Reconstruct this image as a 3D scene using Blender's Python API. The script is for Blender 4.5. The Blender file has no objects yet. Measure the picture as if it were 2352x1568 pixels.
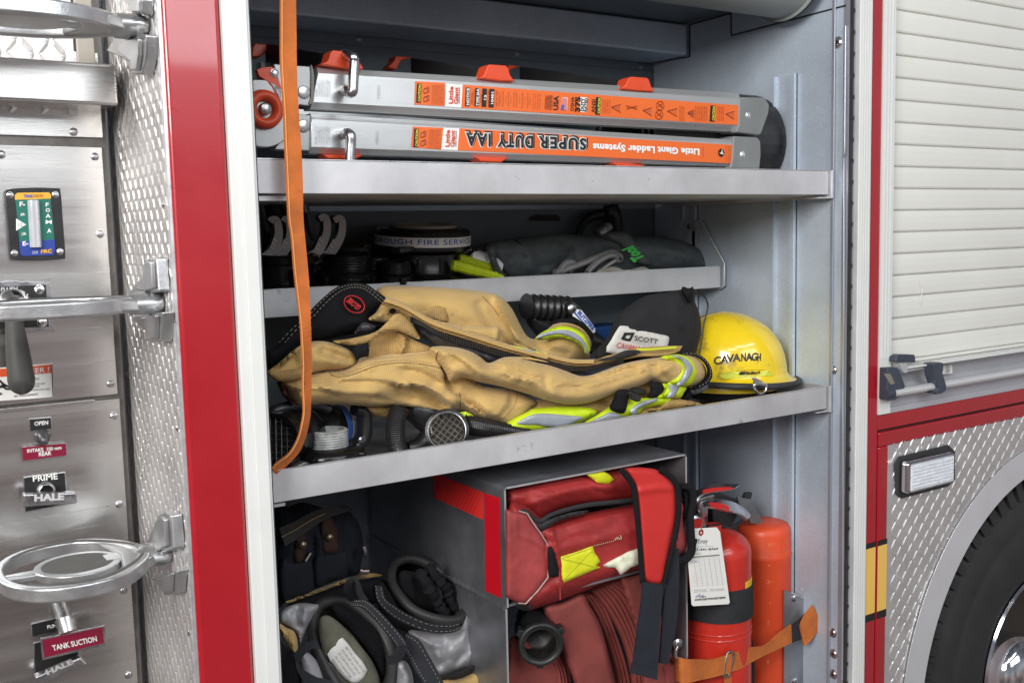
import bpy, bmesh, math, random
from mathutils import Vector, Matrix, noise
from mathutils.geometry import delaunay_2d_cdt
random.seed(7)
sc = bpy.context.scene
COL = sc.collection
# ------------------------------------------------------------------ camera
FPX = 2343.8
yaw, pit, rol = math.radians(33.4), math.radians(6.01), math.radians(-1.366)
fw = Vector((math.sin(yaw)*math.cos(pit), math.cos(yaw)*math.cos(pit), -math.sin(pit)))
rt = Vector((math.cos(yaw), -math.sin(yaw), 0)); up = rt.cross(fw)
R2 = rt*math.cos(rol)+up*math.sin(rol); U2 = up*math.cos(rol)-rt*math.sin(rol)
CAM = Vector((0, -1.45, 1.5))
cd = bpy.data.cameras.new('camera'); cam = bpy.data.objects.new('camera', cd); COL.objects.link(cam)
M = Matrix.Identity(4)
for i in range(3):
    M[i][0] = R2[i]; M[i][1] = U2[i]; M[i][2] = -fw[i]; M[i][3] = CAM[i]
cam.matrix_world = M
cd.sensor_width = 36; cd.lens = FPX/2352*36; cd.clip_start = .05; cd.clip_end = 100
cd.dof.use_dof = True; cd.dof.focus_distance = 2.0; cd.dof.aperture_fstop = 9
sc.camera = cam
# ------------------------------------------------------------------ world + lamps
w = bpy.data.worlds.new('World'); sc.world = w; w.use_nodes = True
nt = w.node_tree; nt.nodes.clear()
wo = nt.nodes.new('ShaderNodeOutputWorld'); bg = nt.nodes.new('ShaderNodeBackground')
tc = nt.nodes.new('ShaderNodeTexCoord'); sp = nt.nodes.new('ShaderNodeSeparateXYZ')
mr = nt.nodes.new('ShaderNodeMapRange'); mr.inputs[1].default_value = -1; mr.inputs[2].default_value = 1
cr = nt.nodes.new('ShaderNodeValToRGB')
els = cr.color_ramp.elements
els[0].position = 0; els[0].color = (.42, .38, .35, 1)
els[1].position = 1; els[1].color = (.22, .24, .27, 1)
for p_, c_ in ((.36, (.36, .32, .31, 1)), (.44, (.62, .49, .48, 1)), (.50, (.72, .66, .67, 1)), (.55, (.70, .76, .80, 1)), (.66, (.45, .5, .58, 1)), (.74, (.22, .24, .28, 1))):
    e = els.new(p_); e.color = c_
nz = nt.nodes.new('ShaderNodeTexNoise'); nz.inputs['Scale'].default_value = 3.0; nz.inputs['Detail'].default_value = 3
mp = nt.nodes.new('ShaderNodeMapping'); mp.inputs['Scale'].default_value = (1, 1, .5)
mx = nt.nodes.new('ShaderNodeMix'); mx.data_type = 'RGBA'; mx.blend_type = 'MULTIPLY'; mx.inputs[0].default_value = .7
cr2 = nt.nodes.new('ShaderNodeValToRGB'); cr2.color_ramp.elements[0].position = .38; cr2.color_ramp.elements[0].color = (.35, .33, .35, 1)
cr2.color_ramp.elements[1].position = .62; cr2.color_ramp.elements[1].color = (1.35, 1.35, 1.35, 1)
L_ = nt.links.new
L_(tc.outputs['Generated'], sp.inputs[0]); L_(sp.outputs[2], mr.inputs[0]); L_(mr.outputs[0], cr.inputs[0])
L_(tc.outputs['Generated'], mp.inputs[0]); L_(mp.outputs[0], nz.inputs['Vector']); L_(nz.outputs[0], cr2.inputs[0])
L_(cr.outputs[0], mx.inputs[6]); L_(cr2.outputs[0], mx.inputs[7]); L_(mx.outputs[2], bg.inputs[0])
bg.inputs[1].default_value = .49; L_(bg.outputs[0], wo.inputs[0])

def area(name, loc, tgt, sx, sy, power, col=(1, 1, 1)):
    l = bpy.data.lights.new(name, 'AREA'); l.shape = 'RECTANGLE'; l.size = sx; l.size_y = sy
    l.energy = power; l.color = col
    o = bpy.data.objects.new(name, l); COL.objects.link(o); o.location = loc
    o.rotation_euler = (Vector(tgt)-Vector(loc)).to_track_quat('-Z', 'Y').to_euler()
area('bay_door_light', (-2.4, -2.2, 2.75), (1.4, .2, 1.3), 1.5, 1.5, 165, (1, .97, .93))
area('window_light', (1.3, -4.0, 3.1), (1.2, 0, 1.3), 3.0, 1.4, 72, (.93, .97, 1))
for k_ in range(3):
    area('ceiling_lamp', (-.6+k_*1.3, -2.3, 3.4), (.8+k_*.3, 0, 1.3), 1.2, .12, 9, (1, 1, 1))
sc.view_settings.view_transform = 'Standard'; sc.view_settings.look = 'None'
sc.view_settings.exposure = 0; sc.view_settings.gamma = 1
try: sc.view_settings.use_curve_mapping = False
except Exception: pass
sc.render.engine = 'CYCLES'

# ------------------------------------------------------------------ geometry helpers
def P(x, y, X=None, Y=None, Z=None):
    d = fw*FPX+R2*(x-1176)+U2*(784-y)
    if X is not None: t = (X-CAM.x)/d.x
    elif Y is not None: t = (Y-CAM.y)/d.y
    else: t = (Z-CAM.z)/d.z
    return CAM+d*t
def crop(ox, oy, s): return lambda pts: [(ox+p[0]*s, oy+p[1]*s) for p in pts]
cA = crop(560, 0, .2976); cB = crop(1225, 0, .3274); cC = crop(560, 420, .253); cD = crop(1015, 434, .2976)
cE = crop(595, 630, .3125); cF = crop(1155, 630, .3274); cG = crop(595, 1078, .3125); cH = crop(980, 1015, .3528)
cI = crop(1540, 1050, .3305); cK = crop(1890, 770, .5088); c1 = crop(0, 0, .3349); c2 = crop(0, 525, .3349); c3 = crop(0, 1043, .3349)
cL = crop(1974, 770, .1607); cM = crop(1974, 980, .375); cN = crop(0, 1295, .1845)
cid = lambda p: list(p)

class MB:
    def __init__(s): s.v = []; s.f = []
    def add(s, vs, fs):
        b = len(s.v); s.v += [tuple(v) for v in vs]; s.f += [tuple(b+i for i in f) for f in fs]
    def build(s, name, mat, parent=None, smooth=False, bevel=0, seg=2, sub=0):
        me = bpy.data.meshes.new(name); me.from_pydata(s.v, [], s.f); me.update()
        bm = bmesh.new(); bm.from_mesh(me); bmesh.ops.recalc_face_normals(bm, faces=bm.faces); bm.to_mesh(me); bm.free()
        if smooth:
            for p in me.polygons: p.use_smooth = True
            me.set_sharp_from_angle(angle=math.radians(62))
        if mat: me.materials.append(mat)
        o = bpy.data.objects.new(name, me); COL.objects.link(o)
        if parent: o.parent = parent
        if bevel:
            m = o.modifiers.new('b', 'BEVEL'); m.width = bevel; m.segments = seg; m.limit_method = 'ANGLE'; m.angle_limit = math.radians(40)
            for p in me.polygons: p.use_smooth = True
            me.set_sharp_from_angle(angle=math.radians(28))
            try:
                m.harden_normals = True
            except Exception: pass
        if sub:
            m = o.modifiers.new('s', 'SUBSURF'); m.levels = sub; m.render_levels = sub
        return o
    def box(s, x0, x1, y0, y1, z0, z1):
        s.add([(x, y, z) for x in (x0, x1) for y in (y0, y1) for z in (z0, z1)],
              [(0, 1, 3, 2), (4, 6, 7, 5), (0, 4, 5, 1), (2, 3, 7, 6), (0, 2, 6, 4), (1, 5, 7, 3)]); return s
    def prism(s, pts, off):
        n = len(pts); off = Vector(off); a = [Vector(p) for p in pts]
        s.add(a+[p+off for p in a], [tuple(range(n))]+[tuple(range(2*n-1, n-1, -1))]+[(i, (i+1) % n, n+(i+1) % n, n+i) for i in range(n)]); return s
    def tube(s, pts, r, seg=12, smooth=0, flat=None, closed=False):
        pts = [Vector(p) for p in pts]
        rs = list(r) if isinstance(r, (list, tuple)) else [r]*len(pts)
        if smooth:
            pts, rs = cat(pts, rs, smooth, closed)
        n = len(pts); rings = []; prev = None
        for i, p in enumerate(pts):
            if closed: t = pts[(i+1) % n]-pts[i-1]
            else: t = pts[min(i+1, n-1)]-pts[max(i-1, 0)]
            t.normalize()
            if prev is None:
                a = Vector((0, 0, 1)) if abs(t.z) < .9 else Vector((0, 1, 0)); u = (a-t*a.dot(t)).normalized()
            else:
                u = (prev-t*prev.dot(t)).normalized()
            prev = u; v = t.cross(u)
            rings.append([p+(u*math.cos(2*math.pi*k/seg)+v*math.sin(2*math.pi*k/seg)*(flat or 1))*rs[i] for k in range(seg)])
        vs = [q for r_ in rings for q in r_]; fs = []
        for i in range(n if closed else n-1):
            for k in range(seg):
                fs.append((i*seg+k, i*seg+(k+1) % seg, ((i+1) % n)*seg+(k+1) % seg, ((i+1) % n)*seg+k))
        if not closed: fs += [tuple(range(seg-1, -1, -1)), tuple((n-1)*seg+k for k in range(seg))]
        s.add(vs, fs); return s
    def ribbon(s, L, R, th=.0015, smooth=4):
        L = [Vector(p) for p in L]; R = [Vector(p) for p in R]
        if smooth: L, _ = cat(L, [0]*len(L), smooth); R, _ = cat(R, [0]*len(R), smooth)
        n = len(L); vs = []
        for i in range(n):
            t = (L[min(i+1, n-1)]-L[max(i-1, 0)]); nn = t.cross(R[i]-L[i])
            if nn.length < 1e-9: nn = Vector((0, 1, 0))
            nn = nn.normalized()*th
            vs += [L[i]-nn, R[i]-nn, R[i]+nn, L[i]+nn]
        fs = [(0, 1, 2, 3), tuple((n-1)*4+k for k in (3, 2, 1, 0))]
        for i in range(n-1):
            for k in range(4): fs.append((i*4+k, i*4+(k+1) % 4, (i+1)*4+(k+1) % 4, (i+1)*4+k))
        s.add(vs, fs); return s
    def lathe(s, prof, org, axis=(0, 0, 1), seg=40, ref=None, sx=1):
        org = Vector(org); ax = Vector(axis).normalized()
        a = Vector((0, 0, 1)) if abs(ax.z) < .9 else Vector((1, 0, 0)); u = (a-ax*a.dot(ax)).normalized(); v = ax.cross(u)
        vs = []; fs = []; n = len(prof)
        for r, h in prof:
            for k in range(seg):
                t = 2*math.pi*k/seg; vs.append(org+ax*h+(u*math.cos(t)+v*math.sin(t)*sx)*max(r, 1e-5))
        for i in range(n-1):
            for k in range(seg): fs.append((i*seg+k, i*seg+(k+1) % seg, (i+1)*seg+(k+1) % seg, (i+1)*seg+k))
        s.add(vs, fs); return s

def cat(pts, rs, k, closed=False):
    out = []; ro = []; n = len(pts)
    for i in range(n if closed else n-1):
        if closed: a, b, c, d = pts[i-1], pts[i], pts[(i+1) % n], pts[(i+2) % n]; r0, r1 = rs[i], rs[(i+1) % n]
        else: a, b, c, d = pts[max(i-1, 0)], pts[i], pts[i+1], pts[min(i+2, n-1)]; r0, r1 = rs[i], rs[i+1]
        for j in range(k):
            t = j/k
            out.append(.5*((2*b)+(c-a)*t+(2*a-5*b+4*c-d)*t*t+(3*b-a-3*c+d)*t**3)); ro.append(r0+(r1-r0)*t)
    if not closed: out.append(pts[-1]); ro.append(rs[-1])
    return out, ro
def sm2(pts, k=4, closed=True):
    v = [Vector((p[0], p[1], 0)) for p in pts]; o, _ = cat(v, [0]*len(v), k, closed); return [(p.x, p.y) for p in o]
def segd(p, a, b):
    ax, ay = a; bx, by = b; dx, dy = bx-ax, by-ay; L = dx*dx+dy*dy
    t = 0 if L == 0 else max(0, min(1, ((p[0]-ax)*dx+(p[1]-ay)*dy)/L))
    return math.hypot(p[0]-ax-t*dx, p[1]-ay-t*dy)
def inside(p, poly):
    c = False; j = len(poly)-1
    for i in range(len(poly)):
        a, b = poly[i], poly[j]
        if (a[1] > p[1]) != (b[1] > p[1]) and p[0] < (b[0]-a[0])*(p[1]-a[1])/(b[1]-a[1])+a[0]: c = not c
        j = i
    return c
def pillow(name, mat, parent, outline, Y, T, R=30, g=7, folds=(), cv=cid, smooth=4, nz=0, nzs=40, back=.6, wr=0, wrs=(75, 24), wra=.25):
    """closed soft body: the traced outline put at its own depth Y (a number or f(x,y)), inflated T metres
    towards the front over a rim of R, with folds (polyline, width, height); its back is closed behind"""
    ol = cv(outline)
    if smooth: ol = sm2(ol, smooth)
    # resample the boundary
    bd = []
    for i in range(len(ol)):
        a, b = ol[i], ol[(i+1) % len(ol)]; d = math.dist(a, b); k = max(1, int(round(d/g)))
        for j in range(k): bd.append((a[0]+(b[0]-a[0])*j/k, a[1]+(b[1]-a[1])*j/k))
    q = []
    for p in bd:
        if not q or math.dist(p, q[-1]) > g*.35: q.append(p)
    if math.dist(q[0], q[-1]) < g*.35: q.pop()
    bd = q; nb = len(bd)
    x0 = min(p[0] for p in bd); x1 = max(p[0] for p in bd); y0 = min(p[1] for p in bd); y1 = max(p[1] for p in bd)
    pts = [Vector(p) for p in bd]; row = 0; y = y0+g*.4
    def ed(p): return min(segd(p, bd[i], bd[(i+1) % nb]) for i in range(nb))
    while y < y1:
        x = x0+(g*.5 if row % 2 else 0)
        while x < x1:
            if inside((x, y), bd) and ed((x, y)) > g*.45: pts.append(Vector((x, y)))
            x += g
        y += g*.87; row += 1
    r = delaunay_2d_cdt(pts, [(i, (i+1) % nb) for i in range(nb)], [], 1, 1e-4)
    vs, fs = r[0], r[2]
    fs = [f for f in fs if inside((sum(vs[i][0] for i in f)/len(f), sum(vs[i][1] for i in f)/len(f)), bd)]
    FD = [(cv(f[0]),)+tuple(f[1:]) for f in folds]
    fr = []; bk = []; ise = []
    for v in vs:
        p = (v[0], v[1]); d = ed(p); t = min(d/R, 1); h = T*math.sqrt(max(0, 1-(1-t)**2)); k = min(1, d/(R*.5))
        dz = 0
        for fdd in FD:
            pl, wd, am = fdd[:3]
            if len(fdd) > 3:      # a crease: full height on one side of the line, falling off away from it
                m, sg = min((segd(p, pl[i], pl[i+1]), (pl[i+1][0]-pl[i][0])*(p[1]-pl[i][1])-(pl[i+1][1]-pl[i][1])*(p[0]-pl[i][0])) for i in range(len(pl)-1))
                dz += am*math.exp(-(m/(wd if sg*fdd[3] > 0 else wd*.16))**2)
                continue
            m = min(segd(p, pl[i], pl[i+1]) for i in range(len(pl)-1)) if len(pl) > 1 else math.dist(p, pl[0])
            dz += am*math.exp(-(m/wd)**2)
        if nz: dz += nz*noise.fractal(Vector((p[0]/nzs, p[1]/nzs, len(name)*3.7)), 1, 2, 3)
        if wr:
            cu, su = math.cos(wra), math.sin(wra); uu = (p[0]*cu+p[1]*su)/wrs[0]; vv = (-p[0]*su+p[1]*cu)/wrs[1]
            n1 = noise.noise(Vector((uu, vv, len(outline)*.7))); n2 = noise.noise(Vector((uu*2.1+9, vv*2.3, len(outline)*1.3)))
            dz -= wr*(max(0, 1-abs(n1)*4.2)**1.6+.5*max(0, 1-abs(n2)*4)**1.6)
        yb = Y(*p) if callable(Y) else Y
        fr.append(P(p[0], p[1], Y=yb-h-dz*k)); bk.append(P(p[0], p[1], Y=yb+back*h+.0015)); ise.append(d < 1e-3)
    n = len(vs); F = [tuple(f) for f in fs]+[tuple(n+i for i in reversed(f)) for f in fs]
    cnt = {}
    for f in fs:
        for i in range(len(f)):
            a, b = f[i], f[(i+1) % len(f)]
            cnt[(a, b)] = 1
    for (a, b) in list(cnt):
        if (b, a) not in cnt: F.append((b, a, n+a, n+b))
    mb = MB(); mb.v = [tuple(v) for v in fr+bk]; mb.f = F
    return mb.build(name, mat, parent, smooth=True)
def sheet(name, mat, parent, outline, f3, th=.0008, cv=cid, smooth=0):
    """thin flat patch (print, tape, plate) on the plane given by f3(x,y)->point"""
    ol = cv(outline)
    if smooth: ol = sm2(ol, smooth)
    a = [f3(*p) for p in ol]
    n = Vector((0, 0, 0))
    for i in range(len(a)):
        n += (a[i]-a[0]).cross(a[(i+1) % len(a)]-a[0])
    n.normalize()
    if n.dot(CAM-a[0]) < 0: n = -n
    return MB().prism([p for p in a], n*th).build(name, mat, parent)
_tx = {}
def glyphs(body, bold=0.0, sp=1.0):
    k = (body, bold, sp)
    if k not in _tx:
        c = bpy.data.curves.new('t', 'FONT'); c.body = body; c.offset = bold; c.resolution_u = 3; c.space_character = sp
        c.fill_mode = 'FRONT'
        o = bpy.data.objects.new('t', c); COL.objects.link(o)
        bpy.context.view_layer.update()
        dg = bpy.context.evaluated_depsgraph_get(); me = bpy.data.meshes.new_from_object(o.evaluated_get(dg))
        vs = [v.co.copy() for v in me.vertices]; fs = [tuple(p.vertices) for p in me.polygons]
        COL.objects.unlink(o); bpy.data.objects.remove(o); bpy.data.curves.remove(c); bpy.data.meshes.remove(me)
        if bold:
            g0 = glyphs(body, 0.0, sp); x0, x1, y0, y1 = _tx[(body, 0.0, sp)][2]
        else: x0 = min(v.x for v in vs); x1 = max(v.x for v in vs); y0 = min(v.y for v in vs); y1 = max(v.y for v in vs)
        _tx[k] = ([((v.x-x0)/(x1-x0), (v.y-y0)/(y1-y0)) for v in vs], fs, (x0, x1, y0, y1))
    return _tx[k][:2]
def txt3(body, fn, mat, parent, bold=0, sp=1, name='lettering', mb=None):
    uv, fs = glyphs(body, bold, sp)
    m = mb or MB(); m.add([fn(u, v) for u, v in uv], fs)
    if mb is None: return m.build(name, mat, parent)
def txt(body, BL, BR, TL, pl, mat, parent, bold=0, sp=1, cv=cid, off=.0012, name='lettering', mb=None):
    """letters laid on the real plane pl (dict X=/Y=/Z=, or a function of px), between three corners read in the letters' own sense"""
    f = pl if callable(pl) else (lambda x, y: P(x, y, **pl))
    bl, br, tl = cv([BL, BR, TL]); bl, br, tl = f(*bl), f(*br), f(*tl)
    a, b = br-bl, tl-bl; n = a.cross(b).normalized()
    if n.dot(CAM-bl) < 0: n = -n
    return txt3(body, lambda u, v: bl+a*u+b*v+n*off, mat, parent, bold, sp, name, mb)
def tag(o, label=None, cat=None, group=None, kind=None):
    if label: o['label'] = label
    if cat: o['category'] = cat
    if group: o['group'] = group
    if kind: o['kind'] = kind
    return o
def thing(name, loc, label, cat, group=None):
    o = bpy.data.objects.new(name, None); COL.objects.link(o); o.empty_display_size = .05
    o['_at'] = 0; del o['_at']
    tag(o, label, cat, group); return o

# ------------------------------------------------------------------ materials
MT = {}
def mat(name, col, rough=.5, metal=0, coat=0, var=.0, vs=20, bump=0, bs=200, speck=0, streak=None, spec=.5, emit=None, dirt=None, trans=0, bstretch=None, sheen=0):
    m = bpy.data.materials.new(name); m.use_nodes = True; t = m.node_tree; b = t.nodes['Principled BSDF']; l = t.links.new
    b.inputs['Base Color'].default_value = (*col, 1); b.inputs['Roughness'].default_value = rough; b.inputs['Metallic'].default_value = metal
    b.inputs['Coat Weight'].default_value = coat; b.inputs['Coat Roughness'].default_value = .06
    b.inputs['Specular IOR Level'].default_value = spec
    if trans: b.inputs['Transmission Weight'].default_value = trans
    if sheen: b.inputs['Sheen Weight'].default_value = sheen
    if emit: b.inputs['Emission Color'].default_value = (*emit, 1); b.inputs['Emission Strength'].default_value = 1
    co = t.nodes.new('ShaderNodeTexCoord'); cur = None
    def nzn(scale, detail=4, stretch=None, rough_=.6):
        n = t.nodes.new('ShaderNodeTexNoise'); n.inputs['Scale'].default_value = scale; n.inputs['Detail'].default_value = detail; n.inputs['Roughness'].default_value = rough_
        if stretch:
            mpn = t.nodes.new('ShaderNodeMapping'); mpn.inputs['Scale'].default_value = stretch
            l(co.outputs['Object'], mpn.inputs[0]); l(mpn.outputs[0], n.inputs['Vector'])
        else: l(co.outputs['Object'], n.inputs['Vector'])
        return n
    def ramp(n, p0, c0, p1, c1):
        r = t.nodes.new('ShaderNodeValToRGB'); r.color_ramp.elements[0].position = p0; r.color_ramp.elements[1].position = p1
        r.color_ramp.elements[0].color = (*c0, 1); r.color_ramp.elements[1].color = (*c1, 1); l(n.outputs[0], r.inputs[0]); return r
    def mixc(a, bcol, fac, mode='MIX'):
        x = t.nodes.new('ShaderNodeMix'); x.data_type = 'RGBA'; x.blend_type = mode
        if a is None: x.inputs[6].default_value = (*col, 1)
        else: l(a, x.inputs[6])
        if isinstance(bcol, tuple): x.inputs[7].default_value = (*bcol, 1)
        else: l(bcol, x.inputs[7])
        if isinstance(fac, float): x.inputs[0].default_value = fac
        else: l(fac, x.inputs[0])
        return x.outputs[2]
    if var:
        n = nzn(vs, 5, streak); r = ramp(n, .3, (1-var,)*3, .7, (1+var*.6,)*3); cur = mixc(cur, r.outputs[0], 1.0, 'MULTIPLY')
        rr = t.nodes.new('ShaderNodeMapRange'); rr.inputs[1].default_value = .3; rr.inputs[2].default_value = .7
        rr.inputs[3].default_value = max(.02, rough-.06); rr.inputs[4].default_value = min(1, rough+.10); l(n.outputs[0], rr.inputs[0]); l(rr.outputs[0], b.inputs['Roughness'])
    if speck:
        n = nzn(420, 2); r = ramp(n, .35, (1-speck,)*3, .68, (1+speck*1.2,)*3); cur = mixc(cur, r.outputs[0], 1.0, 'MULTIPLY')
        n = nzn(160, 2); r = ramp(n, .70, (0, 0, 0), .76, (1, 1, 1)); cur = mixc(cur, tuple(min(1, c*1.45) for c in col), r.outputs[0])
    if dirt:   # (colour, amount threshold, scale)
        n = nzn(dirt[2], 8, None, .72); r = ramp(n, dirt[1], (0, 0, 0), dirt[1]+.09, (1, 1, 1)); cur = mixc(cur, dirt[0], r.outputs[0])
    if cur is not None: l(cur, b.inputs['Base Color'])
    if bump:
        n = nzn(bs, 3, bstretch); bp = t.nodes.new('ShaderNodeBump'); bp.inputs['Strength'].default_value = bump; bp.inputs['Distance'].default_value = .002
        l(n.outputs[0], bp.inputs['Height']); l(bp.outputs[0], b.inputs['Normal'])
    MT[name] = m; return m
def weave(m, scale, strength=.5, dark=.75, dist=.0006, axes=('X', 'Z')):
    t = m.node_tree; b = t.nodes['Principled BSDF']; l = t.links.new
    co = t.nodes.new('ShaderNodeTexCoord'); ws = []
    for ax in axes:
        q = t.nodes.new('ShaderNodeTexWave'); q.wave_type = 'BANDS'; q.bands_direction = ax; q.inputs['Scale'].default_value = scale
        q.inputs['Distortion'].default_value = .6; q.inputs['Detail Scale'].default_value = .3; l(co.outputs['Object'], q.inputs[0]); ws.append(q.outputs[1])
    if len(ws) == 2:
        mm = t.nodes.new('ShaderNodeMath'); mm.operation = 'MULTIPLY'; l(ws[0], mm.inputs[0]); l(ws[1], mm.inputs[1]); h = mm.outputs[0]
    else: h = ws[0]
    bp = t.nodes.new('ShaderNodeBump'); bp.inputs['Strength'].default_value = strength; bp.inputs['Distance'].default_value = dist
    old = b.inputs['Normal'].links
    if old: l(old[0].from_socket, bp.inputs['Normal'])
    l(h, bp.inputs['Height']); l(bp.outputs[0], b.inputs['Normal'])
    r = t.nodes.new('ShaderNodeMapRange'); r.inputs[3].default_value = dark; r.inputs[4].default_value = 1.12; l(h, r.inputs[0])
    x = t.nodes.new('ShaderNodeMix'); x.data_type = 'RGBA'; x.blend_type = 'MULTIPLY'; x.inputs[0].default_value = 1
    if b.inputs['Base Color'].links: l(b.inputs['Base Color'].links[0].from_socket, x.inputs[6])
    else: x.inputs[6].default_value = b.inputs['Base Color'].default_value
    l(r.outputs[0], x.inputs[7]); l(x.outputs[2], b.inputs['Base Color']); return m
red = mat('red_paint', (.38, .006, .014), .25, 0, .9, var=.06, vs=6, dirt=((.5, .03, .03), .80, 30))
white = mat('white_frame', (.73, .745, .725), .35, var=.03, vs=8)
slatm = mat('shutter_white', (.79, .79, .74), .38, var=.03, vs=5, dirt=((.42, .41, .36), .74, 14))
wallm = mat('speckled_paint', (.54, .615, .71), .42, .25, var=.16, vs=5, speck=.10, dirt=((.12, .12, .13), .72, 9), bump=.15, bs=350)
wallb = mat('speckled_paint_shaded', (.15, .178, .205), .45, .25, var=.10, vs=5, speck=.10, dirt=((.08, .08, .09), .72, 9), bump=.15, bs=350)  # same paint as the right wall, with the locker's shade put into the colour
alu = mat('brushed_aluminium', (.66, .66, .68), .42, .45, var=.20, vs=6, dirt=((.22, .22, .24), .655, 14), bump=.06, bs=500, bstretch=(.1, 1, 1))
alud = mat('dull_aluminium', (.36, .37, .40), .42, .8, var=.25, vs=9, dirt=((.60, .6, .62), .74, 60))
edgem = mat('bare_edge', (.85, .86, .88), .3, .8, var=.1, vs=30)
steel = mat('stainless_panel', (.74, .72, .70), .24, 1, var=.08, vs=4, streak=(.15, 1, 6), bump=.03, bs=900, bstretch=(.05, 1, 1))
steeld = mat('panel_edge', (.20, .19, .18), .5, .7, var=.4, vs=30)
plate = mat('tread_plate', (.70, .685, .68), .30, .62, var=.12, vs=12, bump=.05, bs=120)
cast = mat('cast_aluminium', (.58, .59, .60), .34, .9, var=.12, vs=25, bump=.15, bs=260)
castd = mat('cast_recess', (.13, .13, .125), .75, .2, var=.2, vs=60, bump=.4, bs=500)
chrome = mat('chrome', (.80, .80, .82), .10, 1, bump=.04, bs=90)
chromed = mat('worn_chrome', (.55, .55, .57), .27, 1, var=.2, vs=40, bump=.1, bs=150)
black = mat('black_plastic', (.018, .018, .02), .32, var=.2, vs=30, bump=.06, bs=200)
blackm = mat('black_matte', (.022, .022, .024), .7, var=.25, vs=30, bump=.1, bs=300)
hard = mat('hard_coat_black', (.013, .013, .014), .22, .3, var=.3, vs=30, bump=.05, bs=120, dirt=((.10, .10, .10), .76, 60))
rubber = mat('rubber', (.035, .035, .038), .6, var=.3, vs=14, bump=.15, bs=120, dirt=((.10, .10, .105), .68, 20))
tyrem = mat('tyre_rubber', (.024, .024, .025), .62, var=.25, vs=10, bump=.1, bs=80)
cloth_b = weave(mat('black_cloth', (.012, .012, .015), .9, var=.3, vs=20, bump=.3, bs=300, spec=.25), 260, .4, .7)
navy = weave(mat('navy_webbing', (.018, .022, .035), .8, var=.3, vs=30), 300, .5, .6, axes=('Z',))
tan = weave(mat('tan_turnout_cloth', (.68, .45, .160), .85, var=.10, vs=14, bump=.25, bs=60, sheen=.2), 80, .6, .80, dist=.0010)
tanf = weave(mat('tan_hem_cloth', (.58, .37, .135), .88, var=.2, vs=40, bump=.5, bs=160), 80, .8, .68, dist=.0012)
lime = mat('lime_trim', (.62, .80, .02), .5, var=.10, vs=25, bump=.1, bs=60)
silverr = mat('silver_trim', (.42, .46, .52), .35, .3, var=.06, vs=25, bump=.08, bs=60)
liner = mat('shiny_liner', (.05, .05, .06), .28, var=.3, vs=20, bump=.8, bs=60)
orange = weave(mat('orange_webbing', (.62, .165, .03), .75, var=.28, vs=22, bump=.3, bs=200, dirt=((.42, .10, .03), .66, 25)), 300, .5, .78, axes=('Z',))
sticker = mat('orange_sticker', (.82, .155, .028), .38, var=.03, vs=8)
ladred = mat('red_plastic', (.72, .075, .022), .38, var=.08, vs=20, bump=.05, bs=100)
ladal = mat('ladder_aluminium', (.66, .67, .67), .30, .75, var=.10, vs=9, streak=(.2, 1, 4), bump=.04, bs=600, bstretch=(.05, 1, 1), dirt=((.3, .3, .3), .76, 20))
ladgr = mat('grey_end_cap', (.21, .22, .22), .5, var=.15, vs=15, dirt=((.35, .35, .35), .72, 60))
inkb = mat('ink_black', (.012, .012, .012), .5); inkw = mat('ink_white', (.85, .85, .83), .5); inky = mat('ink_yellow', (.85, .75, .03), .5)
inkr = mat('ink_red', (.60, .02, .02), .5); inkbl = mat('ink_blue', (.05, .12, .45), .5); inkg = mat('ink_grey', (.25, .25, .25), .5)
inkdo = mat('ink_brown', (.30, .05, .01), .5)
yell = mat('helmet_yellow', (.86, .62, .015), .16, coat=.6, var=.06, vs=8, dirt=((.36, .26, .06), .57, 13))
yelg = mat('lime_plastic', (.50, .62, .01), .45, var=.15, vs=30)
paper = mat('paper', (.83, .82, .78), .6, var=.03, vs=20)
maroon = mat('maroon_label', (.22, .008, .035), .35)
extr = mat('extinguisher_red', (.56, .028, .016), .30, coat=.35, var=.1, vs=12, dirt=((.05, .03, .03), .735, 26))
canor = mat('orange_plastic', (.72, .075, .022), .42, var=.12, vs=10, bump=.1, bs=60, dirt=((.8, .2, .08), .74, 90))
bagr = mat('red_vinyl', (.36, .026, .026), .58, var=.3, vs=14, bump=.12, bs=22, dirt=((.10, .02, .03), .60, 16))
bagr2 = mat('red_vinyl_worn', (.36, .05, .05), .6, var=.35, vs=16, bump=.12, bs=30, dirt=((.52, .25, .24), .69, 34))
strapr = mat('red_strap_vinyl', (.60, .03, .025), .45, var=.08, vs=8, bump=.2, bs=60)
hosem = weave(mat('red_rubber_hose', (.30, .062, .052), .7, var=.25, vs=14, dirt=((.11, .04, .04), .64, 24)), 170, .5, .78, dist=.0015, axes=('X',))
silf = mat('silver_liner_cloth', (.46, .46, .48), .5, .1, var=.10, vs=16, bump=.25, bs=70)
greybag = mat('grey_nylon', (.075, .090, .096), .62, var=.25, vs=12, bump=.5, bs=28)
olive = mat('olive_lining', (.15, .15, .11), .85, var=.25, vs=20, bump=.4, bs=80)
brown = weave(mat('brown_webbing', (.07, .035, .025), .8, var=.3, vs=30), 240, .5, .6, axes=('Z',))
tapr = mat('red_reflective', (.80, .035, .03), .3, var=.05, vs=10)
tapr2 = mat('red_tape', (.62, .008, .02), .3, var=.04, vs=10)
gold = mat('yellow_stripe', (.86, .53, .12), .35); teal = mat('teal_print', (.01, .15, .11), .4); blue = mat('blue_print', (.02, .05, .30), .4)
amber = mat('amber_print', (.80, .42, .04), .4); glassm = mat('clear_lens', (.82, .85, .90), .18, 0, var=.15, vs=60, bump=1.0, bs=120, bstretch=(.2, 1, 3), spec=.8)
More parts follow.
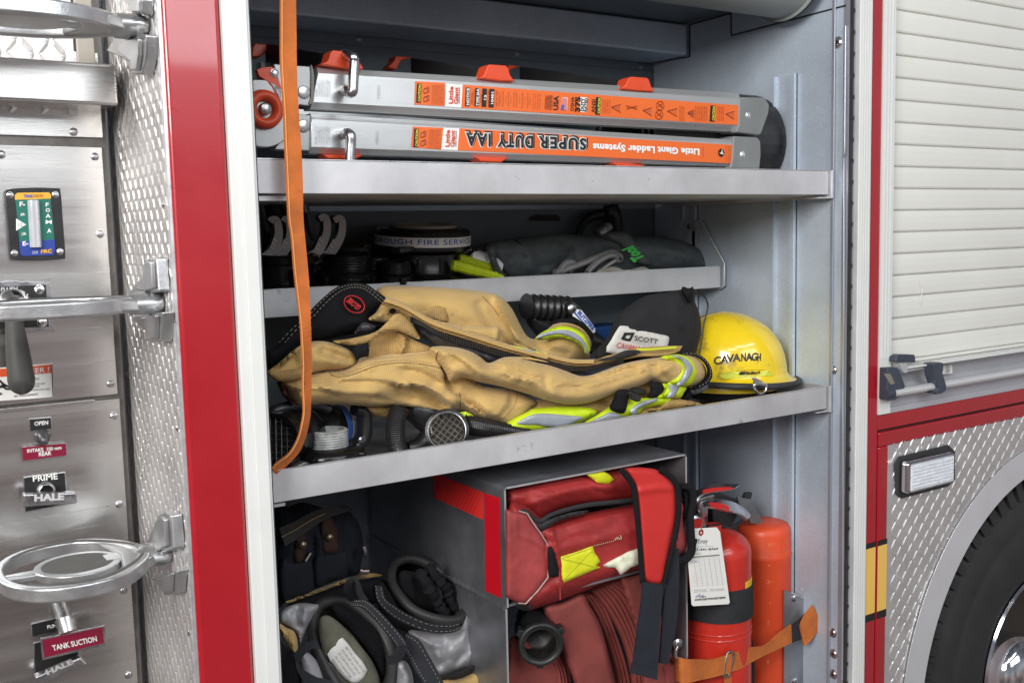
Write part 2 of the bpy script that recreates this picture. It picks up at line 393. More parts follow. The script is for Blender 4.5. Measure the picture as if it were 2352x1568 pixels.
navyb = mat('navy_plastic', (.05, .06, .085), .42, var=.15, vs=20); bluep = mat('blue_plastic', (.01, .06, .22), .35)
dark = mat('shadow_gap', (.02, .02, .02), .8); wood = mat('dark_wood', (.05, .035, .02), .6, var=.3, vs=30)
graysilver = mat('grey_silver_paint', (.42, .44, .50), .35, .5, var=.04, vs=8)

# ------------------------------------------------------------------ the truck
T = thing('fire_truck', (0, 0, 0), 'red fire engine with an open equipment locker beside a steel pump panel', 'fire truck')
def part(name, mb, m, parent=None, **k): return mb.build(name, m, parent or T, **k)
x_r0 = P(415, 784, Y=0).x; x_r1 = P(545, 784, Y=0).x; x_w1 = P(606, 784, Y=0).x
part('corner_pillar', MB().box(x_r0, x_r1, 0, .045, -.1, 2.6), red, bevel=.008, seg=4)
part('pillar_trim', MB().box(x_r0-.0035, x_r0+.004, .006, .03, -.1, 2.6), edgem)
fr = MB().box(x_r1+.0005, x_w1, -.006, .03, -.1, 2.6).box(x_r1+.016, x_w1-.004, -.0085, -.006, -.1, 2.6)
part('door_frame', fr, white, bevel=.002)
part('door_seal', MB().box(x_w1, x_w1+.004, .002, .03, -.1, 2.6), rubber)
XR = 1.84; YB = .634; XL = .475
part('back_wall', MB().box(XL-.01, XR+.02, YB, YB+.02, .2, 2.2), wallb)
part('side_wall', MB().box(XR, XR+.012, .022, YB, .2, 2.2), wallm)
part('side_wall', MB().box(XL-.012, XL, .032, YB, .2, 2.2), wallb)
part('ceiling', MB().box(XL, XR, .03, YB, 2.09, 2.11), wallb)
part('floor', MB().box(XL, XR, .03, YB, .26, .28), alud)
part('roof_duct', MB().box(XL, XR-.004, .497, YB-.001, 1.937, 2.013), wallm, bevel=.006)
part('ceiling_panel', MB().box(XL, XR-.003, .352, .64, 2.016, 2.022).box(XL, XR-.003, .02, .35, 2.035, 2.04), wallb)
# wall seams, dark sealant lines
sm = MB()
def line3(mb, pts, r): mb.tube(pts, r, seg=6)
line3(sm, [P(1585, 57, X=XR-.001), P(1680, 31, X=XR-.001)], .0018)
line3(sm, [P(1679, 31, X=XR-.001), P(1680, 82, X=XR-.001)], .0018)
line3(sm, [P(1680, 82, X=XR-.001), P(1943, 13, X=XR-.001)], .0018)
line3(sm, [P(1584, 57, X=XR-.001), P(1584, 131, X=XR-.001)], .0022)
line3(sm, [P(1584, 131, X=XR-.001), P(1499, 145, X=XR-.001)], .0015)
part('sealant', sm, dark)
sb = MB().box(XL, XR, YB-.004, YB-.001, P(1498, 165, Y=YB).z, P(1498, 165, Y=YB).z+.001).box(XR-.004, XR, YB-.004, YB-.001, .46, 1.93)
part('wall_seam', sb, wallb)
def screw(x, y, r, m=chromed, parent=None, name='screw', ax=(0, -1, 0), h=.5, cross=True, **pl):
    c = P(x, y, **pl); mb = MB(); mb.lathe([(r*1.25, 0), (r*1.25, r*.12), (r, r*.18), (r*.85, r*h*.8), (r*.45, r*h), (0.0001, r*h)], c, ax, 16)
    o = mb.build(name, m, parent or T, smooth=True)
    return o
for x, y in ((823, 90), (1187, 124), (1472, 154)): screw(x, y, .005, alud, name='rivet', Y=YB)
for x, y, r in ((1925, 98, .010), (1915, 849, .008), (1913, 1452, .009), (1915, 1500, .009), (1914, 1547, .009), (1583, 520, .006)):
    screw(x, y, r, chromed, name='bolt', ax=(-1, 0, 0), X=XR if x > 1600 else XR-.03)
# vertical tracks on the side wall
def vtrack(px, py, wpx, z0, z1, d=.012):
    a = P(px, py, X=XR).y; b = P(px+wpx, py, X=XR).y
    y0, y1 = min(a, b), max(a, b)
    mb = MB().box(XR-d, XR, y0, y0+.004, z0, z1).box(XR-d, XR, y1-.004, y1, z0, z1).box(XR-.003, XR, y0, y1, z0, z1).box(XR-d, XR-d+.002, y0+.004, y0+.010, z0, z1)
    part('shelf_track', mb, wallm)
vtrack(1783, 300, 48, .28, P(1800, 175, X=XR).z)
vtrack(1574, 560, 30, .28, 1.60)
# door guide on the locker's right edge: rubber seal with teeth, inner rail, white frame
xw0 = P(1966, 784, Y=0).x; xw1 = P(1990, 784, Y=0).x; xr2 = P(2018, 784, Y=0).x; xf2 = P(2043, 784, Y=0).x
part('guide_rail', MB().box(XR-.006, XR-.002, .040, .048, .4, 2.2), graysilver, bevel=.001)
part('seal_channel', MB().box(XR, xw0-.006, .006, .022, .3, 2.2), graysilver)
g = MB().box(XR+.001, XR+.006, -.001, .006, .3, 2.2)
for k in range(38): g.box(XR+.0015, XR+.0045, -.004, .0, .42+k*.045, .428+k*.045)
part('rubber_seal', g, rubber)
part('seal_channel', MB().box(XR+.008, xw0-.003, -.004, .006, .3, 2.2), alu)
part('cable', MB().tube([P(1942, 60, X=XR-.003), P(1940, 330, X=XR-.006), P(1938, 390, X=XR-.003), P(1938, 700, X=XR-.006), P(1936, 850, X=XR-.004), P(1936, 1200, X=XR-.006), P(1934, 1560, X=XR-.004)], .0025, 8, 5), graysilver, smooth=True)
f2 = MB().box(xw0-.003, xw1, -.006, .02, -.1, 2.6)
for i in range(4): f2.box(xw0+.004+i*.008, xw0+.008+i*.008, -.0072, -.006, -.1, 2.6)
part('door_frame', f2, white, bevel=.0012)
part('corner_pillar', MB().box(xw1+.0005, xr2, 0, .03, -.1, 2.6), red, bevel=.003, seg=3)
# roller shutter cassette at the locker's roof
roll = MB(); yc, zc, rr_ = .145, 2.065, .112
prof = [(rr_*.93, -1.4), (rr_*.93, -.004), (rr_, -.004), (rr_, 0), (rr_-.02, .004), (.0, .006)]
roll.lathe(prof, (XR-.045, yc, zc), (1, 0, 0), 56)
part('shutter_roll', roll, mat('roll_cover', (.33, .36, .35), .5, .1, var=.08, vs=6), smooth=False, bevel=.0015)
part('shutter_roll_flange', MB().lathe([(rr_+.001, 0), (rr_+.001, .003), (rr_-.006, .003), (rr_-.006, 0)], (XR-.047, yc, zc), (1, 0, 0), 56), dark)
# trays
def tray(Yf, Yb, x0, x1, zt, zb, name='shelf', m=alu):
    mb = MB().box(x0, x1, Yf, Yf+.003, zb, zt).box(x0, x1, Yf+.003, Yb, zb, zb+.003)
    o = part(name, mb, m, bevel=.0012)
    return o
zl = P(1250, 379, Y=.04); zlb = P(1250, 446, Y=.04)
s1 = tray(.04, YB-.02, XL, 1.818, zl.z, zlb.z)
zc_ = P(1900, 887, Y=.04).z; zcb = P(1900, 938, Y=.04).z
s2 = tray(.04, YB-.02, XL, 1.818, zc_, zcb)
zm = P(1655, 612, Y=.37).z; zmb = P(1655, 660, Y=.37).z
zbk = P(1060, 583, Y=YB-.01).z
s3 = part('shelf', MB().box(XL, 1.822, .37, .373, zmb, zm).prism([(XL, .373, zmb+.004), (XL, YB-.004, zbk-.012), (XL, YB-.004, zbk), (XL, YB-.007, zbk), (XL, YB-.007, zbk-.010), (XL, .373, zmb+.007)], (1.822-XL, 0, 0)), alu, bevel=.0008)
for o_, zz0, zz1 in ((s1, zlb.z, zl.z), (s2, zcb, zc_)):
    part('end_bracket', MB().box(1.822, 1.827, .034, YB-.05, zz0-.008, zz1+.001).box(1.79, 1.822, .042, .08, zz0-.008, zz0-.005), alu, o_, bevel=.001)
    part('lip_edge', MB().box(XL, 1.8175, .0385, .0435, zz1, zz1+.0012), edgem, o_)
part('lip_edge', MB().box(XL, 1.8215, .3685, .3735, zm, zm+.0012), edgem, s3)
eb = cD([(1730, 345), (1860, 232), (1990, 245), (2012, 270), (2180, 575), (2180, 745), (2150, 768), (2040, 768)])
part('end_bracket', MB().prism([P(*p, X=XR-.012) for p in eb]+[P(*cD([(1700, 700)])[0], X=XR-.012)], (.004, 0, 0)), wallm, s3)
part('bracket_lip', MB().tube([P(*p, X=XR-.014) for p in eb[2:]], .0022, 8), alu, s3, smooth=True)
# sliver of a hose tray bracket by the frame
part('shelf_bracket', MB().box(XL, .59, .05, .08, P(600, 455, Y=.05).z-.004, P(600, 450, Y=.05).z), alu)
part('shelf_bracket', MB().box(XL, P(655, 1158, Y=.05).x, .05, .075, P(640, 1163, Y=.05).z, P(640, 1156, Y=.05).z), alu)

# --- lower divider box (two cells) of sheet aluminium
YF = .05; bx0 = P(1157, 1120, Y=YF).x; bx1 = P(1577, 1045, Y=YF).x; bzt = P(1577, 1041, Y=YF).z; bzm = P(1157, 1397, Y=YF).z
t_ = .004
bt = MB().box(bx0+.006, bx1-.006, YF, YB-.03, bzt-t_, bzt).box(bx0, bx0+t_, YF, YB-.03, bzm, bzt-.006).box(bx1-t_, bx1, YF, YB-.03, .28, bzt-.006)
for cx_, sx_ in ((bx0, 1), (bx1, -1)):
    pr = []
    for k in range(5):
        a = math.pi/2*k/4; pr.append((cx_+sx_*(.007-.007*math.sin(a)), bzt-.007+.007*math.cos(a)))
    for k in range(4, -1, -1):
        a = math.pi/2*k/4; pr.append((cx_+sx_*(.007-.003*math.sin(a)), bzt-.007+.003*math.cos(a)))
    bt.prism([(p[0], YF+.0005, p[1]) for p in pr], (0, YB-.08-YF, 0))
bt.box(bx0+t_, bx1-t_, YF+.002, YB-.03, bzm, bzm+t_).box(bx0-.001, bx0+t_-.001, YF+.004, YB-.03, .28, bzm-.002)
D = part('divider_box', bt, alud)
ee = MB().box(bx0+.0005, bx0+t_-.0005, YF-.001, YF, bzm, bzt-.007).box(bx1-t_+.0005, bx1-.0005, YF-.001, YF, .28, bzt-.007).box(bx0+.007, bx1-.007, YF-.001, YF, bzt-t_+.0005, bzt-.0005).box(bx0, bx0+t_-.001, YF+.003, YF+.004, .28, bzm-.004)
part('edge', ee, edgem, D)
wd = MB().tube([(bx0-.001, YF+.004+i*.006, bzm-.001+.0012*math.sin(i*2.1)) for i in range(95)], .0042, 8)
part('weld_bead', wd, alud, D, smooth=True)
onL = lambda x, y: P(x, y, X=bx0-.0006)
sheet('reflective_tape', tapr, D, [(45, 180), (52, 362), (366, 503), (366, 326), (110, 222)], onL, cv=cH)
hk = MB()
for i in range(16):
    u = i/15; a = cH([(52+314*u, 196+130*u if u > .2 else 186+180*u)])[0]; b = cH([(52+314*max(0, u-.22), 362+141*max(0, u-.22))])[0]
    hk.tube([onL(*a)-Vector((.001, 0, 0)), onL(*b)-Vector((.001, 0, 0))], .0004, 4)
part('tape_pattern', hk, maroon, D)
sheet('reflective_tape', tapr2, D, [(377, 331), (476, 364), (484, 1014), (384, 966)], onL, cv=cH)
screw(*cH([(1648, 848)])[0], .006, dark, D, name='screw_hole', ax=(-1, 0, 0), h=.1, X=bx1)
# side shelf bracket next to the orange can
bp_ = cI([(790, 920), (850, 940), (920, 975), (975, 1035), (1008, 1110), (1012, 1990), (790, 1990)])
o = part('retaining_plate', MB().prism([P(*p, Y=.12) for p in bp_], (0, .003, 0)), alud)
part('edge', MB().tube([P(*p, Y=.119) for p in bp_[1:6]], .0016, 6), edgem, o)
screw(*cI([(862, 975)])[0], .008, chromed, o, name='bolt', Y=.12); screw(*cI([(865, 1555)])[0], .009, chromed, o, name='bolt', Y=.12)

# --- tread plate: flat sheet with raised lozenges
def tread(poly_uv, f3, nrm, step=.0245, ln=.0125, wd_=.0032, ht=.0016, hole=None, th=.003, ang=52):
    mb = MB(); n = Vector(nrm)
    us = [p[0] for p in poly_uv]; vs_ = [p[1] for p in poly_uv]
    i0 = int(min(us)/step*1.42)-1; i1 = int(max(us)/step*1.42)+1; j0 = int(min(vs_)/step*1.42)-1; j1 = int(max(vs_)/step*1.42)+1
    for i in range(i0, i1+1):
        for j in range(j0, j1+1):
            u, v = i*step/1.42, j*step/1.42
            if not inside((u, v), poly_uv): continue
            if min(segd((u, v), poly_uv[k], poly_uv[(k+1) % len(poly_uv)]) for k in range(len(poly_uv))) < .004: continue
            if hole and hole(u, v): continue
            s_ = 1 if (i+j) % 2 else -1; a = math.radians(ang)*s_
            d = (math.cos(a), math.sin(a)); e = (-d[1], d[0])
            def q(p_, q_, h): return f3(u+d[0]*p_+e[0]*q_, v+d[1]*p_+e[1]*q_)+n*h
            pts = [q(-ln, 0, 0), q(-ln*.35, wd_, 0), q(ln*.35, wd_, 0), q(ln, 0, 0), q(ln*.35, -wd_, 0), q(-ln*.35, -wd_, 0), q(-ln*.55, 0, ht), q(ln*.55, 0, ht)]
            mb.add(pts, [(0, 1, 6), (1, 2, 7, 6), (2, 3, 7), (3, 4, 7), (4, 5, 6, 7), (5, 0, 6)])
    return mb
fL = lambda u, v: Vector((x_r0-.004, u, v))
uvL = [(.012, .45), (.36, .45), (.36, 2.2), (.012, 2.2)]
mb = tread([(0.012, .72), (.35, .72), (.35, 1.90), (.012, 1.90)], fL, (-1, 0, 0), step=.0235, ln=.0125, wd_=.0026, ht=.0012, ang=66)
mb.prism([(-.5, .352, .4), (x_r0-.006, .352, .4), (x_r0-.006, .352, 2.2), (-.5, .352, 2.2)], (0, .003, 0))
mb.prism([fL(*p) for p in uvL], (.003, 0, 0))
TP = part('tread_plate', mb, plate)
for x, y in ((423, 471), (540, 473), (455, 1204), (583, 986), (621, 1632)):
    pass
for x, y in ((291, 480), (376, 470), (322, 920), (407, 983), (434, 1452)): screw(x, y, .004, chromed, TP, name='rivet', ax=(-1, 0, 0), X=x_r0-.004)

# --- pump panel (recessed)
YP = .29
pe = P(264, 600, Y=YP).x
zt0 = P(100, 335, Y=YP-.006).z; zA = P(100, 319, Y=YP-.006).z; zmid = P(150, 925, Y=YP-.006).z; zmid2 = P(150, 917, Y=YP-.006).z
PP = part('pump_panel', MB().box(-.5, pe, YP, YP+.01, .3, 2.1), steeld)
part('panel_sheet', MB().box(-.5, pe-.007, YP-.005, YP, zA+.004, P(100, 190, Y=YP).z+.05), steel, PP, bevel=.001)
part('panel_sheet', MB().box(-.5, pe-.010, YP-.006, YP, zmid2, zt0), steel, PP, bevel=.001)
part('panel_sheet', MB().box(-.5, pe-.008, YP-.006, YP, .4, zmid-.002), steel, PP, bevel=.001)
part('panel_slot', MB().box(-.5, P(217, 917, Y=YP-.006).x, YP-.012, YP-.006, zmid-.004, zmid+.002), steel, PP, bevel=.001)
for x, y in ((169, 303), (218, 360), (3, 355), (230, 537), (254, 881), (261, 955), (273, 1157), (284, 1355), (295, 1549)):
    screw(x, y, .0052, chromed, PP, Y=YP-.006)
# upper bar and the tread plate above it
zb0, zb1 = P(271, 243, Y=.20).z, P(271, 148, Y=.20).z
part('step_bar', MB().box(-.4, P(271, 200, Y=.20).x, .20, .285, zb0, zb1), steel, bevel=.005, seg=4)
f3 = lambda u, v: Vector((u, .284, v))
xq = P(163, 100, Y=.30).x
mb = tread([(-.1, 1.70), (xq, 1.70), (xq, 1.95), (-.1, 1.95)], f3, (0, -1, 0), step=.032, ln=.017, wd_=.005, ht=.0022)
mb.box(-.3, xq, .284, .2885, 1.7, 2.1); part('tread_plate', mb, plate)
part('trim_panel', MB().box(xq+.004, x_r0-.03, .280, .2885, 1.765, 2.1), mat('beige_trim', (.40, .37, .32), .4, .3, var=.1, vs=20), bevel=.002)
onP = lambda y_: (lambda x, y: P(x, y, Y=y_))
# foam gauge
G = part('foam_gauge', MB().prism([P(*p, Y=YP-.006) for p in sm2([(10, 446), (18, 436), (60, 432), (125, 433), (136, 440), (141, 500), (147, 585), (140, 594), (90, 598), (35, 597), (22, 588), (16, 520)], 3)], (0, -.012, 0)), black, bevel=.002)
gy = YP-.0185
sheet('gauge_face', teal, G, [(35, 458), (116, 456), (126, 558), (46, 570)], onP(gy), th=.0006)
sheet('gauge_band', amber, G, [(34, 459), (34, 448), (40, 443), (112, 442), (117, 447), (117, 456)], onP(gy-.0002), th=.0008)
sheet('gauge_band', blue, G, [(44, 555), (125, 550), (127, 575), (122, 586), (52, 588), (46, 582)], onP(gy-.0003), th=.0008)
part('sight_tube', MB().tube([P(76, 460, Y=gy-.002), P(82, 568, Y=gy-.002)], .0085, 20), mat('tube_glass', (.75, .78, .84), .12, .5, var=.1, vs=10), G, smooth=True)
sheet('gauge_pointer', inkw, G, [(37, 502), (37, 530), (60, 516)], onP(gy-.001), th=.0004)
gm = MB()
for s_, a, b, c in (('F-', (45, 474), (57, 474), (45, 464)), ('3/4-', (47, 496), (57, 495), (47, 490)), ('1/4-', (50, 541), (60, 540), (50, 534)), ('E-', (52, 564), (64, 563), (52, 555)),
                    ('F', (106, 474), (112, 474), (106, 466)), ('O', (106, 487), (114, 487), (106, 479)), ('A', (107, 500), (115, 500), (107, 492)), ('M', (107, 513), (117, 513), (107, 505)), ('A', (108, 534), (116, 534), (108, 526))):
    pass
for s_, a, b, c in (('F-', (45, 474), (57, 474), (45, 464)), ('3/4-', (47, 496), (57, 495), (47, 490)), ('1/4-', (50, 541), (60, 540), (50, 534)), ('E-', (52, 564), (64, 563), (52, 555)),
                    ('F', (105, 474), (111, 474), (105, 466)), ('O', (105, 487), (114, 487), (105, 479)), ('A', (105, 500), (115, 500), (105, 492)), ('M', (105, 514), (118, 514), (105, 506)), ('A', (108, 535), (117, 534), (108, 526))):
    txt(s_, a, b, c, onP(gy), inkw, G, bold=.03, mb=gm, off=.0018)
gm.build('lettering', inkw, G)
txt('TANK', (54, 454), (75, 454), (54, 447), onP(gy), inkbl, G, .03, off=.0024); txt('VISION', (76, 454), (98, 453), (76, 447), onP(gy), inkdo, G, off=.0024)
txt('FRC', (94, 582), (118, 580), (94, 574), onP(gy), amber, G, .04, off=.0024); txt('CLO', (74, 583), (86, 582), (74, 577), onP(gy), inkw, G, off=.0024)
txt('1/2', (42, 521), (51, 521), (42, 512), onP(gy), teal, G, off=.003)
for x, y in ((23, 448), (127, 447), (33, 582), (138, 578)): screw(x, y, .004, chromed, G, Y=gy+.0005)
# flush valve
FV = part('flush_valve', MB().prism([P(*p, Y=YP-.006) for p in sm2([(-60, 655), (100, 649), (110, 652), (114, 662), (119, 750), (112, 757), (-60, 762)], 2)], (0, -.006, 0)), chromed, bevel=.001)
sheet('plate_face', inkb, FV, [(-50, 660), (105, 654), (112, 750), (-50, 757)], onP(YP-.0122), th=.0006)
txt('FLUSH', (2, 669), (40, 667), (2, 660), onP(YP-.0125), alu, FV, .02)
for x, y in ((90, 665), (97, 740)): screw(x, y, .006, chrome, FV, Y=YP-.0125)
part('valve_hub', MB().lathe([(.027, 0), (.027, .012), (.022, .016), (.019, .03), (.012, .036), (.0001, .037)], P(30, 703, Y=YP-.012), (0, -1, 0), 36), chrome, FV, smooth=True)
part('valve_handle', MB().tube([P(32, 712, Y=YP-.04), P(33, 745, Y=YP-.045), P(40, 800, Y=YP-.055), P(49, 872, Y=YP-.062), P(50, 880, Y=YP-.062)], [.011, .013, .0165, .0195, .017], 20, 3), mat('handle_grey', (.055, .055, .052), .6, bump=.1), FV, smooth=True)
# danger label
DG = sheet('warning_label', inkw, T, [(-40, 848), (120, 834), (124, 911), (-40, 923)], onP(YP-.0062))
sheet('label_header', mat('sign_orange', (.72, .10, .03), .4), DG, [(-38, 850), (117, 837), (118, 856), (-38, 868)], onP(YP-.0072))
txt('DANGER !', (20, 862), (112, 854), (20, 850), onP(YP-.0078), inkw, DG, .01); dg = MB()
for s_, a, b, h in (('en ce moment', (30, 875), (90, 872), 6), ('ne pas se situer', (35, 887), (105, 883), 6), ('dans cette zone', (31, 893), (90, 888), 6), ('lorsque le véhicule est', (31, 902), (115, 896), 7), ('en mouvement', (32, 912), (87, 907), 6)):
    txt(s_, a, b, (a[0], a[1]-h), onP(YP-.0072), inkb, DG, mb=dg)
dg.build('lettering', inkb, DG)
pic = MB()
for a in ([(-2, 873), (8, 882), (18, 887)], [(2, 884), (14, 893), (27, 893)], [(8, 884), (22, 888), (30, 897)], [(-4, 890), (4, 887), (10, 884)], [(-4, 905), (3, 903)]):
    pic.tube([P(*p, Y=YP-.0078) for p in a], .0016, 6)
pic.build('pictogram', inkb, DG)
sheet('label_border', inkb, DG, [(118, 837), (120, 836), (123, 910), (121, 911)], onP(YP-.0072))
def nameplate(quad, text, mface, my, lines, bold=.02, inset=2, parent=T, name='name_plate'):
    o = part(name, MB().prism([P(*p, Y=my) for p in quad], (0, -.003, 0)), chromed, parent, bevel=.0008)
    cx = sum(p[0] for p in quad)/4; cy_ = sum(p[1] for p in quad)/4
    q = [(p[0]+(inset if p[0] < cx else -inset), p[1]+(inset if p[1] < cy_ else -inset)) for p in quad]
    sheet('plate_face', mface, o, q, onP(my-.0031), th=.0005)
    for s_, a, b, c in lines: txt(s_, a, b, c, onP(my-.0037), inkw, o, bold)
    return o
nameplate([(66, 961), (118, 957), (120, 986), (68, 991)], '', inkb, YP-.006, [('OPEN', (79, 977), (110, 974), (79, 968))])
nameplate([(49, 1025), (152, 1016), (154, 1046), (51, 1059)], '', maroon, YP-.012, [('INTAKE  100 mm', (63, 1039), (141, 1031), (62, 1031)), ('REAR', (89, 1047), (117, 1044), (89, 1038))], inset=1.5)
kb = part('toggle_knob', MB().lathe([(.0115, 0), (.0115, .006), (.008, .012), (.005, .014)], P(97, 1000, Y=YP-.006), (0, -1, 0), 24).tube([P(97, 1000, Y=YP-.016), P(102, 1012, Y=YP-.028), P(103, 1017, Y=YP-.022)], [.007, .005, .004], 14, 3), mat('knob_grey', (.12, .12, .13), .35, .6), smooth=True)
PR = nameplate([(53, 1095), (150, 1083), (156, 1158), (57, 1176)], '', inkb, YP-.006, [('PRIME', (76, 1105), (132, 1099), (75, 1092))])
def hale(quad, my, parent):
    o = part('pull_handle', MB().prism([P(*p, Y=my) for p in quad], (0, -.018, 0)), chromed, parent, bevel=.003)
    a, b, c, d = quad
    L = lambda p, q, t: (p[0]+(q[0]-p[0])*t, p[1]+(q[1]-p[1])*t)
    q = [L(L(a, b, .25), L(d, c, .25), .14), L(L(a, b, .78), L(d, c, .78), .14), L(L(a, b, .78), L(d, c, .78), .86), L(L(a, b, .25), L(d, c, .25), .86)]
    my2 = my-.018
    sheet('badge', steeld, o, q, onP(my2-.0005), th=.0005)
    txt('HALE', L(q[3], q[0], .15), L(q[2], q[1], .15), L(q[0], q[3], .15), onP(my2-.001), alu, o, .05)
    return o
part('chrome_ring', MB().lathe([(.0135, 0), (.0135, .01), (.010, .012), (.009, .004)], P(104, 1124, Y=YP-.009), (0, -1, 0), 32), chromed, PR, smooth=True)
hale([(49, 1129), (172, 1125), (173, 1151), (49, 1159)], YP-.03, PR)
PS = nameplate([(71, 1431), (174, 1407), (176, 1440), (73, 1462)], '', inkb, YP-.006, [('PUMP SHIFT', (109, 1443), (165, 1431), (108, 1435))])
PL = nameplate([(77, 1475), (180, 1450), (182, 1524), (79, 1550)], '', inkb, YP-.006, [])
hale([(76, 1545), (180, 1500), (196, 1516), (84, 1565)], YP-.02, PL)
TS = nameplate([(92, 1464), (240, 1434), (244, 1480), (97, 1514)], '', maroon, YP-.045, [('TANK SUCTION', (122, 1493), (223, 1471), (119, 1481))], inset=5)
part('pull_rod', MB().tube([P(130, 1370, Y=YP-.008), P(150, 1425, Y=YP-.04), P(156, 1440, Y=YP-.05)], [.011, .012, .012], 18).tube([P(150, 1420, Y=YP-.04), P(158, 1452, Y=YP-.052)], [.017, .013], 18), chromed, TS, smooth=True)
# --- three folding steps, hinged on the side of the pillar
def fold_step(zz, xb, xend, y0, y1, up_):
    """cast step: hinge bracket on the pillar, oval pad reaching over the pump panel"""
    S = bpy.data.objects.new('folding_step', None); COL.objects.link(S); S.parent = T
    yc = (y0+y1)/2
    for lug in up_:
        part('hinge_bracket', MB().prism([P(*p, X=x_r0-.016)+Vector((.011, 0, 0)) for p in lug], (-.017, 0, 0)), cast, S, bevel=.003, seg=3)
        part('bracket_rib', MB().prism([P(*p, X=x_r0-.022) for p in [((lug[i][0]*.55+sum(q[0] for q in lug)/len(lug)*.45), (lug[i][1]*.8+sum(q[1] for q in lug)/len(lug)*.2)) for i in range(len(lug))]], (-.007, 0, 0)), cast, S, bevel=.0025, seg=3)
    # arm
    cx = (xb+xend)/2; hw = (y1-y0)/2
    # outer rim as closed tube-ish loop
    N = 44; outer = []; inner = []
    for k in range(N):
        a = 2*math.pi*k/N; c_, s_ = math.cos(a), math.sin(a)
        ex = abs(c_)**.85*(1 if c_ > 0 else -1); ey = abs(s_)**.9*(1 if s_ > 0 else -1)
        taper = 1-.35*max(0, c_)**2
        outer.append((cx+(xb-xend)/2*ex, yc+hw*ey*taper)); inner.append((cx+((xb-xend)/2-.016)*ex-.004, yc+(hw-.014)*ey*taper))
    mb = MB(); th = .011
    vs = []
    for (lst, z_) in ((outer, zz+th), (inner, zz+th), (inner, zz-th), (outer, zz-th)): vs += [(p[0], p[1], z_) for p in lst]
    fs = []
    for r_ in range(4):
        for k in range(N): fs.append((r_*N+k, r_*N+(k+1) % N, ((r_+1) % 4)*N+(k+1) % N, ((r_+1) % 4)*N+k))
    mb.add(vs, fs)
    part('step_rim', mb, cast, S, bevel=.004, seg=3)
    # centre web with oval pad and ribs
    mb = MB(); ov = [(cx+.004+.060*math.cos(2*math.pi*k/28), yc+min(hw*.55, .060)*math.sin(2*math.pi*k/28), zz-.006) for k in range(28)]
    mb.prism(ov, (0, 0, .012))
    for yy in (-1, 1):
        mb.prism([(xend+.012, yc+yy*.004-.006, zz-.005), (cx-.035, yc-.012, zz-.005), (cx-.035, yc+.012, zz-.005), (xend+.012, yc+yy*.004+.006, zz-.005)], (0, 0, .0095+yy*.0005))
    mb.prism([(cx+.04, yc-.016, zz-.005), (xb-.02, yc-.026, zz-.005), (xb-.02, yc+.026, zz-.005), (cx+.04, yc+.016, zz-.005)], (0, 0, .012))
    part('step_web', mb, cast, S, bevel=.002)
    ov2 = [(cx+.004+.050*math.cos(2*math.pi*k/28), yc+min(hw*.42, .046)*math.sin(2*math.pi*k/28), zz+.0062) for k in range(28)]
    part('grip_pad', MB().prism(ov2, (0, 0, .0006)), castd, S)
    gr = MB()
    for sg in (1, -1):
        pr = []
        for k in range(13):
            a = math.radians(20+k*10)*sg; pr.append((cx+(xb-xend)/2*.93*math.cos(a), yc+(hw-.0052)*math.sin(a)*(1-.35*max(0, math.cos(a))**2)))
        gr.ribbon([(p[0], p[1], zz+th+.0004) for p in pr], [(p[0]*.97+cx*.03, yc+(p[1]-yc)*.91, zz+th+.0004) for p in pr], .0004, 0)
    part('grip_pad', gr, castd, S)
    # knuckle reaching the bracket
    part('step_arm', MB().prism([(cx+(xb-xend)*.22, yc-hw*.86, zz-.008), (xb+.008, yc-.026, zz-.010), (xb+.008, yc+.024, zz-.010), (cx+(xb-xend)*.22, yc+hw*.86, zz-.008), (cx+(xb-xend)*.30, yc, zz-.008)], (0, 0, .0165)), cast, S, bevel=.004, seg=3)
    part('hinge_knuckle', MB().tube([(xb-.012, yc, zz), (x_r0-.034, yc-.004, zz), (x_r0-.014, yc-.006, zz), (x_r0-.006, yc-.006, zz)], [.016, .017, .017, .012], 20, 4, flat=1.9), cast, S, smooth=True)
fold_step(1.413, .362, .125, .01, .15, [c2([(1015, 215), (1055, 197), (1100, 200), (1117, 430), (1020, 452), (900, 440), (960, 370), (1010, 310)]), c2([(945, 592), (1145, 570), (1132, 775), (1062, 777), (1030, 705), (940, 632)])])
fold_step(1.028, .366, .155, .005, .245, [c3([(1110, 410), (1155, 390), (1200, 412), (1220, 645), (1100, 682), (985, 715), (1010, 640), (1060, 530)]), c3([(1050, 842), (1242, 790), (1226, 950), (1150, 960), (1110, 880)])])
fold_step(1.802, .362, .10, -.01, .16, [c1([(750, 352), (830, 240), (1030, 240), (1030, 380), (1000, 515), (930, 512), (930, 440), (870, 405)]), c1([(880, -10), (1000, -10), (1000, 100), (930, 100)])])

# --- right-hand side: roller shutter
zs0 = P(2091, 835, Y=.01).z
frs = MB().box(xr2+.0005, xf2+.002, -.004, .03, 1.073, 2.6)
for i in range(3): frs.box(xr2+.006+i*.011, xr2+.010+i*.011, -.0052, -.004, 1.2, 2.6)
part('shutter_frame', frs, white, bevel=.001)
pitch_ = .0493; z_ = 1.977+pitch_*8; pr = []
ysl = .018
while z_ > zs0:
    zb = max(z_-pitch_, zs0)
    h_ = z_-zb
    pr += [(ysl+.007, z_-.0002), (ysl+.007, z_-.0022), (ysl+.0012, z_-.0032), (ysl-.0002, z_-.005), (ysl-.0015, z_-h_*.3), (ysl-.0018, z_-h_*.6), (ysl-.0008, zb+.004), (ysl+.0008, zb+.0008), (ysl+.007, zb)]
    z_ = zb
SH = MB(); n_ = len(pr)
SH.add([(xf2+.002, p[0], p[1]) for p in pr]+[(4.3, p[0], p[1]) for p in pr], [(i, i+1, n_+i+1, n_+i) for i in range(n_-1)])
SO = part('roller_shutter', SH, slatm)
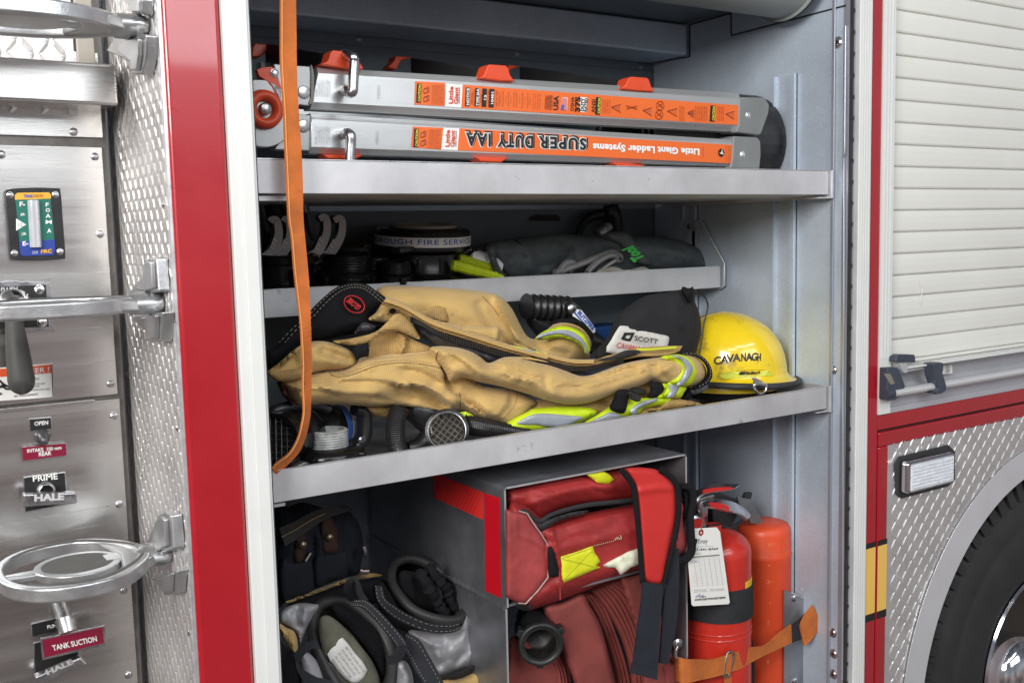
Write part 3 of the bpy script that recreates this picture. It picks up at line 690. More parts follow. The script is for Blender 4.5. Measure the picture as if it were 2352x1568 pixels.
part('bottom_lip', MB().box(xf2+.014, 4.3, -.022, .016, zs0-.004, zs0), white, SO, bevel=.001)
zred = P(2012, 955, Y=0).z
fy = [(.016, zs0-.004), (.016, zs0-.020), (.020, zs0-.021), (.020, zs0-.042), (.012, zs0-.050), (.012, zs0-.066), (.006, zs0-.070), (.006, zs0-.09), (.000, zs0-.094), (.0, zred+.0005), (.03, zred+.0005), (.03, zs0-.004)]
part('shutter_sill', MB().prism([(xr2+.001, p[0], p[1]) for p in fy], (2.35, 0, 0)), mat('sill_silver', (.55, .56, .60), .35, .4, var=.06, vs=8), bevel=.0008)
BA = part('lift_bar', MB().tube([P(2047, 903, Y=-.022), P(2352, 849, Y=-.022)+Vector((1.5, 0, 0))], .0095, 24), mat('bar_satin', (.86, .87, .88), .25, .5), SO, smooth=True)
bq = cL([(285, 455), (430, 445), (455, 500), (535, 695), (530, 740), (465, 780), (465, 850), (400, 905), (300, 915), (275, 900)])
part('bar_bracket', MB().prism([P(*p, Y=-.006) for p in bq], (0, -.022, 0)), navyb, SO, bevel=.002)
part('bar_end_cap', MB().tube([P(2032, 905, Y=-.022), P(2049, 902, Y=-.022)], .0115, 20), navyb, SO)
part('bracket_label', MB().prism([P(*p, Y=-.0285) for p in cL([(345, 545), (440, 545), (505, 690), (440, 700)])], (0, -.0006, 0)), mat('olive_label', (.22, .21, .17), .5), SO)
part('stop_block', MB().prism([P(*p, Y=-.004) for p in cL([(412, 370), (425, 290), (470, 262), (690, 265), (700, 380)])], (0, -.02, 0)), navyb, SO, bevel=.003)
part('latch_housing', MB().prism([P(*p, Y=-.002) for p in cL([(470, 385), (570, 385), (580, 520), (530, 530), (480, 470)])], (0, -.022, 0)).prism([P(*p, Y=-.001) for p in cL([(590, 400), (890, 385), (880, 470), (600, 520)])], (0, -.014, 0)), alu, SO, bevel=.002)
cl = MB().prism([P(*p, Y=-.012) for p in cL([(905, 385), (1000, 370), (1060, 378), (1065, 420), (1050, 520), (1080, 620), (1110, 720), (1095, 780), (1030, 815), (960, 825), (905, 800), (960, 790), (985, 740), (960, 660), (925, 560)])], (0, -.026, 0))
part('bar_clamp', cl, navyb, SO, bevel=.004)
FL = sheet('maker_label', paper, SO, [(1075, 440), (1315, 415), (1320, 540), (1090, 560)], onP(.0115), cv=cL, th=.002)
fs_ = MB()
for i in range(7):
    if i % 2 == 0:
        y_a = 440+i*10
        fs_.prism([P(*p, Y=.0085) for p in cL([(1100, y_a+7), (1195, y_a-3), (1196, y_a+6), (1101, y_a+17)])], (0, -.0004, 0))
fs_.build('flag_stripes', inkr, FL)
sheet('flag_canton', inkbl, FL, [(1100, 447), (1135, 443), (1136, 478), (1101, 482)], onP(.0078), cv=cL)
lb = MB()
for i, s_ in enumerate(('MADE IN', 'ROM CORP', 'SERIES', '28033')):
    y_ = 445+i*30; txt(s_, (1232, y_), (1290, y_-6), (1232, y_-20), onP(.0085), inkg, FL, .02, cv=cL, mb=lb)
lb.build('lettering', inkg, FL)
part('shutter_crack', MB().tube([P(*p, Y=.0125) for p in ((2110, 646), (2118, 662), (2116, 680), (2113, 690), (2118, 700))], .0007, 5, 3), paper, SO)
# red body below, groove, wheel side
zg = P(2015, 991, Y=0).z; xg = P(2014, 1150, Y=0).x; xpl = P(2036, 1250, Y=0).x; zpl = P(2043, 1022, Y=0).z
part('body_panel', MB().box(xr2, 4.3, .0005, .03, zg+.003, zred).box(xr2, xg-.003, .0005, .03, -.1, zg+.003), red, bevel=.003, seg=3)
part('body_gap', MB().box(xg-.003, 4.3, .008, .03, zg-.003, zg+.003).box(xg-.003, xg+.003, .008, .03, -.1, zg+.003), dark)
fm = MB().box(xg+.003, 4.3, -.001, .03, zpl, zg-.003).box(xg+.003, xpl, -.001, .03, -.1, zpl)
part('body_panel', fm, red, bevel=.004, seg=3)
za, zb_, zc2, zd = P(1985, 1250, Y=0).z, P(1985, 1262, Y=0).z, P(1982, 1414, Y=0).z, P(1982, 1431, Y=0).z
for (xa, xb2, yy) in ((xw1+.001, xg-.0035, -.0003), (xg+.0035, xpl-.0005, -.0016)):
    o = part('yellow_stripe', MB().box(xa, xb2, yy-.0008, yy, zc2, zb_), gold)
    part('stripe_border', MB().box(xa, xb2, yy-.0009, yy, zb_, za), inkb, o)
    part('stripe_border', MB().box(xa, xb2, yy-.0009, yy, zd, zc2), inkb, o)
# wheel-arch geometry: circles through points read on the plane of the body
def circ(a, b, c):
    ax, ay, bx, by, cx, cy = a.x, a.z, b.x, b.z, c.x, c.z
    d = 2*(ax*(by-cy)+bx*(cy-ay)+cx*(ay-by))
    ux = ((ax*ax+ay*ay)*(by-cy)+(bx*bx+by*by)*(cy-ay)+(cx*cx+cy*cy)*(ay-by))/d
    uy = ((ax*ax+ay*ay)*(cx-bx)+(bx*bx+by*by)*(ax-cx)+(cx*cx+cy*cy)*(bx-ax))/d
    return ux, uy, math.hypot(ax-ux, ay-uy)
wx, wz, wr = circ(P(2352, 1036, Y=0), P(2161, 1276, Y=0), P(2083, 1524, Y=0))
ix, iz, ir = circ(P(2352, 1089, Y=-.01), P(2199, 1299, Y=-.01), P(2120, 1568, Y=-.01))
print('ARCH', wx, wz, wr, ix, iz, ir)
wr2 = math.hypot(P(2199, 1299, Y=-.01).x-wx, P(2199, 1299, Y=-.01).z-wz)
fW = lambda u, v: Vector((u, 0, v))
pol = [(xpl, .2), (xpl, zpl), (3.1, zpl), (3.1, wz)]
arc = [(wx+wr*math.cos(math.radians(a)), wz+wr*math.sin(math.radians(a))) for a in range(0, 200, 4)]
arc = [p for p in arc if p[1] > .2 and p[0] < 3.1]
mb = tread([(xpl, .25), (xpl, zpl), (2.75, zpl), (2.75, .25)], fW, (0, -1, 0), step=.0300, ln=.0140, wd_=.0030, ht=.0018, hole=lambda u, v: math.hypot(u-wx, v-wz) < wr+.006)
base = [(xpl, .2), (xpl, zpl), (wx, zpl), (wx, wz+wr)]+[(wx+wr*math.cos(math.radians(a)), wz+wr*math.sin(math.radians(a))) for a in range(94, 184, 3) if wz+wr*math.sin(math.radians(a)) > .2]
mb.prism([(p[0], 0, p[1]) for p in base], (0, .003, 0))
mb.prism([(wx, 0, zpl), (4.3, 0, zpl), (4.3, 0, wz+wr), (wx, 0, wz+wr)], (0, .003, 0))
part('tread_plate', mb, plate)
ar = MB(); ps = []
for k in range(61):
    a = math.radians(60+k*2.4); ps.append((math.cos(a), math.sin(a)))
ar.ribbon([(wx+(wr+.004)*c, -.004, wz+(wr+.004)*s) for c, s in ps], [(wx+wr2*c, -.012, wz+wr2*s) for c, s in ps], .0012, 0)
ar.ribbon([(wx+wr2*c, -.012, wz+wr2*s) for c, s in ps], [(wx+wr2*c, .12, wz+wr2*s) for c, s in ps], .0012, 0)
part('wheel_arch_trim', ar, mat('arch_silver', (.74, .75, .78), .32, .5, var=.06, vs=5), smooth=False)
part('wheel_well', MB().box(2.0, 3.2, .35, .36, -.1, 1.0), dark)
# wheel
WY = .015; rt_ = wr2-.046; Wd = bpy.data.objects.new('wheel', None); COL.objects.link(Wd); Wd.parent = T
rim_r = math.hypot(P(2293, 1422, Y=WY).x-wx, P(2293, 1422, Y=WY).z-wz)
wc = Vector((wx, WY, wz)); q = rt_-rim_r
part('tyre', MB().lathe([(rim_r-.01, .02), (rim_r, -.002), (rim_r+q*.15, -.014), (rim_r+q*.4, -.020), (rim_r+q*.6, -.014), (rim_r+q*.62, -.011), (rim_r+q*.64, -.012), (rim_r+q*.8, .004), (rt_-.012, .02), (rt_-.004, .028), (rt_-.004, .20), (rim_r, .22)], wc, (0, 1, 0), 160), tyrem, Wd, smooth=True)
tb = MB()
for k in range(72):
    a = 2*math.pi*k/72; a2 = a+2*math.pi/72*.60
    def rp(r, aa, y): return (wx+r*math.cos(aa), WY+y, wz+r*math.sin(aa))
    v = [rp(rt_-.035, a, .002), rp(rt_-.035, a2, .002), rp(rt_+.012, a2, .012), rp(rt_+.012, a, .012), rp(rt_-.03, a, .03), rp(rt_-.03, a2, .03), rp(rt_+.004, a2, .2), rp(rt_+.004, a, .2)]
    tb.add(v, [(0, 1, 2, 3), (3, 2, 6, 7), (0, 4, 5, 1), (0, 3, 7, 4), (1, 5, 6, 2), (4, 7, 6, 5)])
tb.build('tread_block', tyrem, Wd)
part('rim', MB().lathe([(rim_r+.001, -.006), (rim_r-.004, -.012), (rim_r-.012, -.008), (rim_r-.018, .01), (rim_r-.03, .03), (rim_r-.05, .08), (rim_r-.09, .10)], wc, (0, 1, 0), 120), chrome, Wd, smooth=True)
part('wheel_disc', MB().lathe([(rim_r-.03, .06), (rim_r-.09, .09), (.10, .10), (.001, .10)], wc, (0, 1, 0), 80), mat('disc_dark', (.08, .07, .06), .4, .7), Wd, smooth=True)
hc = P(2385, 1560, Y=-.02); hb = MB()
hb.lathe([(.105, .13), (.105, .03), (.10, .0), (.085, -.025), (.05, -.042), (.001, -.048)], (hc.x, .03, hc.z), (0, 1, 0), 60)
part('hub_cap', hb, chrome, Wd, smooth=True)
# marker light
ML = bpy.data.objects.new('marker_light', None); COL.objects.link(ML); ML.parent = T
q0 = [P(*p, Y=-.0005) for p in cK([(318, 575), (340, 545), (560, 492), (590, 520), (590, 650), (560, 680), (350, 735), (325, 715)])]
part('light_gasket', MB().prism(q0, (0, -.005, 0)), rubber, ML, bevel=.004)
x0, x1 = P(*cK([(388, 650)])[0], Y=-.03).x, P(*cK([(594, 600)])[0], Y=-.03).x
z1_, z0_ = P(*cK([(594, 527)])[0], Y=-.03).z, P(*cK([(388, 718)])[0], Y=-.03).z
part('light_bezel', MB().box(x0-.002, x1+.002, -.030, -.005, z0_, z1_), chrome, ML, bevel=.009, seg=4)
part('lens', MB().box(x0+.006, x1-.006, -.033, -.03, z0_+.007, z1_-.007), glassm, ML, bevel=.002)
lr = MB()
for k in range(7): lr.box(x0+.009, x1-.009, -.0345, -.033, z0_+.012+k*(z1_-z0_-.024)/6.5, z0_+.015+k*(z1_-z0_-.024)/6.5)
lr.build('lens_rib', glassm, ML)
for a_, b_ in ((x0+.004, z0_+.006), (x0+.004, z1_-.006), (x1-.004, z0_+.006), (x1-.004, z1_-.006)):
    MB().lathe([(.0028, 0), (.002, .0012), (.0001, .0014)], (a_, -.0302, b_), (0, -1, 0), 10).build('screw', steeld, ML)
#@@OBJECTS@@
# ================================================================== LADDER
LD = thing('ladder', (0, 0, 0), 'folded aluminium multi-position ladder with orange caution stickers lying on the top shelf', 'ladder')
YR = .13
def lp(name, mb, m, parent=None, **k): return mb.build(name, m, parent or LD, **k)
def rail(tl, tr, br, bl, Yf=YR, dep=.028, name='rail'):
    """side rail: bevelled channel seen from its face"""
    a, b, c, d = [P(*p, Y=Yf) for p in (tl, tr, br, bl)]
    mb = MB(); h = (a-d).length; e = .16
    a1, b1, c1, d1 = a.lerp(d, e), b.lerp(c, e), b.lerp(c, 1-e), a.lerp(d, 1-e)
    bk = Vector((0, .008, 0)); dp = Vector((0, dep, 0))
    sec0 = [a+bk, a1, d1, d+bk, d+bk+dp, a+bk+dp]; sec1 = [b+bk, b1, c1, c+bk, c+bk+dp, b+bk+dp]
    mb.add(sec0+sec1, [tuple(range(5, -1, -1)), tuple(range(6, 12))]+[(i, (i+1) % 6, 6+(i+1) % 6, 6+i) for i in range(6)])
    return lp(name, mb, ladal, bevel=.0012), (a1, b1, c1, d1)
RU, fu = rail((733, 153), (1702, 212), (1695, 303), (716, 250))
RL, fl = rail((716, 259), (1688, 320), (1680, 382), (713, 352))
# inner pair of rails just behind, and the rear pair, raised towards the back
bk = Vector((0, .045, .0))
def railbox(p, q, h, dep, m=ladal, name='rail'):
    p, q = Vector(p), Vector(q); lp(name, MB().prism([p, q, q-Vector((0, 0, h)), p-Vector((0, 0, h))], (0, dep, 0)), m, bevel=.001)
railbox(P(760, 160, Y=.178)+Vector((0, 0, .0)), P(1530, 213, Y=.178), .05, .02)
railbox(P(735, 268, Y=.178), P(1640, 318, Y=.178), .055, .02)
rz = .045
for dz_ in (0, -.085):
    railbox((P(600, 137, Y=.50).x, .50, P(590, 141, Y=.50).z+dz_), (P(1460, 178, Y=.50).x, .50, P(590, 141, Y=.50).z-.02+dz_), .07, .03)
railbox(P(1480, 203, Y=.24), P(1590, 216, Y=.24), .012, .02)
# treads between front and rear rails
for (fx, fy0, fy1), (rx, ry0, ry1) in (((758, 126, 158), (610, 101, 142)), ((1108, 160, 203), (944, 134, 160)), ((1436, 188, 210), (1194, 154, 175))):
    a0 = P(fx, fy0, Y=.15); a1 = P(fx, fy1+8, Y=.15); b0 = P(rx, ry0, Y=.50); b1 = P(rx, ry1+8, Y=.50)
    tr_ = MB().prism([a0, b0, b1, a1], (.035, 0, 0))
    o = lp('rung', tr_, mat('rung_black', (.035, .035, .038), .45, .3, var=.2, vs=30, dirt=((.15, .15, .15), .70, 40)))
    gb = MB()
    for k in range(9):
        t = .08+k*.09
        gb.prism([a0.lerp(a1, t)-Vector((.0012, 0, 0)), b0.lerp(b1, t)-Vector((.0012, 0, 0)), b0.lerp(b1, t+.04)-Vector((.0012, 0, 0)), a0.lerp(a1, t+.04)-Vector((.0012, 0, 0))], (.0012, 0, 0))
    gb.build('rung_grip', blackm, o)
def cap(pts, Yf, d=.032, m=ladred, name='rung_cap'):
    return lp(name, MB().prism([P(*p, Y=Yf) for p in pts], (0, d, 0)), m, bevel=.003, seg=3)
cap(cA([(590, 500), (650, 470), (672, 400), (690, 388), (840, 400), (860, 430), (925, 520), (920, 542), (760, 528)]), .125)
cap(cA([(1810, 605), (1855, 580), (1880, 510), (1900, 497), (2025, 505), (2045, 525), (2060, 580), (2095, 630), (1980, 628)]), .125)
cap(cB([(612, 625), (650, 590), (668, 550), (690, 538), (800, 545), (815, 560), (830, 605), (852, 645), (740, 640)]), .125)
cap(cA([(62, 440), (68, 370), (85, 332), (230, 345), (130, 440)]), .49)
cap(cA([(1110, 520), (1165, 470), (1172, 432), (1305, 443), (1215, 470), (1180, 540)]), .49)
cap(cA([(2000, 560), (2040, 520), (2050, 500), (2140, 512), (2060, 540), (2030, 590)]), .49)
cap(cA([(610, 1190), (930, 1195), (865, 1230), (650, 1228)]), .128)
cap(cA([(1780, 1208), (2050, 1215), (1990, 1256), (1830, 1250)]), .128)
cap(cB([(560, 1143), (640, 1140), (800, 1160), (740, 1175), (590, 1168)]), .128)
# grey foot caps
cp = cB([(1445, 690), (1460, 682), (1630, 685), (1660, 740), (1652, 800), (1600, 945), (1575, 950), (1420, 930), (1440, 870)])
o = lp('foot_cap', MB().prism([P(*p, Y=YR-.004) for p in cp], (0, .05, 0)), ladgr, bevel=.004, seg=3)
screw(*cB([(1505, 812)])[0], .006, edgem, o, name='rivet', Y=YR-.004)
cp = cB([(1405, 965), (1415, 955), (1570, 962), (1597, 985), (1600, 1080), (1590, 1190), (1382, 1185), (1398, 1100)])
o = lp('foot_cap', MB().prism([P(*p, Y=YR-.004) for p in cp], (0, .05, 0)), ladgr, bevel=.004, seg=3)
screw(*cB([(1466, 1087)])[0], .006, edgem, o, name='rivet', Y=YR-.004)
# hinge: two plates, disc, red latch and ring
hp = cA([(230, 495), (520, 515), (515, 820), (430, 810), (395, 880), (515, 890), (510, 1165), (235, 1155), (300, 1060), (320, 900), (300, 780), (260, 600)])
hing = mat('hinge_steel', (.42, .43, .43), .38, .6, var=.2, vs=25, dirt=((.25, .25, .25), .7, 50))
HG = lp('hinge', MB().prism([P(*p, Y=YR+.006) for p in hp], (0, .022, 0)), hing, bevel=.0015)
dc = P(*cA([(140, 850)])[0], Y=YR); rz_ = (P(*cA([(140, 620)])[0], Y=YR)-P(*cA([(140, 1140)])[0], Y=YR)).length/2
dz = P(*cA([(140, 880)])[0], Y=YR)
lp('hinge_disc', MB().lathe([(.001, .0), (rz_-.001, .0), (rz_, .001), (rz_, .018), (.001, .018)], dz+Vector((0, -.004, 0)), (0, 1, 0), 64), hing, HG, bevel=.001)
tri = cA([(100, 540), (140, 522), (222, 515), (262, 590), (295, 690), (290, 768), (250, 765), (215, 680), (165, 620), (120, 590)])
lp('hinge_latch', MB().prism([P(*p, Y=YR-.004) for p in tri], (0, .012, 0)), ladred, HG, bevel=.001)
screw(*cA([(239, 565)])[0], .0055, edgem, HG, name='rivet', Y=YR-.005)
rc = P(*cA([(165, 843)])[0], Y=YR-.012)
lp('hinge_knob', MB().lathe([(.0135, .008), (.014, -.001), (.018, -.007), (.024, -.008), (.0295, -.002), (.031, .006)], rc, (0, 1, 0), 44), ladred, HG, smooth=True)
lp('hinge_pin', MB().lathe([(.0001, -.006), (.008, -.006), (.0095, -.0045), (.0095, .008), (.013, .0085), (.013, .01)], rc, (0, 1, 0), 32), chromed, HG, smooth=True)
for p in ((462, 713), (460, 972)):
    c = P(*cA([p])[0], Y=YR+.006); lp('rivet', MB().lathe([(.0105, 0), (.0105, -.002), (.009, -.003), (.0001, -.003)], c, (0, 1, 0), 24), ladal, HG, smooth=True)
lp('channel_end', MB().prism([P(*p, Y=YR+.002) for p in cA([(516, 500), (530, 515), (545, 590), (540, 760), (520, 810), (505, 800), (518, 760), (522, 560)])], (0, .004, 0)), steeld)
# locking J-bars
def jbar(pts, r=.0088):
    lp('lock_bar', MB().tube(pts, r, 18, 5), chromed, smooth=True)
jbar([P(*cA([(770, 690)])[0], Y=YR+.01), P(*cA([(790, 700)])[0], Y=YR-.018), P(*cA([(835, 712)])[0], Y=YR-.03), P(*cA([(843, 640)])[0], Y=YR-.03), P(*cA([(852, 480)])[0], Y=YR-.03), P(*cA([(845, 445)])[0], Y=YR-.03), P(*cA([(800, 425)])[0], Y=YR-.012), P(*cA([(765, 425)])[0], Y=YR+.03)])
jbar([P(*cA([(765, 1035)])[0], Y=YR+.01), P(*cA([(785, 1030)])[0], Y=YR-.018), P(*cA([(822, 1045)])[0], Y=YR-.03), P(*cA([(825, 1110)])[0], Y=YR-.03), P(*cA([(820, 1200)])[0], Y=YR-.03), P(*cA([(820, 1290)])[0], Y=YR-.03)])
# stickers: s runs along the rail, t across (0 bottom, 1 top)
def stk(face, s0, s1, t0=.06, t1=.92, parent=None, m=sticker, off=.0008, name='sticker'):
    a, b, c, d = face
    f = lambda s, t: d.lerp(c, s).lerp(a.lerp(b, s), t)-Vector((0, off, 0))
    return MB().prism([f(s0, t0), f(s1, t0), f(s1, t1), f(s0, t1)], (0, .0003, 0)).build(name, m, parent)
def SS(face, px, py):   # pixel on the rail face -> (s,t)
    a, b, c, d = face; p = P(px, py, Y=YR); ux = (c-d); s = (p-d).dot(ux)/ux.dot(ux); lo = d.lerp(c, s); hi = a.lerp(b, s)
    return s, (p.z-lo.z)/(hi.z-lo.z)
def stxt(face, body, bl, br, tl, m, parent, bold=.0, cv=cA, mb=None, off=.0024, name='lettering', sp=1):
    txt(body, bl, br, tl, dict(Y=YR), m, parent, bold, sp=sp, cv=cv, off=off, mb=mb, name=name)
# upper rail sticker
S1 = lp('sticker', MB().prism([P(*p, Y=YR-.0012) for p in cA([(1325, 628), (1552, 640), (1553, 820), (1318, 808)])], (0, .0004, 0)), sticker, RU)
S2 = lp('sticker', MB().prism([P(*p, Y=YR-.0012) for p in cA([(1689, 655)])+cB([(1445, 740), (1432, 878)])+cA([(1678, 832)])], (0, .0004, 0)), sticker, RU)
S3 = lp('brand_label', MB().prism([P(*p, Y=YR-.0012) for p in cA([(1562, 647), (1689, 655), (1678, 832), (1551, 822)])], (0, .0004, 0)), inkw, RU)
def patch(pts, m, parent, cv=cA, off=.0018, name='print_block'): return lp(name, MB().prism([P(*p, Y=YR-off) for p in cv(pts)], (0, .0004, 0)), m, parent)
def vert_txt(body, x0, x1, yb, yt, m, parent, bold=0, cv=cA, mb=None, skew=0):
    # reads upwards: baseline is the right edge, start at the bottom
    stxt(None, body, (x1, yb), (x1+skew, yt), (x0, yb), m, parent, bold, cv, mb)
patch([(1338, 645), (1372, 648), (1365, 796), (1330, 793)], inkb, S1)
vert_txt('CAUTION', 1339, 1357, 785, 657, inky, S1, .02, skew=5)
vert_txt('CAUTION', 1317, 1335, 1132, 1003, inky, None, .02, skew=5) if False else None
vert_txt('Little', 1577, 1608, 800, 672, ladred, S3, .03, skew=4); vert_txt('Giant', 1617, 1648, 803, 676, ladred, S3, .03, skew=4); vert_txt('Ladder Systems', 1650, 1664, 802, 678, inkb, S3, .01, skew=4)
for (x0, x1, y0, y1) in ((1710, 1744, 675, 820), (1784, 1816, 680, 822), (1838, 1874, 683, 826), (1893, 1932, 686, 830)):
    patch([(x0+4, y0), (x1+3, y0+3), (x1-4, y1+2), (x0-3, y1)], inkb, S2)
for s_, x0, x1, yb, yt, m in (('NOTICE', 1713, 1733, 812, 684, inkw), ('TYPE IAA', 1789, 1808, 820, 688, inkw), ('13', 1848, 1864, 772, 738, inkw), ('10401', 1902, 1920, 804, 714, inkw)):
    vert_txt(s_, x0, x1, yb, yt, m, S2, .03, skew=4)
sm_ = MB()
for s_, x0, x1, yb, yt in (('SPECIAL', 1747, 1760, 808, 715), ('DUTY RATING', 1763, 1776, 815, 690), ('MODEL', 1820, 1832, 795, 722), ('MODEL NUMBER', 1877, 1888, 825, 692), ('LADDER SIZES', 1938, 1949, 825, 700),
    ('STEPLADDER SIZE', 1960, 1968, 820, 710), ("3'-4'' TO 5'-3''", 1972, 1980, 800, 735), ('EXTENSION LADDER', 1990, 1998, 822, 705), ("7'-0'' TO 11'-0''", 2012, 2020, 800, 735), ('MAXIMUM WORKING', 2032, 2040, 825, 712), ("LENGTH 11'-6''", 2050, 2058, 800, 738), ('HIGHEST STANDING', 2074, 2082, 830, 712), ('LEVEL STEPLADDER', 2094, 2102, 830, 718), ("1'-6'' TO 2'-11''", 2116, 2124, 805, 740), ('EXTENSION SIZE', 2138, 2146, 835, 720), ("2'-10'' TO 7'-6''", 2158, 2166, 812, 745), ('TOTAL LENGTH OF', 2180, 2188, 838, 722), ("SECTIONS 13'-2''", 2198, 2206, 815, 745), ('1198 N Spring Creek', 2224, 2231, 845, 720), ('Springville UT 84663', 2240, 2247, 845, 722), ('Phone 801 489 3684', 2258, 2265, 845, 724), ('Fax 801 489 1130', 2275, 2282, 845, 726)):
    vert_txt(s_, x0, x1, yb, yt, inkdo, S2, 0, mb=sm_, skew=3)
sm_.build('fine_print', inkdo, S2)
sm_ = MB()
for i, s_ in enumerate(('UNLOCK ONLY ONE LOCK TAB', 'AT A TIME WHILE SUPPORTING', 'THE INNER LADDER ASSEMBLY', 'WITH ONE HAND', 'DO NOT UNLOCK LOCK TAB IF', 'ANYONE IS ON THE LADDER', 'FAILURE TO FOLLOW', 'DIRECTIONS MAY RESULT IN', 'INJURY OR DEATH')):
    vert_txt(s_, 1444+i*11, 1451+i*11, 808, 656, inkdo, S1, 0, mb=sm_, skew=3)
sm_.build('fine_print', inkdo, S1)
def handpic(x, y, par, cv=cA, m=inkdo):
    mb = MB()
    for a in ([(x, y+30), (x, y), (x+14, y-8), (x+26, y-8)], [(x+2, y+30), (x+20, y+30), (x+26, y+20), (x+26, y-14)], [(x+28, y-18), (x+40, y-18), (x+40, y+24), (x+28, y+24), (x+28, y-18)]):
        mb.tube([P(*p, Y=YR-.002) for p in cv(a)], .0007, 4)
    mb.build('pictogram', m, par)
handpic(1388, 690, S1); handpic(1388, 755, S1)
# second half of the upper sticker (cB)
for s_, x0, x1, yb, yt, m, b_ in (('PROUDLY', 75, 88, 765, 670, inkdo, .03), ('DESIGNED', 92, 104, 768, 670, inkdo, .03), ('ENGINEERED', 108, 120, 772, 670, inkdo, .03), ('& MADE IN THE', 123, 131, 774, 672, inkdo, 0), ('USA', 137, 168, 772, 676, inkb, .03), ('OSHA', 256, 278, 780, 682, inkb, .01), ('375', 288, 322, 784, 684, inkb, .05), ('ANSI', 402, 428, 792, 700, inkb, .01)):
    vert_txt(s_, x0, x1, yb, yt, m, S2, b_, cv=cB, skew=4)
patch([(330, 682), (380, 686), (374, 790), (323, 786)], inkw, S2, cv=cB)
vert_txt('DUTY', 328, 348, 780, 692, inkb, S2, .04, cv=cB, skew=4); vert_txt('RATED', 352, 370, 784, 692, inkb, S2, .04, cv=cB, skew=4)
patch([(199, 684), (242, 687), (236, 774), (192, 771)], inkw, S2, cv=cB)
st = MB()
for i in range(6): st.prism([P(*p, Y=YR-.0024) for p in cB([(200+i*7, 685+i), (203.5+i*7, 685+i), (197.5+i*7, 772+i), (194+i*7, 771+i)])], (0, .0003, 0))
st.build('flag_stripes', inkr, S2)
patch([(197, 735), (216, 737), (213, 773), (193, 771)], inkbl, S2, cv=cB, off=.0028)
for x0, x1, y0, y1 in ((437, 472, 682, 808), (1240, 1275, 740, 856)):
    patch([(x0+4, y0), (x1+3, y0+3), (x1-4, y1), (x0-3, y1-3)], inkb, S2, cv=cB)
    vert_txt('CAUTION', x0+8, x1-10, y1-10, y0+10, inky, S2, .02, cv=cB, skew=5)
sm_ = MB()
for i in range(4): vert_txt(('USE LADDER ONLY IN', 'INTENDED POSITION', 'DO NOT OVERREACH', 'MAY RESULT IN INJURY')[i], 480+i*16, 488+i*16, 800, 700, inkdo, S2, cv=cB, mb=sm_)
for x_, n_ in ((1020, 3), (1130, 4), (1180, 3), (1285, 4)):
    for i in range(n_): vert_txt(('THE REAR SECTION MUST', 'NOT BE CLIMBED WHEN', 'USED AS A STEPLADDER', 'PLACE ON FIRM LEVEL')[i], x_+i*13, x_+7+i*13, 850, 745+i*2, inkdo, S2, cv=cB, mb=sm_)
sm_.build('fine_print', inkdo, S2)
pm = MB()
def ln(pts, mb=pm, r=.0007): mb.tube([P(*p, Y=YR-.0022) for p in cB(pts)], r, 4)
def aframe(x, y, w_=64, h_=60):
    # little ladder pictograms lying on their side
    ln([(x, y), (x+w_, y-18)]); ln([(x, y), (x+w_, y+h_-22)]); ln([(x+w_*.35, y-7), (x+w_*.35, y+14)]); ln([(x+w_*.6, y-12), (x+w_*.6, y+24)]); ln([(x+w_*.85, y-16), (x+w_*.85, y+34)])
aframe(548, 752); aframe(770, 775, 60); aframe(942, 780, 66); aframe(1085, 790, 40, 50); aframe(1350, 800, 60, 60); aframe(1085, 800, 44, 20)
ln([(652, 742), (728, 768)]); ln([(656, 765), (728, 745)]); ln([(660, 742), (664, 766)]); ln([(690, 745), (692, 765)]); ln([(715, 744), (718, 768)])
for cx_, cy_ in ((890, 742), (882, 806)):
    ln([(cx_+27*math.cos(t*math.pi/8), cy_+31*math.sin(t*math.pi/8)) for t in range(17)]); ln([(cx_-20, cy_-20), (cx_+20, cy_+20)]); ln([(cx_-14, cy_+8), (cx_+10, cy_-14), (cx_+14, cy_+12)])
pm.build('pictogram', inkdo, S2)
# lower rail sticker
S4 = lp('sticker', MB().prism([P(*p, Y=YR-.0012) for p in cA([(1307, 978), (1540, 988), (1525, 1155), (1300, 1138), (1293, 1130)])], (0, .0004, 0)), sticker, RL)
S5 = lp('sticker', MB().prism([P(*p, Y=YR-.0012) for p in cA([(1664, 992)])+cB([(1408, 1018), (1393, 1148)])+cA([(1650, 1160)])], (0, .0004, 0)), sticker, RL)
S6 = lp('brand_label', MB().prism([P(*p, Y=YR-.0012) for p in cA([(1540, 988), (1664, 992), (1650, 1160), (1525, 1155)])], (0, .0004, 0)), inkw, RL)
patch([(1316, 993), (1351, 995), (1343, 1138), (1309, 1136)], inkb, S4)
vert_txt('CAUTION', 1318, 1336, 1130, 1004, inky, S4, .02, skew=5)
vert_txt('Little', 1551, 1582, 1133, 1007, ladred, S6, .03, skew=4); vert_txt('Giant', 1590, 1621, 1134, 1010, ladred, S6, .03, skew=4); vert_txt('Ladder Systems', 1624, 1638, 1134, 1012, inkb, S6, .01, skew=4)
sm_ = MB()
for i, s_ in enumerate(('UNLOCK ONLY ONE LOCK TAB', 'AT A TIME WHILE SUPPORTING', 'THE INNER LADDER ASSEMBLY', 'WITH ONE HAND', 'DO NOT UNLOCK LOCK TAB IF', 'ANYONE IS ON THE LADDER', 'FAILURE TO FOLLOW', 'DIRECTIONS MAY RESULT IN', 'INJURY OR DEATH')):
    vert_txt(s_, 1420+i*11, 1427+i*11, 1148, 1000, inkdo, S4, 0, mb=sm_, skew=3)
sm_.build('fine_print', inkdo, S4)
handpic(1365, 1030, S4); handpic(1365, 1095, S4)
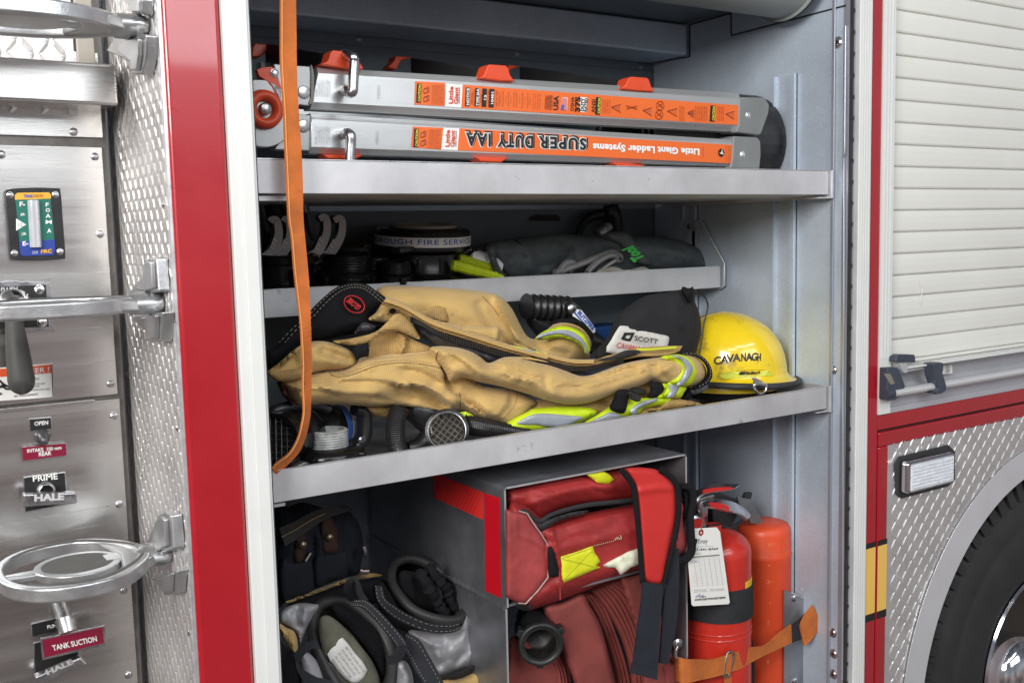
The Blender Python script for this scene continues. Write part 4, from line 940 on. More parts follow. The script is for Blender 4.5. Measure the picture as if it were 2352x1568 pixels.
# big upside-down title: corners in the letters' own sense (start at the right, baseline on top)
def flip(body, xr, ytr, xl, ytl, hr, m, parent, bold, off=.0024, cv=cid, mb=None):
    stxt(None, body, (xr, ytr), (xl, ytl), (xr-.0, ytr+hr), m, parent, bold, cv, mb, off, sp=1.22 if body.isupper() else 1.05)
for bd_, m_, of in ((.085, inkw, .0020), (.035, inkb, .0034)):
    for wds, xr, xl in (('SUPER', 1343, 1237), ('DUTY', 1221, 1142), ('IAA', 1124, 1070)):
        k = (xr-1070)/273; e_ = 0
        flip(wds, xr+e_, 318+k*0+(1343-xr)*-.047-e_*.6+1, xl-e_, 318+(1343-xl)*-.047-e_*.6+1, 25-(1343-xr)*-.012, m_, S5, bd_, of)
for wds, xr, xl, in (('SUPER', 1346, 1240), ('DUTY', 1224, 1145), ('IAA', 1127, 1073)):
    flip(wds, xr, 316-(1343-xr)*.047, xl, 316-(1343-xl)*.047, 25, inkb, S5, .105, .0016)
flip('Little Giant Ladder Systems', 1604, 338.5, 1361, 326, 18, inkw, S5, .05)
ec = P(*cB([(1318, 1073)])[0], Y=YR-.0022)
lp('emblem', MB().lathe([(.0001, -.0004), (.0085, -.0004), (.0085, 0)], ec, (0, 1, 0), 30), inkb, S5)
lp('emblem_star', MB().prism([ec+Vector((x_*.0075, -.0012, z_*.0075)) for x_, z_ in ((-1, -.1), (-.2, .0), (0.3, 1), (.35, .1), (.9, -.5), (.1, -.35))], (0, .0004, 0)), inkw, S5)
sm_ = MB()
for i in range(3): vert_txt(('littlegiantladders.com', 'scan for more', 'product details')[i], 1345+i*14, 1352+i*14, 1140, 1025, inkdo, S5, cv=cB, mb=sm_)
vert_txt('scan to watch', 1180, 1188, 1105, 1030, inkdo, S5, cv=cB, mb=sm_)
sm_.build('fine_print', inkdo, S5)
em = MB()
for i, s_ in enumerate(('INSERT LOCK', 'ASSEMBLY', 'COMPLETELY', 'INTO JOINT', 'BEFORE USING', 'LADDER')):
    vert_txt(s_, 555+i*20, 568+i*20, 748-(i % 2)*10, 612+(i % 2)*10, alu, RU, mb=em)
    vert_txt(s_, 550+i*20, 563+i*20, 1110-(i % 2)*10, 975+(i % 2)*10, alu, RL, mb=em)
vert_txt('10251', 1030, 1050, 760, 665, alu, RU, mb=em); vert_txt('10251', 1018, 1038, 1110, 1015, alu, RL, mb=em)
em.build('embossed_text', mat('emboss', (.42, .43, .44), .4, .6), RU)
# ================================================================== ROLLED MAT behind the ladder
RM = thing('rolled_mat', (0, 0, 0), 'rolled black rubber mat standing its round end out behind the ladder feet', 'rubber mat')
mo = cB([(840, 590), (900, 585), (1010, 585), (1400, 597), (1620, 595), (1700, 640), (1760, 720), (1795, 820), (1795, 930), (1770, 1060), (1720, 1180), (1560, 1250), (1400, 1200), (1100, 900), (900, 700)])
c0 = P(1785, 292, Y=.30); 
prof = [(0, 0)]
# spiral section extruded along X
sec = []; N = 90
zc_m = P(1600, 290, X=1.79).z
ym, rm = .285, .115
zmc = P(1250, 379, Y=.04).z-.045+rm+.004
for k in range(N+1):
    t = k/N; a = 2*math.pi*2.6*t+1.2; rr = rm*(1-.42*t); sec.append((ym+rr*math.cos(a), zmc+rr*math.sin(a)))
L0 = [(1.44, p[0], p[1]) for p in sec]; L1 = [(1.832, p[0], p[1]) for p in sec]
MB().ribbon(L0, L1, .0035, 0).build('mat_roll', mat('mat_rubber', (.014, .014, .015), .4, var=.3, vs=14, bump=.15, bs=60, dirt=((.07, .07, .07), .68, 20)), RM, smooth=False)
MB().ribbon([(1.48, .33, zmc+.055+i*.008) for i in range(2)]+[(1.5, .36, zmc+.10)], [(1.78, .33, zmc+.055+i*.008) for i in range(2)]+[(1.78, .36, zmc+.104)], .003, 3).build('mat_flap', rubber, RM)
# ================================================================== ORANGE STRAP hanging in front
STR = MB()
def PL_(pts, Y): return [P(x, y, Y=(Y(i) if callable(Y) else Y)) for i, (x, y) in enumerate(pts)]
lf = [(643, -260), (643, 60), (643.5, 150), (650, 250), (652.5, 320), (657, 420), (661, 500), (668, 546), (673, 610), (680, 673), (688, 735), (692, 786), (695, 840), (694, 880), (696.5, 942), (692, 974), (684, 1005), (664, 1040), (634, 1063), (624, 1075)]
rgt = [(675, -260), (680, 60), (681, 150), (685, 250), (690, 320), (695, 420), (696, 500), (700, 546), (706, 610), (711, 673), (713, 735), (714, 786), (714, 840), (714, 880), (712.5, 942), (708, 974), (700, 1005), (688, 1034), (664, 1062), (634, 1090)]
ys = [.012]*6+[.014, .016, .018, .02, .022, .024, .024, .024, .026, .028, .032, .034, .036, .036]
STR.ribbon([P(*p, Y=ys[i]) for i, p in enumerate(lf)], [P(*p, Y=ys[i]+(.006 if i > 10 else 0)) for i, p in enumerate(rgt)], .0016, 5)
ST = STR.build('hanging_strap', orange, None, smooth=False)
tag(ST, 'orange webbing strap hanging straight down the left side of the open locker', 'strap')
sb = MB(); ml = [((a[0]*.86+b[0]*.14), a[1]) for a, b in zip(lf, rgt)]
sb.tube([P(*p, Y=ys[i]-.0022) for i, p in enumerate(ml)], .0006, 5, 5); sb.build('stitching', mat('pale_orange', (.85, .42, .15), .8), ST)
# ================================================================== MIDDLE SHELF
def sil(name, m, parent, outline, Y, T_, cv, **k): return pillow(name, m, parent, outline, Y, T_, cv=cv, **k)
WR = [((.47,), [(170, 700), (255, 632), (305, 540), (318, 440), (300, 345), (258, 335), (240, 352)], .455),
      ((.47,), [(230, 700), (340, 650), (400, 560), (425, 450), (412, 350), (378, 332), (362, 350)], .465),
      ((.47,), [(560, 690), (660, 640), (722, 540), (756, 440), (752, 335), (720, 312), (690, 330)], .455),
      ((.47,), [(640, 690), (770, 650), (845, 560), (892, 450), (893, 345), (860, 322), (822, 345)], .465)]
hookm = mat('cast_steel', (.30, .29, .28), .36, .75, var=.3, vs=30, bump=.1, bs=150)
wl = ['cast spanner wrench hook nearest the door frame', 'cast spanner wrench hook just left of the orange strap', 'cast spanner wrench hook just right of the orange strap', 'cast spanner wrench hook farthest right in the rack']
for (_, pts, y_), lab in zip(WR, wl):
    W_ = thing('spanner_wrench', (0, 0, 0), lab, 'wrench', 'spanner wrenches hanging in the rack on the middle shelf')
    pp = cC(pts); c3_ = [P(p[0], p[1], Y=y_) for p in pp]
    L_s, _ = cat([Vector(p) for p in c3_], [0]*len(c3_), 6)
    mb = MB(); ww = .0085; dd = .02
    L1, R1 = [], []
    for i, p in enumerate(L_s):
        t = (L_s[min(i+1, len(L_s)-1)]-L_s[max(i-1, 0)]); t.y = 0; t.normalize(); n = Vector((-t.z, 0, t.x))
        k = ww*(1.2-.5*i/len(L_s)); L1.append(p+n*k); R1.append(p-n*k)
    n_ = len(L1); vs = L1+R1+[p+Vector((0, dd, 0)) for p in L1]+[p+Vector((0, dd, 0)) for p in R1]
    fs = []
    for i in range(n_-1):
        fs += [(i, i+1, n_+i+1, n_+i), (2*n_+i, 3*n_+i, 3*n_+i+1, 2*n_+i+1), (i, 2*n_+i, 2*n_+i+1, i+1), (n_+i, n_+i+1, 3*n_+i+1, 3*n_+i)]
    fs += [(0, n_, 3*n_, 2*n_), (n_-1, 3*n_-1, 4*n_-1, 2*n_-1)]
    mb.add(vs, fs); mb.build('hook', hookm, W_, bevel=.003, seg=3)
    a, b = pp[1], pp[2]
    txt('TFT', (a[0]+2, a[1]-3), (b[0]-1, b[1]-6), (a[0]-5, a[1]-10), dict(Y=y_), alu, W_, .03, off=.002)
    s0 = Vector(c3_[0]); MB().tube([s0+Vector((0, .01, 0)), s0+Vector((-.03, .03, .05)), s0+Vector((-.05, .05, .14))], [.008, .009, .01], 10, 4).build('handle', black, W_, smooth=True)
RK = thing('tool_rack', (0, 0, 0), 'black bracket holding the hooked wrenches at the left of the middle shelf', 'rack')
MB().prism([P(*p, Y=.56) for p in cC([(140, 100), (555, 100), (552, 170), (470, 420), (430, 640), (160, 680)])], (0, .02, 0)).build('back_plate', blackm, RK, bevel=.003)
MB().tube([P(*p, Y=.50) for p in cC([(150, 190), (175, 300), (215, 420), (240, 430)])], .011, 10, 4, flat=.5).build('rack_arm', alud, RK, smooth=True)
MB().tube([P(*p, Y=.50) for p in cC([(555, 180), (575, 300), (600, 420), (640, 510)])], .012, 10, 4, flat=.5).build('rack_arm', alud, RK, smooth=True)
MB().prism([P(*p, Y=.49) for p in cC([(545, 172), (575, 175), (590, 275), (550, 272)])], (0, .01, 0)).build('rack_tab', alud, RK, bevel=.002)
# fittings
TILT = {}
def fitting(name, label, cx, cyb, Y, prof, m=hard, cv=cC, lugs=0, lr=.0, lh=(.0, .02), cat_='hose fitting', group='black hose fittings on the middle shelf', seg=48):
    F_ = thing(name, (0, 0, 0), label, cat_, group)
    c = P(*cv([(cx, cyb)])[0], Y=Y)
    MB().lathe(prof, c, (0, 0, 1), seg).build('body', m, F_, smooth=True)
    for k in range(lugs):
        a = 2*math.pi*k/lugs+.5; d = Vector((math.cos(a), math.sin(a), 0)); e = Vector((-d.y, d.x, 0)); q_ = c+d*lr
        MB().prism([q_+e*.008+Vector((0, 0, lh[0])), q_-e*.008+Vector((0, 0, lh[0])), q_-e*.006+d*.010+Vector((0, 0, lh[0])), q_+e*.006+d*.010+Vector((0, 0, lh[0]))], (0, 0, lh[1]-lh[0])).build('lug', m, F_, bevel=.002)
    TILT[F_] = (.085, 0, 0)
    return F_, c
def threads(r, h0, h1, n, dr=.0016):
    o = []
    for k in range(n):
        z0 = h0+(h1-h0)*k/n; z1 = h0+(h1-h0)*(k+1)/n; o += [(r, z0), (r-dr, z0+(z1-z0)*.4), (r-dr, z0+(z1-z0)*.55), (r, z1-.0003)]
    return o
fitting('hose_adapter', 'large black hose adapter at the left end of the middle shelf behind the orange strap', 350, 960, .465,
        [(.0001, 0), (.072, 0), (.074, .01), (.060, .014), (.060, .050), (.070, .054), (.071, .066), (.064, .070), (.057, .070), (.055, .055), (.0001, .054)], lugs=3, lr=.068, lh=(.012, .045))
fitting('hose_adapter', 'threaded black hose coupling between the orange strap and the banded coupling', 930, 920, .455,
        [(.0001, 0), (.062, 0), (.064, .004), (.064, .024), (.054, .028)]+threads(.052, .030, .062, 6)+[(.046, .064), (.044, .060), (.044, .03), (.0001, .03)], lugs=4, lr=.062, lh=(.002, .022))
fitting('hose_adapter', 'flat black ring fitting behind the threaded coupling', 935, 760, .52,
        [(.0001, 0), (.056, 0), (.058, .006), (.058, .034), (.062, .036), (.062, .042), (.054, .043), (.050, .038), (.0001, .03)])
fitting('hose_nipple', 'smallest threaded black nipple in front of the banded coupling', 1365, 910, .41,
        [(.0001, 0), (.036, 0), (.038, .004), (.038, .016), (.030, .019)]+threads(.033, .021, .044, 6, .0014)+[(.029, .046), (.027, .042), (.0001, .02)], lugs=3, lr=.036, lh=(.002, .016))
fitting('hose_nipple', 'ribbed black fitting lying just left of the banded coupling', 1190, 880, .47,
        threads(.034, .0, .05, 8)+[(.030, .05), (.0001, .05)])
BF, bc_ = fitting('hose_coupling', 'wide black hose coupling wrapped with a white fire service band', 1620, 872, .50,
        [(.0001, -.004), (.104, -.004), (.106, .002), (.098, .010), (.084, .016), (.081, .020), (.081, .058), (.094, .064), (.102, .068), (.102, .104), (.098, .110), (.076, .110), (.074, .100), (.062, .100), (.060, .06), (.0001, .055)], group=None)
for k in range(10):
    a = k*math.pi/5; MB().box(-.003, .003, -.084, -.0805, .022, .052).build('rib', hard, BF).matrix_local = Matrix.Translation(bc_) @ Matrix.Rotation(a, 4, 'Z')
def cyl(c, r, h): # (angle from the camera-facing side, height) -> point
    a0 = math.atan2(CAM.y-c.y, CAM.x-c.x)
    return lambda u, v: Vector((c.x+r*math.cos(a0+u), c.y+r*math.sin(a0+u), c.z+h+v))
cb = cyl(bc_, .1028, .078)
bb = MB(); L1 = [cb(-1.7+i*.1, -.002) for i in range(35)]; R1 = [cb(-1.7+i*.1, .018) for i in range(35)]
bb.ribbon(L1, R1, .0004, 0); BBo = bb.build('name_band', inkw, BF, smooth=False)
cb2 = cyl(bc_, .1036, .078)
txt3('PETERBOROUGH FIRE SERVICE', lambda u, v: cb2(-2.05+u*3.35, .004+v*.0105), inkbl, BBo, .01, 1.1)
rg = bc_+Vector((.0, -.005, .112)); MB().lathe([(.070, 0), (.070, .006), (.058, .007), (.056, .0), (.070, 0)], rg, (0, 0, 1), 48).build('sealing_ring', mat('beige_ring', (.35, .33, .27), .5), BF, smooth=True)
MB().box(-.032, .032, -.012, .012, 0, .012).build('clip', black, BF, bevel=.003).matrix_local = Matrix.Translation(P(*cC([(1445, 600)])[0], Y=.42)) @ Matrix.Rotation(.5, 4, 'Z')
MB().box(-.024, .024, -.01, .01, 0, .022).build('clip', black, BF, bevel=.003).matrix_local = Matrix.Translation(P(*cC([(1775, 545)])[0], Y=.50)) @ Matrix.Rotation(-.3, 4, 'Z')
# mallet handle
MH = MB().tube([P(*p, Y=.56) for p in cC([(880, 640), (960, 610), (1080, 580), (1180, 555)])], [.014, .016, .020, .018], 16, 3).build('mallet_handle', wood, None, smooth=True)
tag(MH, 'dark brown tool handle lying behind the black adapters', 'handle')
# lime clips
LC = thing('strap_clip', (0, 0, 0), 'lime yellow two-pronged clip standing behind the banded coupling', 'clip')
MB().prism([P(*p, Y=.56) for p in cC([(1540, 540), (1590, 520), (1585, 445), (1635, 440), (1640, 490), (1695, 500), (1700, 450), (1755, 455), (1750, 500), (1775, 500), (1770, 560), (1600, 580)])], (0, .012, 0)).build('clip_body', yelg, LC, bevel=.003)
MB().tube([P(*p, Y=.57) for p in cC([(1555, 400), (1575, 390), (1590, 410), (1570, 430), (1555, 415)])], .002, 8).tube([P(*p, Y=.57) for p in cC([(1620, 400), (1645, 390), (1655, 415), (1630, 430)])], .002, 8).build('wire_eye', alud, LC)
for i_, (a, b, lab) in enumerate((((1895, 745), (2350, 860), 'lime yellow ribbed wedge lying in front on the shelf lip'), ((1955, 690), (2330, 800), 'lime yellow ribbed wedge lying just behind the front one'))):
    W_ = thing('door_wedge', (0, 0, 0), lab, 'wedge', 'lime wedges beside the grey bag')
    pa, pb = P(*cC([a])[0], Y=.40+i_*.03), P(*cC([b])[0], Y=.39+i_*.03)
    MB().tube([pa, pa.lerp(pb, .3), pa.lerp(pb, .7), pb], [.011, .012, .009, .006], 8, 3, flat=.8).build('wedge_body', yelg, W_)
    for k in range(6): MB().tube([pa.lerp(pb, .06+k*.15), pa.lerp(pb, .12+k*.15)], .0125-k*.0006, 8, flat=.9).build('wedge_rib', yelg, W_, bevel=.001)
# grey dry bag
GB = thing('grey_bag', (0, 0, 0), 'long dark grey nylon bag with green lettering on the middle shelf', 'bag')
sil('bag_body', greybag, GB, [(345, 430), (430, 400), (560, 375), (700, 360), (900, 345), (1000, 350), (1180, 360), (1300, 330), (1430, 335), (1500, 365), (1700, 370), (1850, 400), (1980, 460), (2060, 560), (2075, 620), (1500, 640), (1000, 690), (700, 690), (560, 690), (470, 640), (420, 560), (360, 520)], .45, .034, cD, R=36, g=5, nz=.004, nzs=40, wr=.003, wrs=(60, 30), wra=.5,
    folds=[([(935, 370), (960, 450), (975, 560)], 16, -.012), ([(600, 400), (680, 520), (700, 640)], 12, .008), ([(1330, 350), (1460, 400), (1600, 560)], 14, .008), ([(1500, 430), (1750, 480), (1950, 500)], 20, .008), ([(1050, 440), (1250, 470), (1400, 560)], 18, -.006), ([(1700, 390), (1850, 450), (1980, 540)], 10, -.006), ([(780, 600), (950, 570), (1000, 500)], 10, -.006)])
sil('bag_strap', mat('grey_strap', (.04, .045, .05), .7), GB, [(560, 380), (600, 380), (640, 450), (700, 560), (720, 660), (690, 665), (650, 560), (590, 450)], .425, .012, cD, R=6)
sil('bag_pocket', mat('grey_pocket', (.085, .09, .10), .6, var=.15, vs=20, bump=.3, bs=60), GB, [(1230, 350), (1380, 330), (1450, 360), (1560, 490), (1600, 580), (1480, 560), (1390, 440), (1290, 390)], .408, .008, cD, R=14)
sil('bag_mouth', blackm, GB, [(185, 510), (250, 450), (350, 410), (430, 405), (440, 430), (360, 440), (280, 480), (215, 530)], .44, .02, cD, R=14)
sil('drawstring_cuff', greybag, GB, [(345, 440), (410, 425), (430, 470), (420, 530), (445, 600), (500, 680), (420, 680), (380, 600), (360, 520)], .42, .02, cD, R=18, folds=[([(360, 470), (420, 460)], 4, .006), ([(365, 500), (425, 495)], 4, .006), ([(375, 540), (430, 530)], 4, .006), ([(385, 575), (440, 570)], 4, .006), ([(400, 610), (460, 610)], 4, .006)])
grn = mat('green_print', (.04, .50, .06), .5)
txt('Tool', (1478, 530), (1405, 445), (1555, 545)[0:2] and (1560, 520), dict(Y=.392), grn, GB, .05, cv=cD, off=.004) if False else None
txt('Tool', (1562, 532), (1472, 440), (1484, 562), dict(Y=.385), grn, GB, .06, cv=cD)
CP = thing('bottle', (0, 0, 0), 'white bottle cap end poking out of the grey bag mouth', 'bottle')
c_ = P(*cD([(330, 575)])[0], Y=.45); MB().lathe([(.0001, -.05), (.020, -.05), (.022, -.045), (.024, -.02), (.026, .0), (.028, .03), (.0001, .03)], c_, (.9, .1, -.25), 28).build('bottle_cap', inkw, CP, smooth=True)
txt('.com', (340, 560), (330, 515), (352, 560), dict(Y=.424), inkb, CP, cv=cD)
# silvery utility hooks in front of the bag
for pts, lab in (([(870, 645), (960, 620), (1120, 560), (1240, 510), (1310, 488), (1370, 510), (1385, 545), (1340, 560)], 'grey metal bar handle with a bent end, upper one on the grey bag'), ([(1120, 645), (1180, 580), (1250, 530), (1320, 510), (1350, 540), (1290, 580), (1200, 640)], 'grey metal loop handle, right of the bent bar on the grey bag'),
                 ([(900, 640), (950, 575), (1000, 565), (1030, 590), (980, 640)], 'small grey metal loop at the left of the bar handles')):
    W_ = MB().tube([P(*p, Y=.385+.006*i) for i, p in enumerate(cD(pts))], .0078, 14, 4, flat=.8).build('bar_handle', mat('dull_bar', (.34, .33, .34), .38, .5, var=.2, vs=30), None, smooth=True)
    tag(W_, lab, 'tool handle', 'bent metal handles on the middle shelf')
GV = thing('work_glove', (0, 0, 0), 'pale cloth glove edge lying under the bent metal handles', 'glove')
sil('glove_cloth', mat('pale_cloth', (.42, .40, .34), .9, var=.2, vs=40, bump=.5, bs=80), GV, [(1190, 640), (1260, 610), (1340, 600), (1420, 625), (1560, 600), (1580, 650), (1200, 660)], .385, .01, cD, R=10)
# black lever on the back wall
BL_ = thing('wall_lever', (0, 0, 0), 'black curved lever standing on a knuckle behind the grey bag', 'lever')
MB().tube([P(*p, Y=.60) for p in cD([(1040, 380), (1070, 300), (1120, 230), (1200, 200), (1300, 190)])], [.010, .010, .011, .013, .015], 14, 4).build('lever_arm', black, BL_, smooth=True)
MB().tube([P(*p, Y=.59) for p in cD([(1300, 125), (1310, 180), (1330, 260), (1340, 340)])], [.019, .024, .022, .020], 18, 4).build('lever_head', black, BL_, smooth=True)
MB().tube([P(*p, Y=.55) for p in cD([(1290, 290), (1240, 325), (1200, 360)])], [.014, .017, .018], 16, 3).build('knuckle', chromed, BL_, smooth=True)
sl = part('wall_slot', MB().prism([P(*p, Y=YB-.001) for p in cD([(665, 245), (690, 215), (720, 200), (880, 200), (905, 225), (905, 248)])], (0, -.008, 0)), mat('rusty_slot', (.05, .04, .035), .8), bevel=.003)

# ================================================================== COAT SHELF
CT = thing('turnout_coat', (0, 0, 0), 'tan firefighter coat with black collar and lime-silver cuffs lying folded on the coat shelf', 'coat')
def cp_(name, m, ol, Y, T_, cv=cE, **k): return pillow(name, m, CT, ol, Y, T_, cv=cv, **k)
# body behind + back sleeve
bb_ = [(867, 662), (939, 657), (1032, 661), (1108, 669), (1148, 680), (1176, 709), (1198, 752), (1215, 775), (1240, 776), (1262, 752), (1290, 735), (1325, 737), (1350, 755), (1362, 785), (1358, 812), (1346, 830), (1290, 836), (1200, 830), (1100, 800), (1000, 780), (900, 760), (870, 720)]
pillow('coat_back', tan, CT, bb_, .25, .055, R=46, g=5, nz=.003, nzs=50, wr=.001, wra=.5,
       folds=[([(1135, 690), (1160, 740), (1185, 785), (1250, 820)], 26, -.022, 1), ([(1140, 690), (1165, 740), (1190, 790), (1250, 825)], 12, .012), ([(1100, 700), (1130, 760), (1170, 800)], 12, -.010), ([(950, 690), (1050, 710), (1110, 740)], 20, .006), ([(1215, 778), (1240, 800), (1300, 812)], 10, -.008), ([(1150, 770), (1160, 800), (1220, 822)], 8, -.010)])
cp_('pocket_flap', tanf, [(1170, 275), (1360, 225), (1390, 340), (1345, 350), (1270, 330), (1180, 300)], .19, .004, R=8)
cp_('sleeve_pocket', tan, [(1270, 330), (1350, 350), (1500, 380), (1700, 385), (1760, 385), (1780, 430), (1760, 490), (1720, 505), (1560, 455), (1400, 400)], .165, .016, R=16, folds=[([(1740, 395), (1765, 430), (1745, 485)], 5, .008)])
# back cuff bands
def band(name, m, ol, Y, T_, cv=cF, R=30, **k): return cp_(name, m, ol, Y, T_, cv=cv, R=R, smooth=3, **k)
band('cuff_rim', cloth_b, [(300, 352), (350, 325), (410, 312), (490, 310), (560, 335), (615, 390), (642, 460), (642, 520), (618, 560), (606, 540), (622, 490), (600, 430), (550, 375), (480, 345), (400, 340), (340, 355)], .185, .012, R=5)
band('cuff_lime', lime, [(228, 445), (300, 392), (400, 362), (480, 370), (560, 410), (600, 470), (615, 545), (580, 560), (560, 512), (500, 472), (400, 446), (300, 458), (260, 462)], .185, .012, R=8)
band('cuff_silver', silverr, [(250, 428), (310, 404), (400, 388), (475, 396), (540, 434), (580, 485), (600, 550), (592, 555), (560, 495), (500, 452), (400, 420), (310, 432), (245, 450)], .1725, .002, R=4, g=4)
# lining + zipper + placket
cp_('coat_lining', liner, [(1120, 330), (1240, 370), (1400, 420), (1600, 500), (1800, 560), (2000, 610), (2128, 640), (2300, 690), (2480, 740), (2560, 730), (2450, 800), (2100, 760), (1700, 650), (1500, 600), (1300, 520), (1180, 440)], .135, .008, R=10, folds=[([(1220, 450), (1400, 490), (1560, 560), (1700, 620)], 9, .010), ([(1250, 490), (1450, 545)], 5, -.006)], nz=.004, nzs=14)
zp = MB(); za_ = cE([(1120, 330), (1200, 365), (1300, 425), (1450, 490), (1600, 530), (1750, 580), (1900, 610), (2050, 640)])+cF([(200, 590), (300, 615), (400, 650), (500, 665), (620, 655), (720, 630), (840, 608)])
zp.tube([P(*p, Y=.118) for p in za_], .0055, 8, 4, flat=.5); ZP = zp.build('zipper', blackm, CT, smooth=True)
cv_z, _ = cat([Vector(P(*p, Y=.113)) for p in za_], [0]*len(za_), 9)
zt = MB()
for i, p in enumerate(cv_z): zt.box(p.x-.0014, p.x+.0014, p.y-.001, p.y+.002, p.z-.0045, p.z+.0045)
zt.build('zipper_teeth', mat('zip_teeth', (.05, .045, .04), .35, .5), CT)
def plk(name, m, top, bot, Y0, th=.0025):
    mb = MB(); mb.ribbon([P(*p, Y=Y0) for p in top], [P(*p, Y=Y0-.012) for p in bot], th, 5); return mb.build(name, m, CT, smooth=False)
plk('placket', tanf, cE([(930, 178), (1000, 200), (1080, 232), (1160, 278), (1250, 330), (1360, 375), (1500, 418), (1650, 465), (1800, 515), (1950, 555), (2060, 585), (2128, 600)])+cF([(250, 548), (310, 560), (420, 590), (520, 606), (640, 605), (740, 575), (860, 540), (940, 520), (1060, 508), (1180, 505), (1258, 507)]),
    cE([(900, 215), (960, 235), (1050, 262), (1130, 310), (1220, 365), (1330, 410), (1470, 452), (1620, 498), (1770, 545), (1920, 585), (2030, 612), (2100, 628)])+cF([(240, 572), (300, 588), (400, 616), (510, 634), (640, 632), (750, 610), (860, 592), (960, 575), (1080, 575), (1180, 560), (1240, 535)]), .125)
plk('placket_edge', tan, cE([(930, 178), (1000, 200), (1080, 232), (1160, 278), (1250, 330), (1360, 375), (1500, 418), (1650, 465), (1800, 515), (1950, 555), (2060, 585), (2128, 600)])+cF([(250, 548), (310, 560), (420, 590), (520, 606), (640, 605)]),
    cE([(925, 190), (995, 210), (1075, 243), (1155, 290), (1245, 342), (1355, 387), (1495, 430), (1645, 477), (1795, 526), (1945, 566), (2055, 596), (2124, 610)])+cF([(248, 556), (308, 568), (418, 597), (518, 613), (638, 612)]), .117, .003)
cp_('velcro', blackm, [(640, 602), (760, 575), (850, 535), (930, 530), (970, 545), (900, 575), (780, 600)], .108, .002, cv=cF, R=5, smooth=2)
band('flap_lime', lime, [(60, 500), (150, 518), (230, 538), (305, 548), (300, 558), (220, 548), (140, 528), (65, 510)], .109, .003, R=3)
band('flap_lime', lime, [(935, 520), (1040, 520), (1150, 510), (1225, 505), (1210, 518), (1120, 524), (1030, 532), (960, 532)], .104, .003, R=3)
band('flap_silver', silverr, [(142, 518), (222, 538), (220, 548), (140, 527)], .1055, .003, R=3)
cp_('collar_facing', tan, [(805, 330), (860, 280), (900, 215), (935, 182), (985, 205), (1070, 250), (1150, 310), (1260, 370), (1330, 430), (1240, 420), (1180, 460), (1100, 350), (1050, 310), (1000, 310), (960, 345), (900, 350)], .150, .012, R=16, folds=[([(830, 320), (900, 300), (1000, 240)], 5, .004), ([(900, 330), (960, 290), (1060, 260)], 5, -.004)])
cp_('hanger_loop', cloth_b, [(955, 265), (985, 250), (1010, 262), (990, 290), (965, 288)], .13, .006, R=5)
# black collar
cp_('collar', cloth_b, [(130, 515), (200, 430), (290, 340), (380, 262), (430, 210), (490, 155), (560, 100), (640, 66), (730, 60), (800, 78), (860, 120), (905, 152), (937, 182), (900, 225), (850, 280), (810, 325), (860, 345), (930, 345), (900, 400), (750, 430), (600, 455), (480, 485), (380, 500), (280, 530), (180, 620), (70, 700), (45, 640), (55, 560)], .175, .030, R=60, folds=[([(560, 430), (700, 350), (800, 330)], 14, .010), ([(700, 310), (820, 150)], 14, -.003)], nz=.002)
cp_('collar_liner', liner, [(700, 430), (760, 355), (820, 365), (860, 385), (820, 420), (760, 425)], .138, .006, R=8, nz=.004, nzs=9)
stc = MB(); thr = mat('pale_thread', (.30, .28, .23), .8)
for pts in ([(150, 500), (260, 385), (380, 285), (470, 190), (560, 115), (650, 82), (740, 78), (820, 110), (905, 180), (925, 195)], [(190, 500), (290, 390), (400, 305), (490, 210), (580, 135), (660, 100), (740, 97), (810, 128), (890, 195), (912, 212)]):
    q_, _ = cat([Vector((*p, 0)) for p in cE(pts)], [0]*len(pts), 8)
    for i in range(0, len(q_)-1, 2): stc.tube([P(q_[i].x, q_[i].y, Y=.139), P(q_[i+1].x, q_[i+1].y, Y=.139)], .0006, 4)
stc.build('stitching', thr, CT)
eg = MB(); ce = (700, 220)
eg.tube([P(*cE([(ce[0]+74*math.cos(t)+8*math.sin(t), ce[1]+62*math.sin(t)+10*math.cos(t))])[0], Y=.138) for t in [k*math.pi/16 for k in range(32)]], .0010, 6, closed=True)
eg.build('collar_emblem', inkr, CT)
txt('GLOBE', (738, 232), (672, 168), (708, 262), dict(Y=.1385), inkr, CT, .04, cv=cE) if False else txt('GLOBE', (752, 236), (668, 172), (722, 262), dict(Y=.138), inkr, CT, .04, cv=cE)
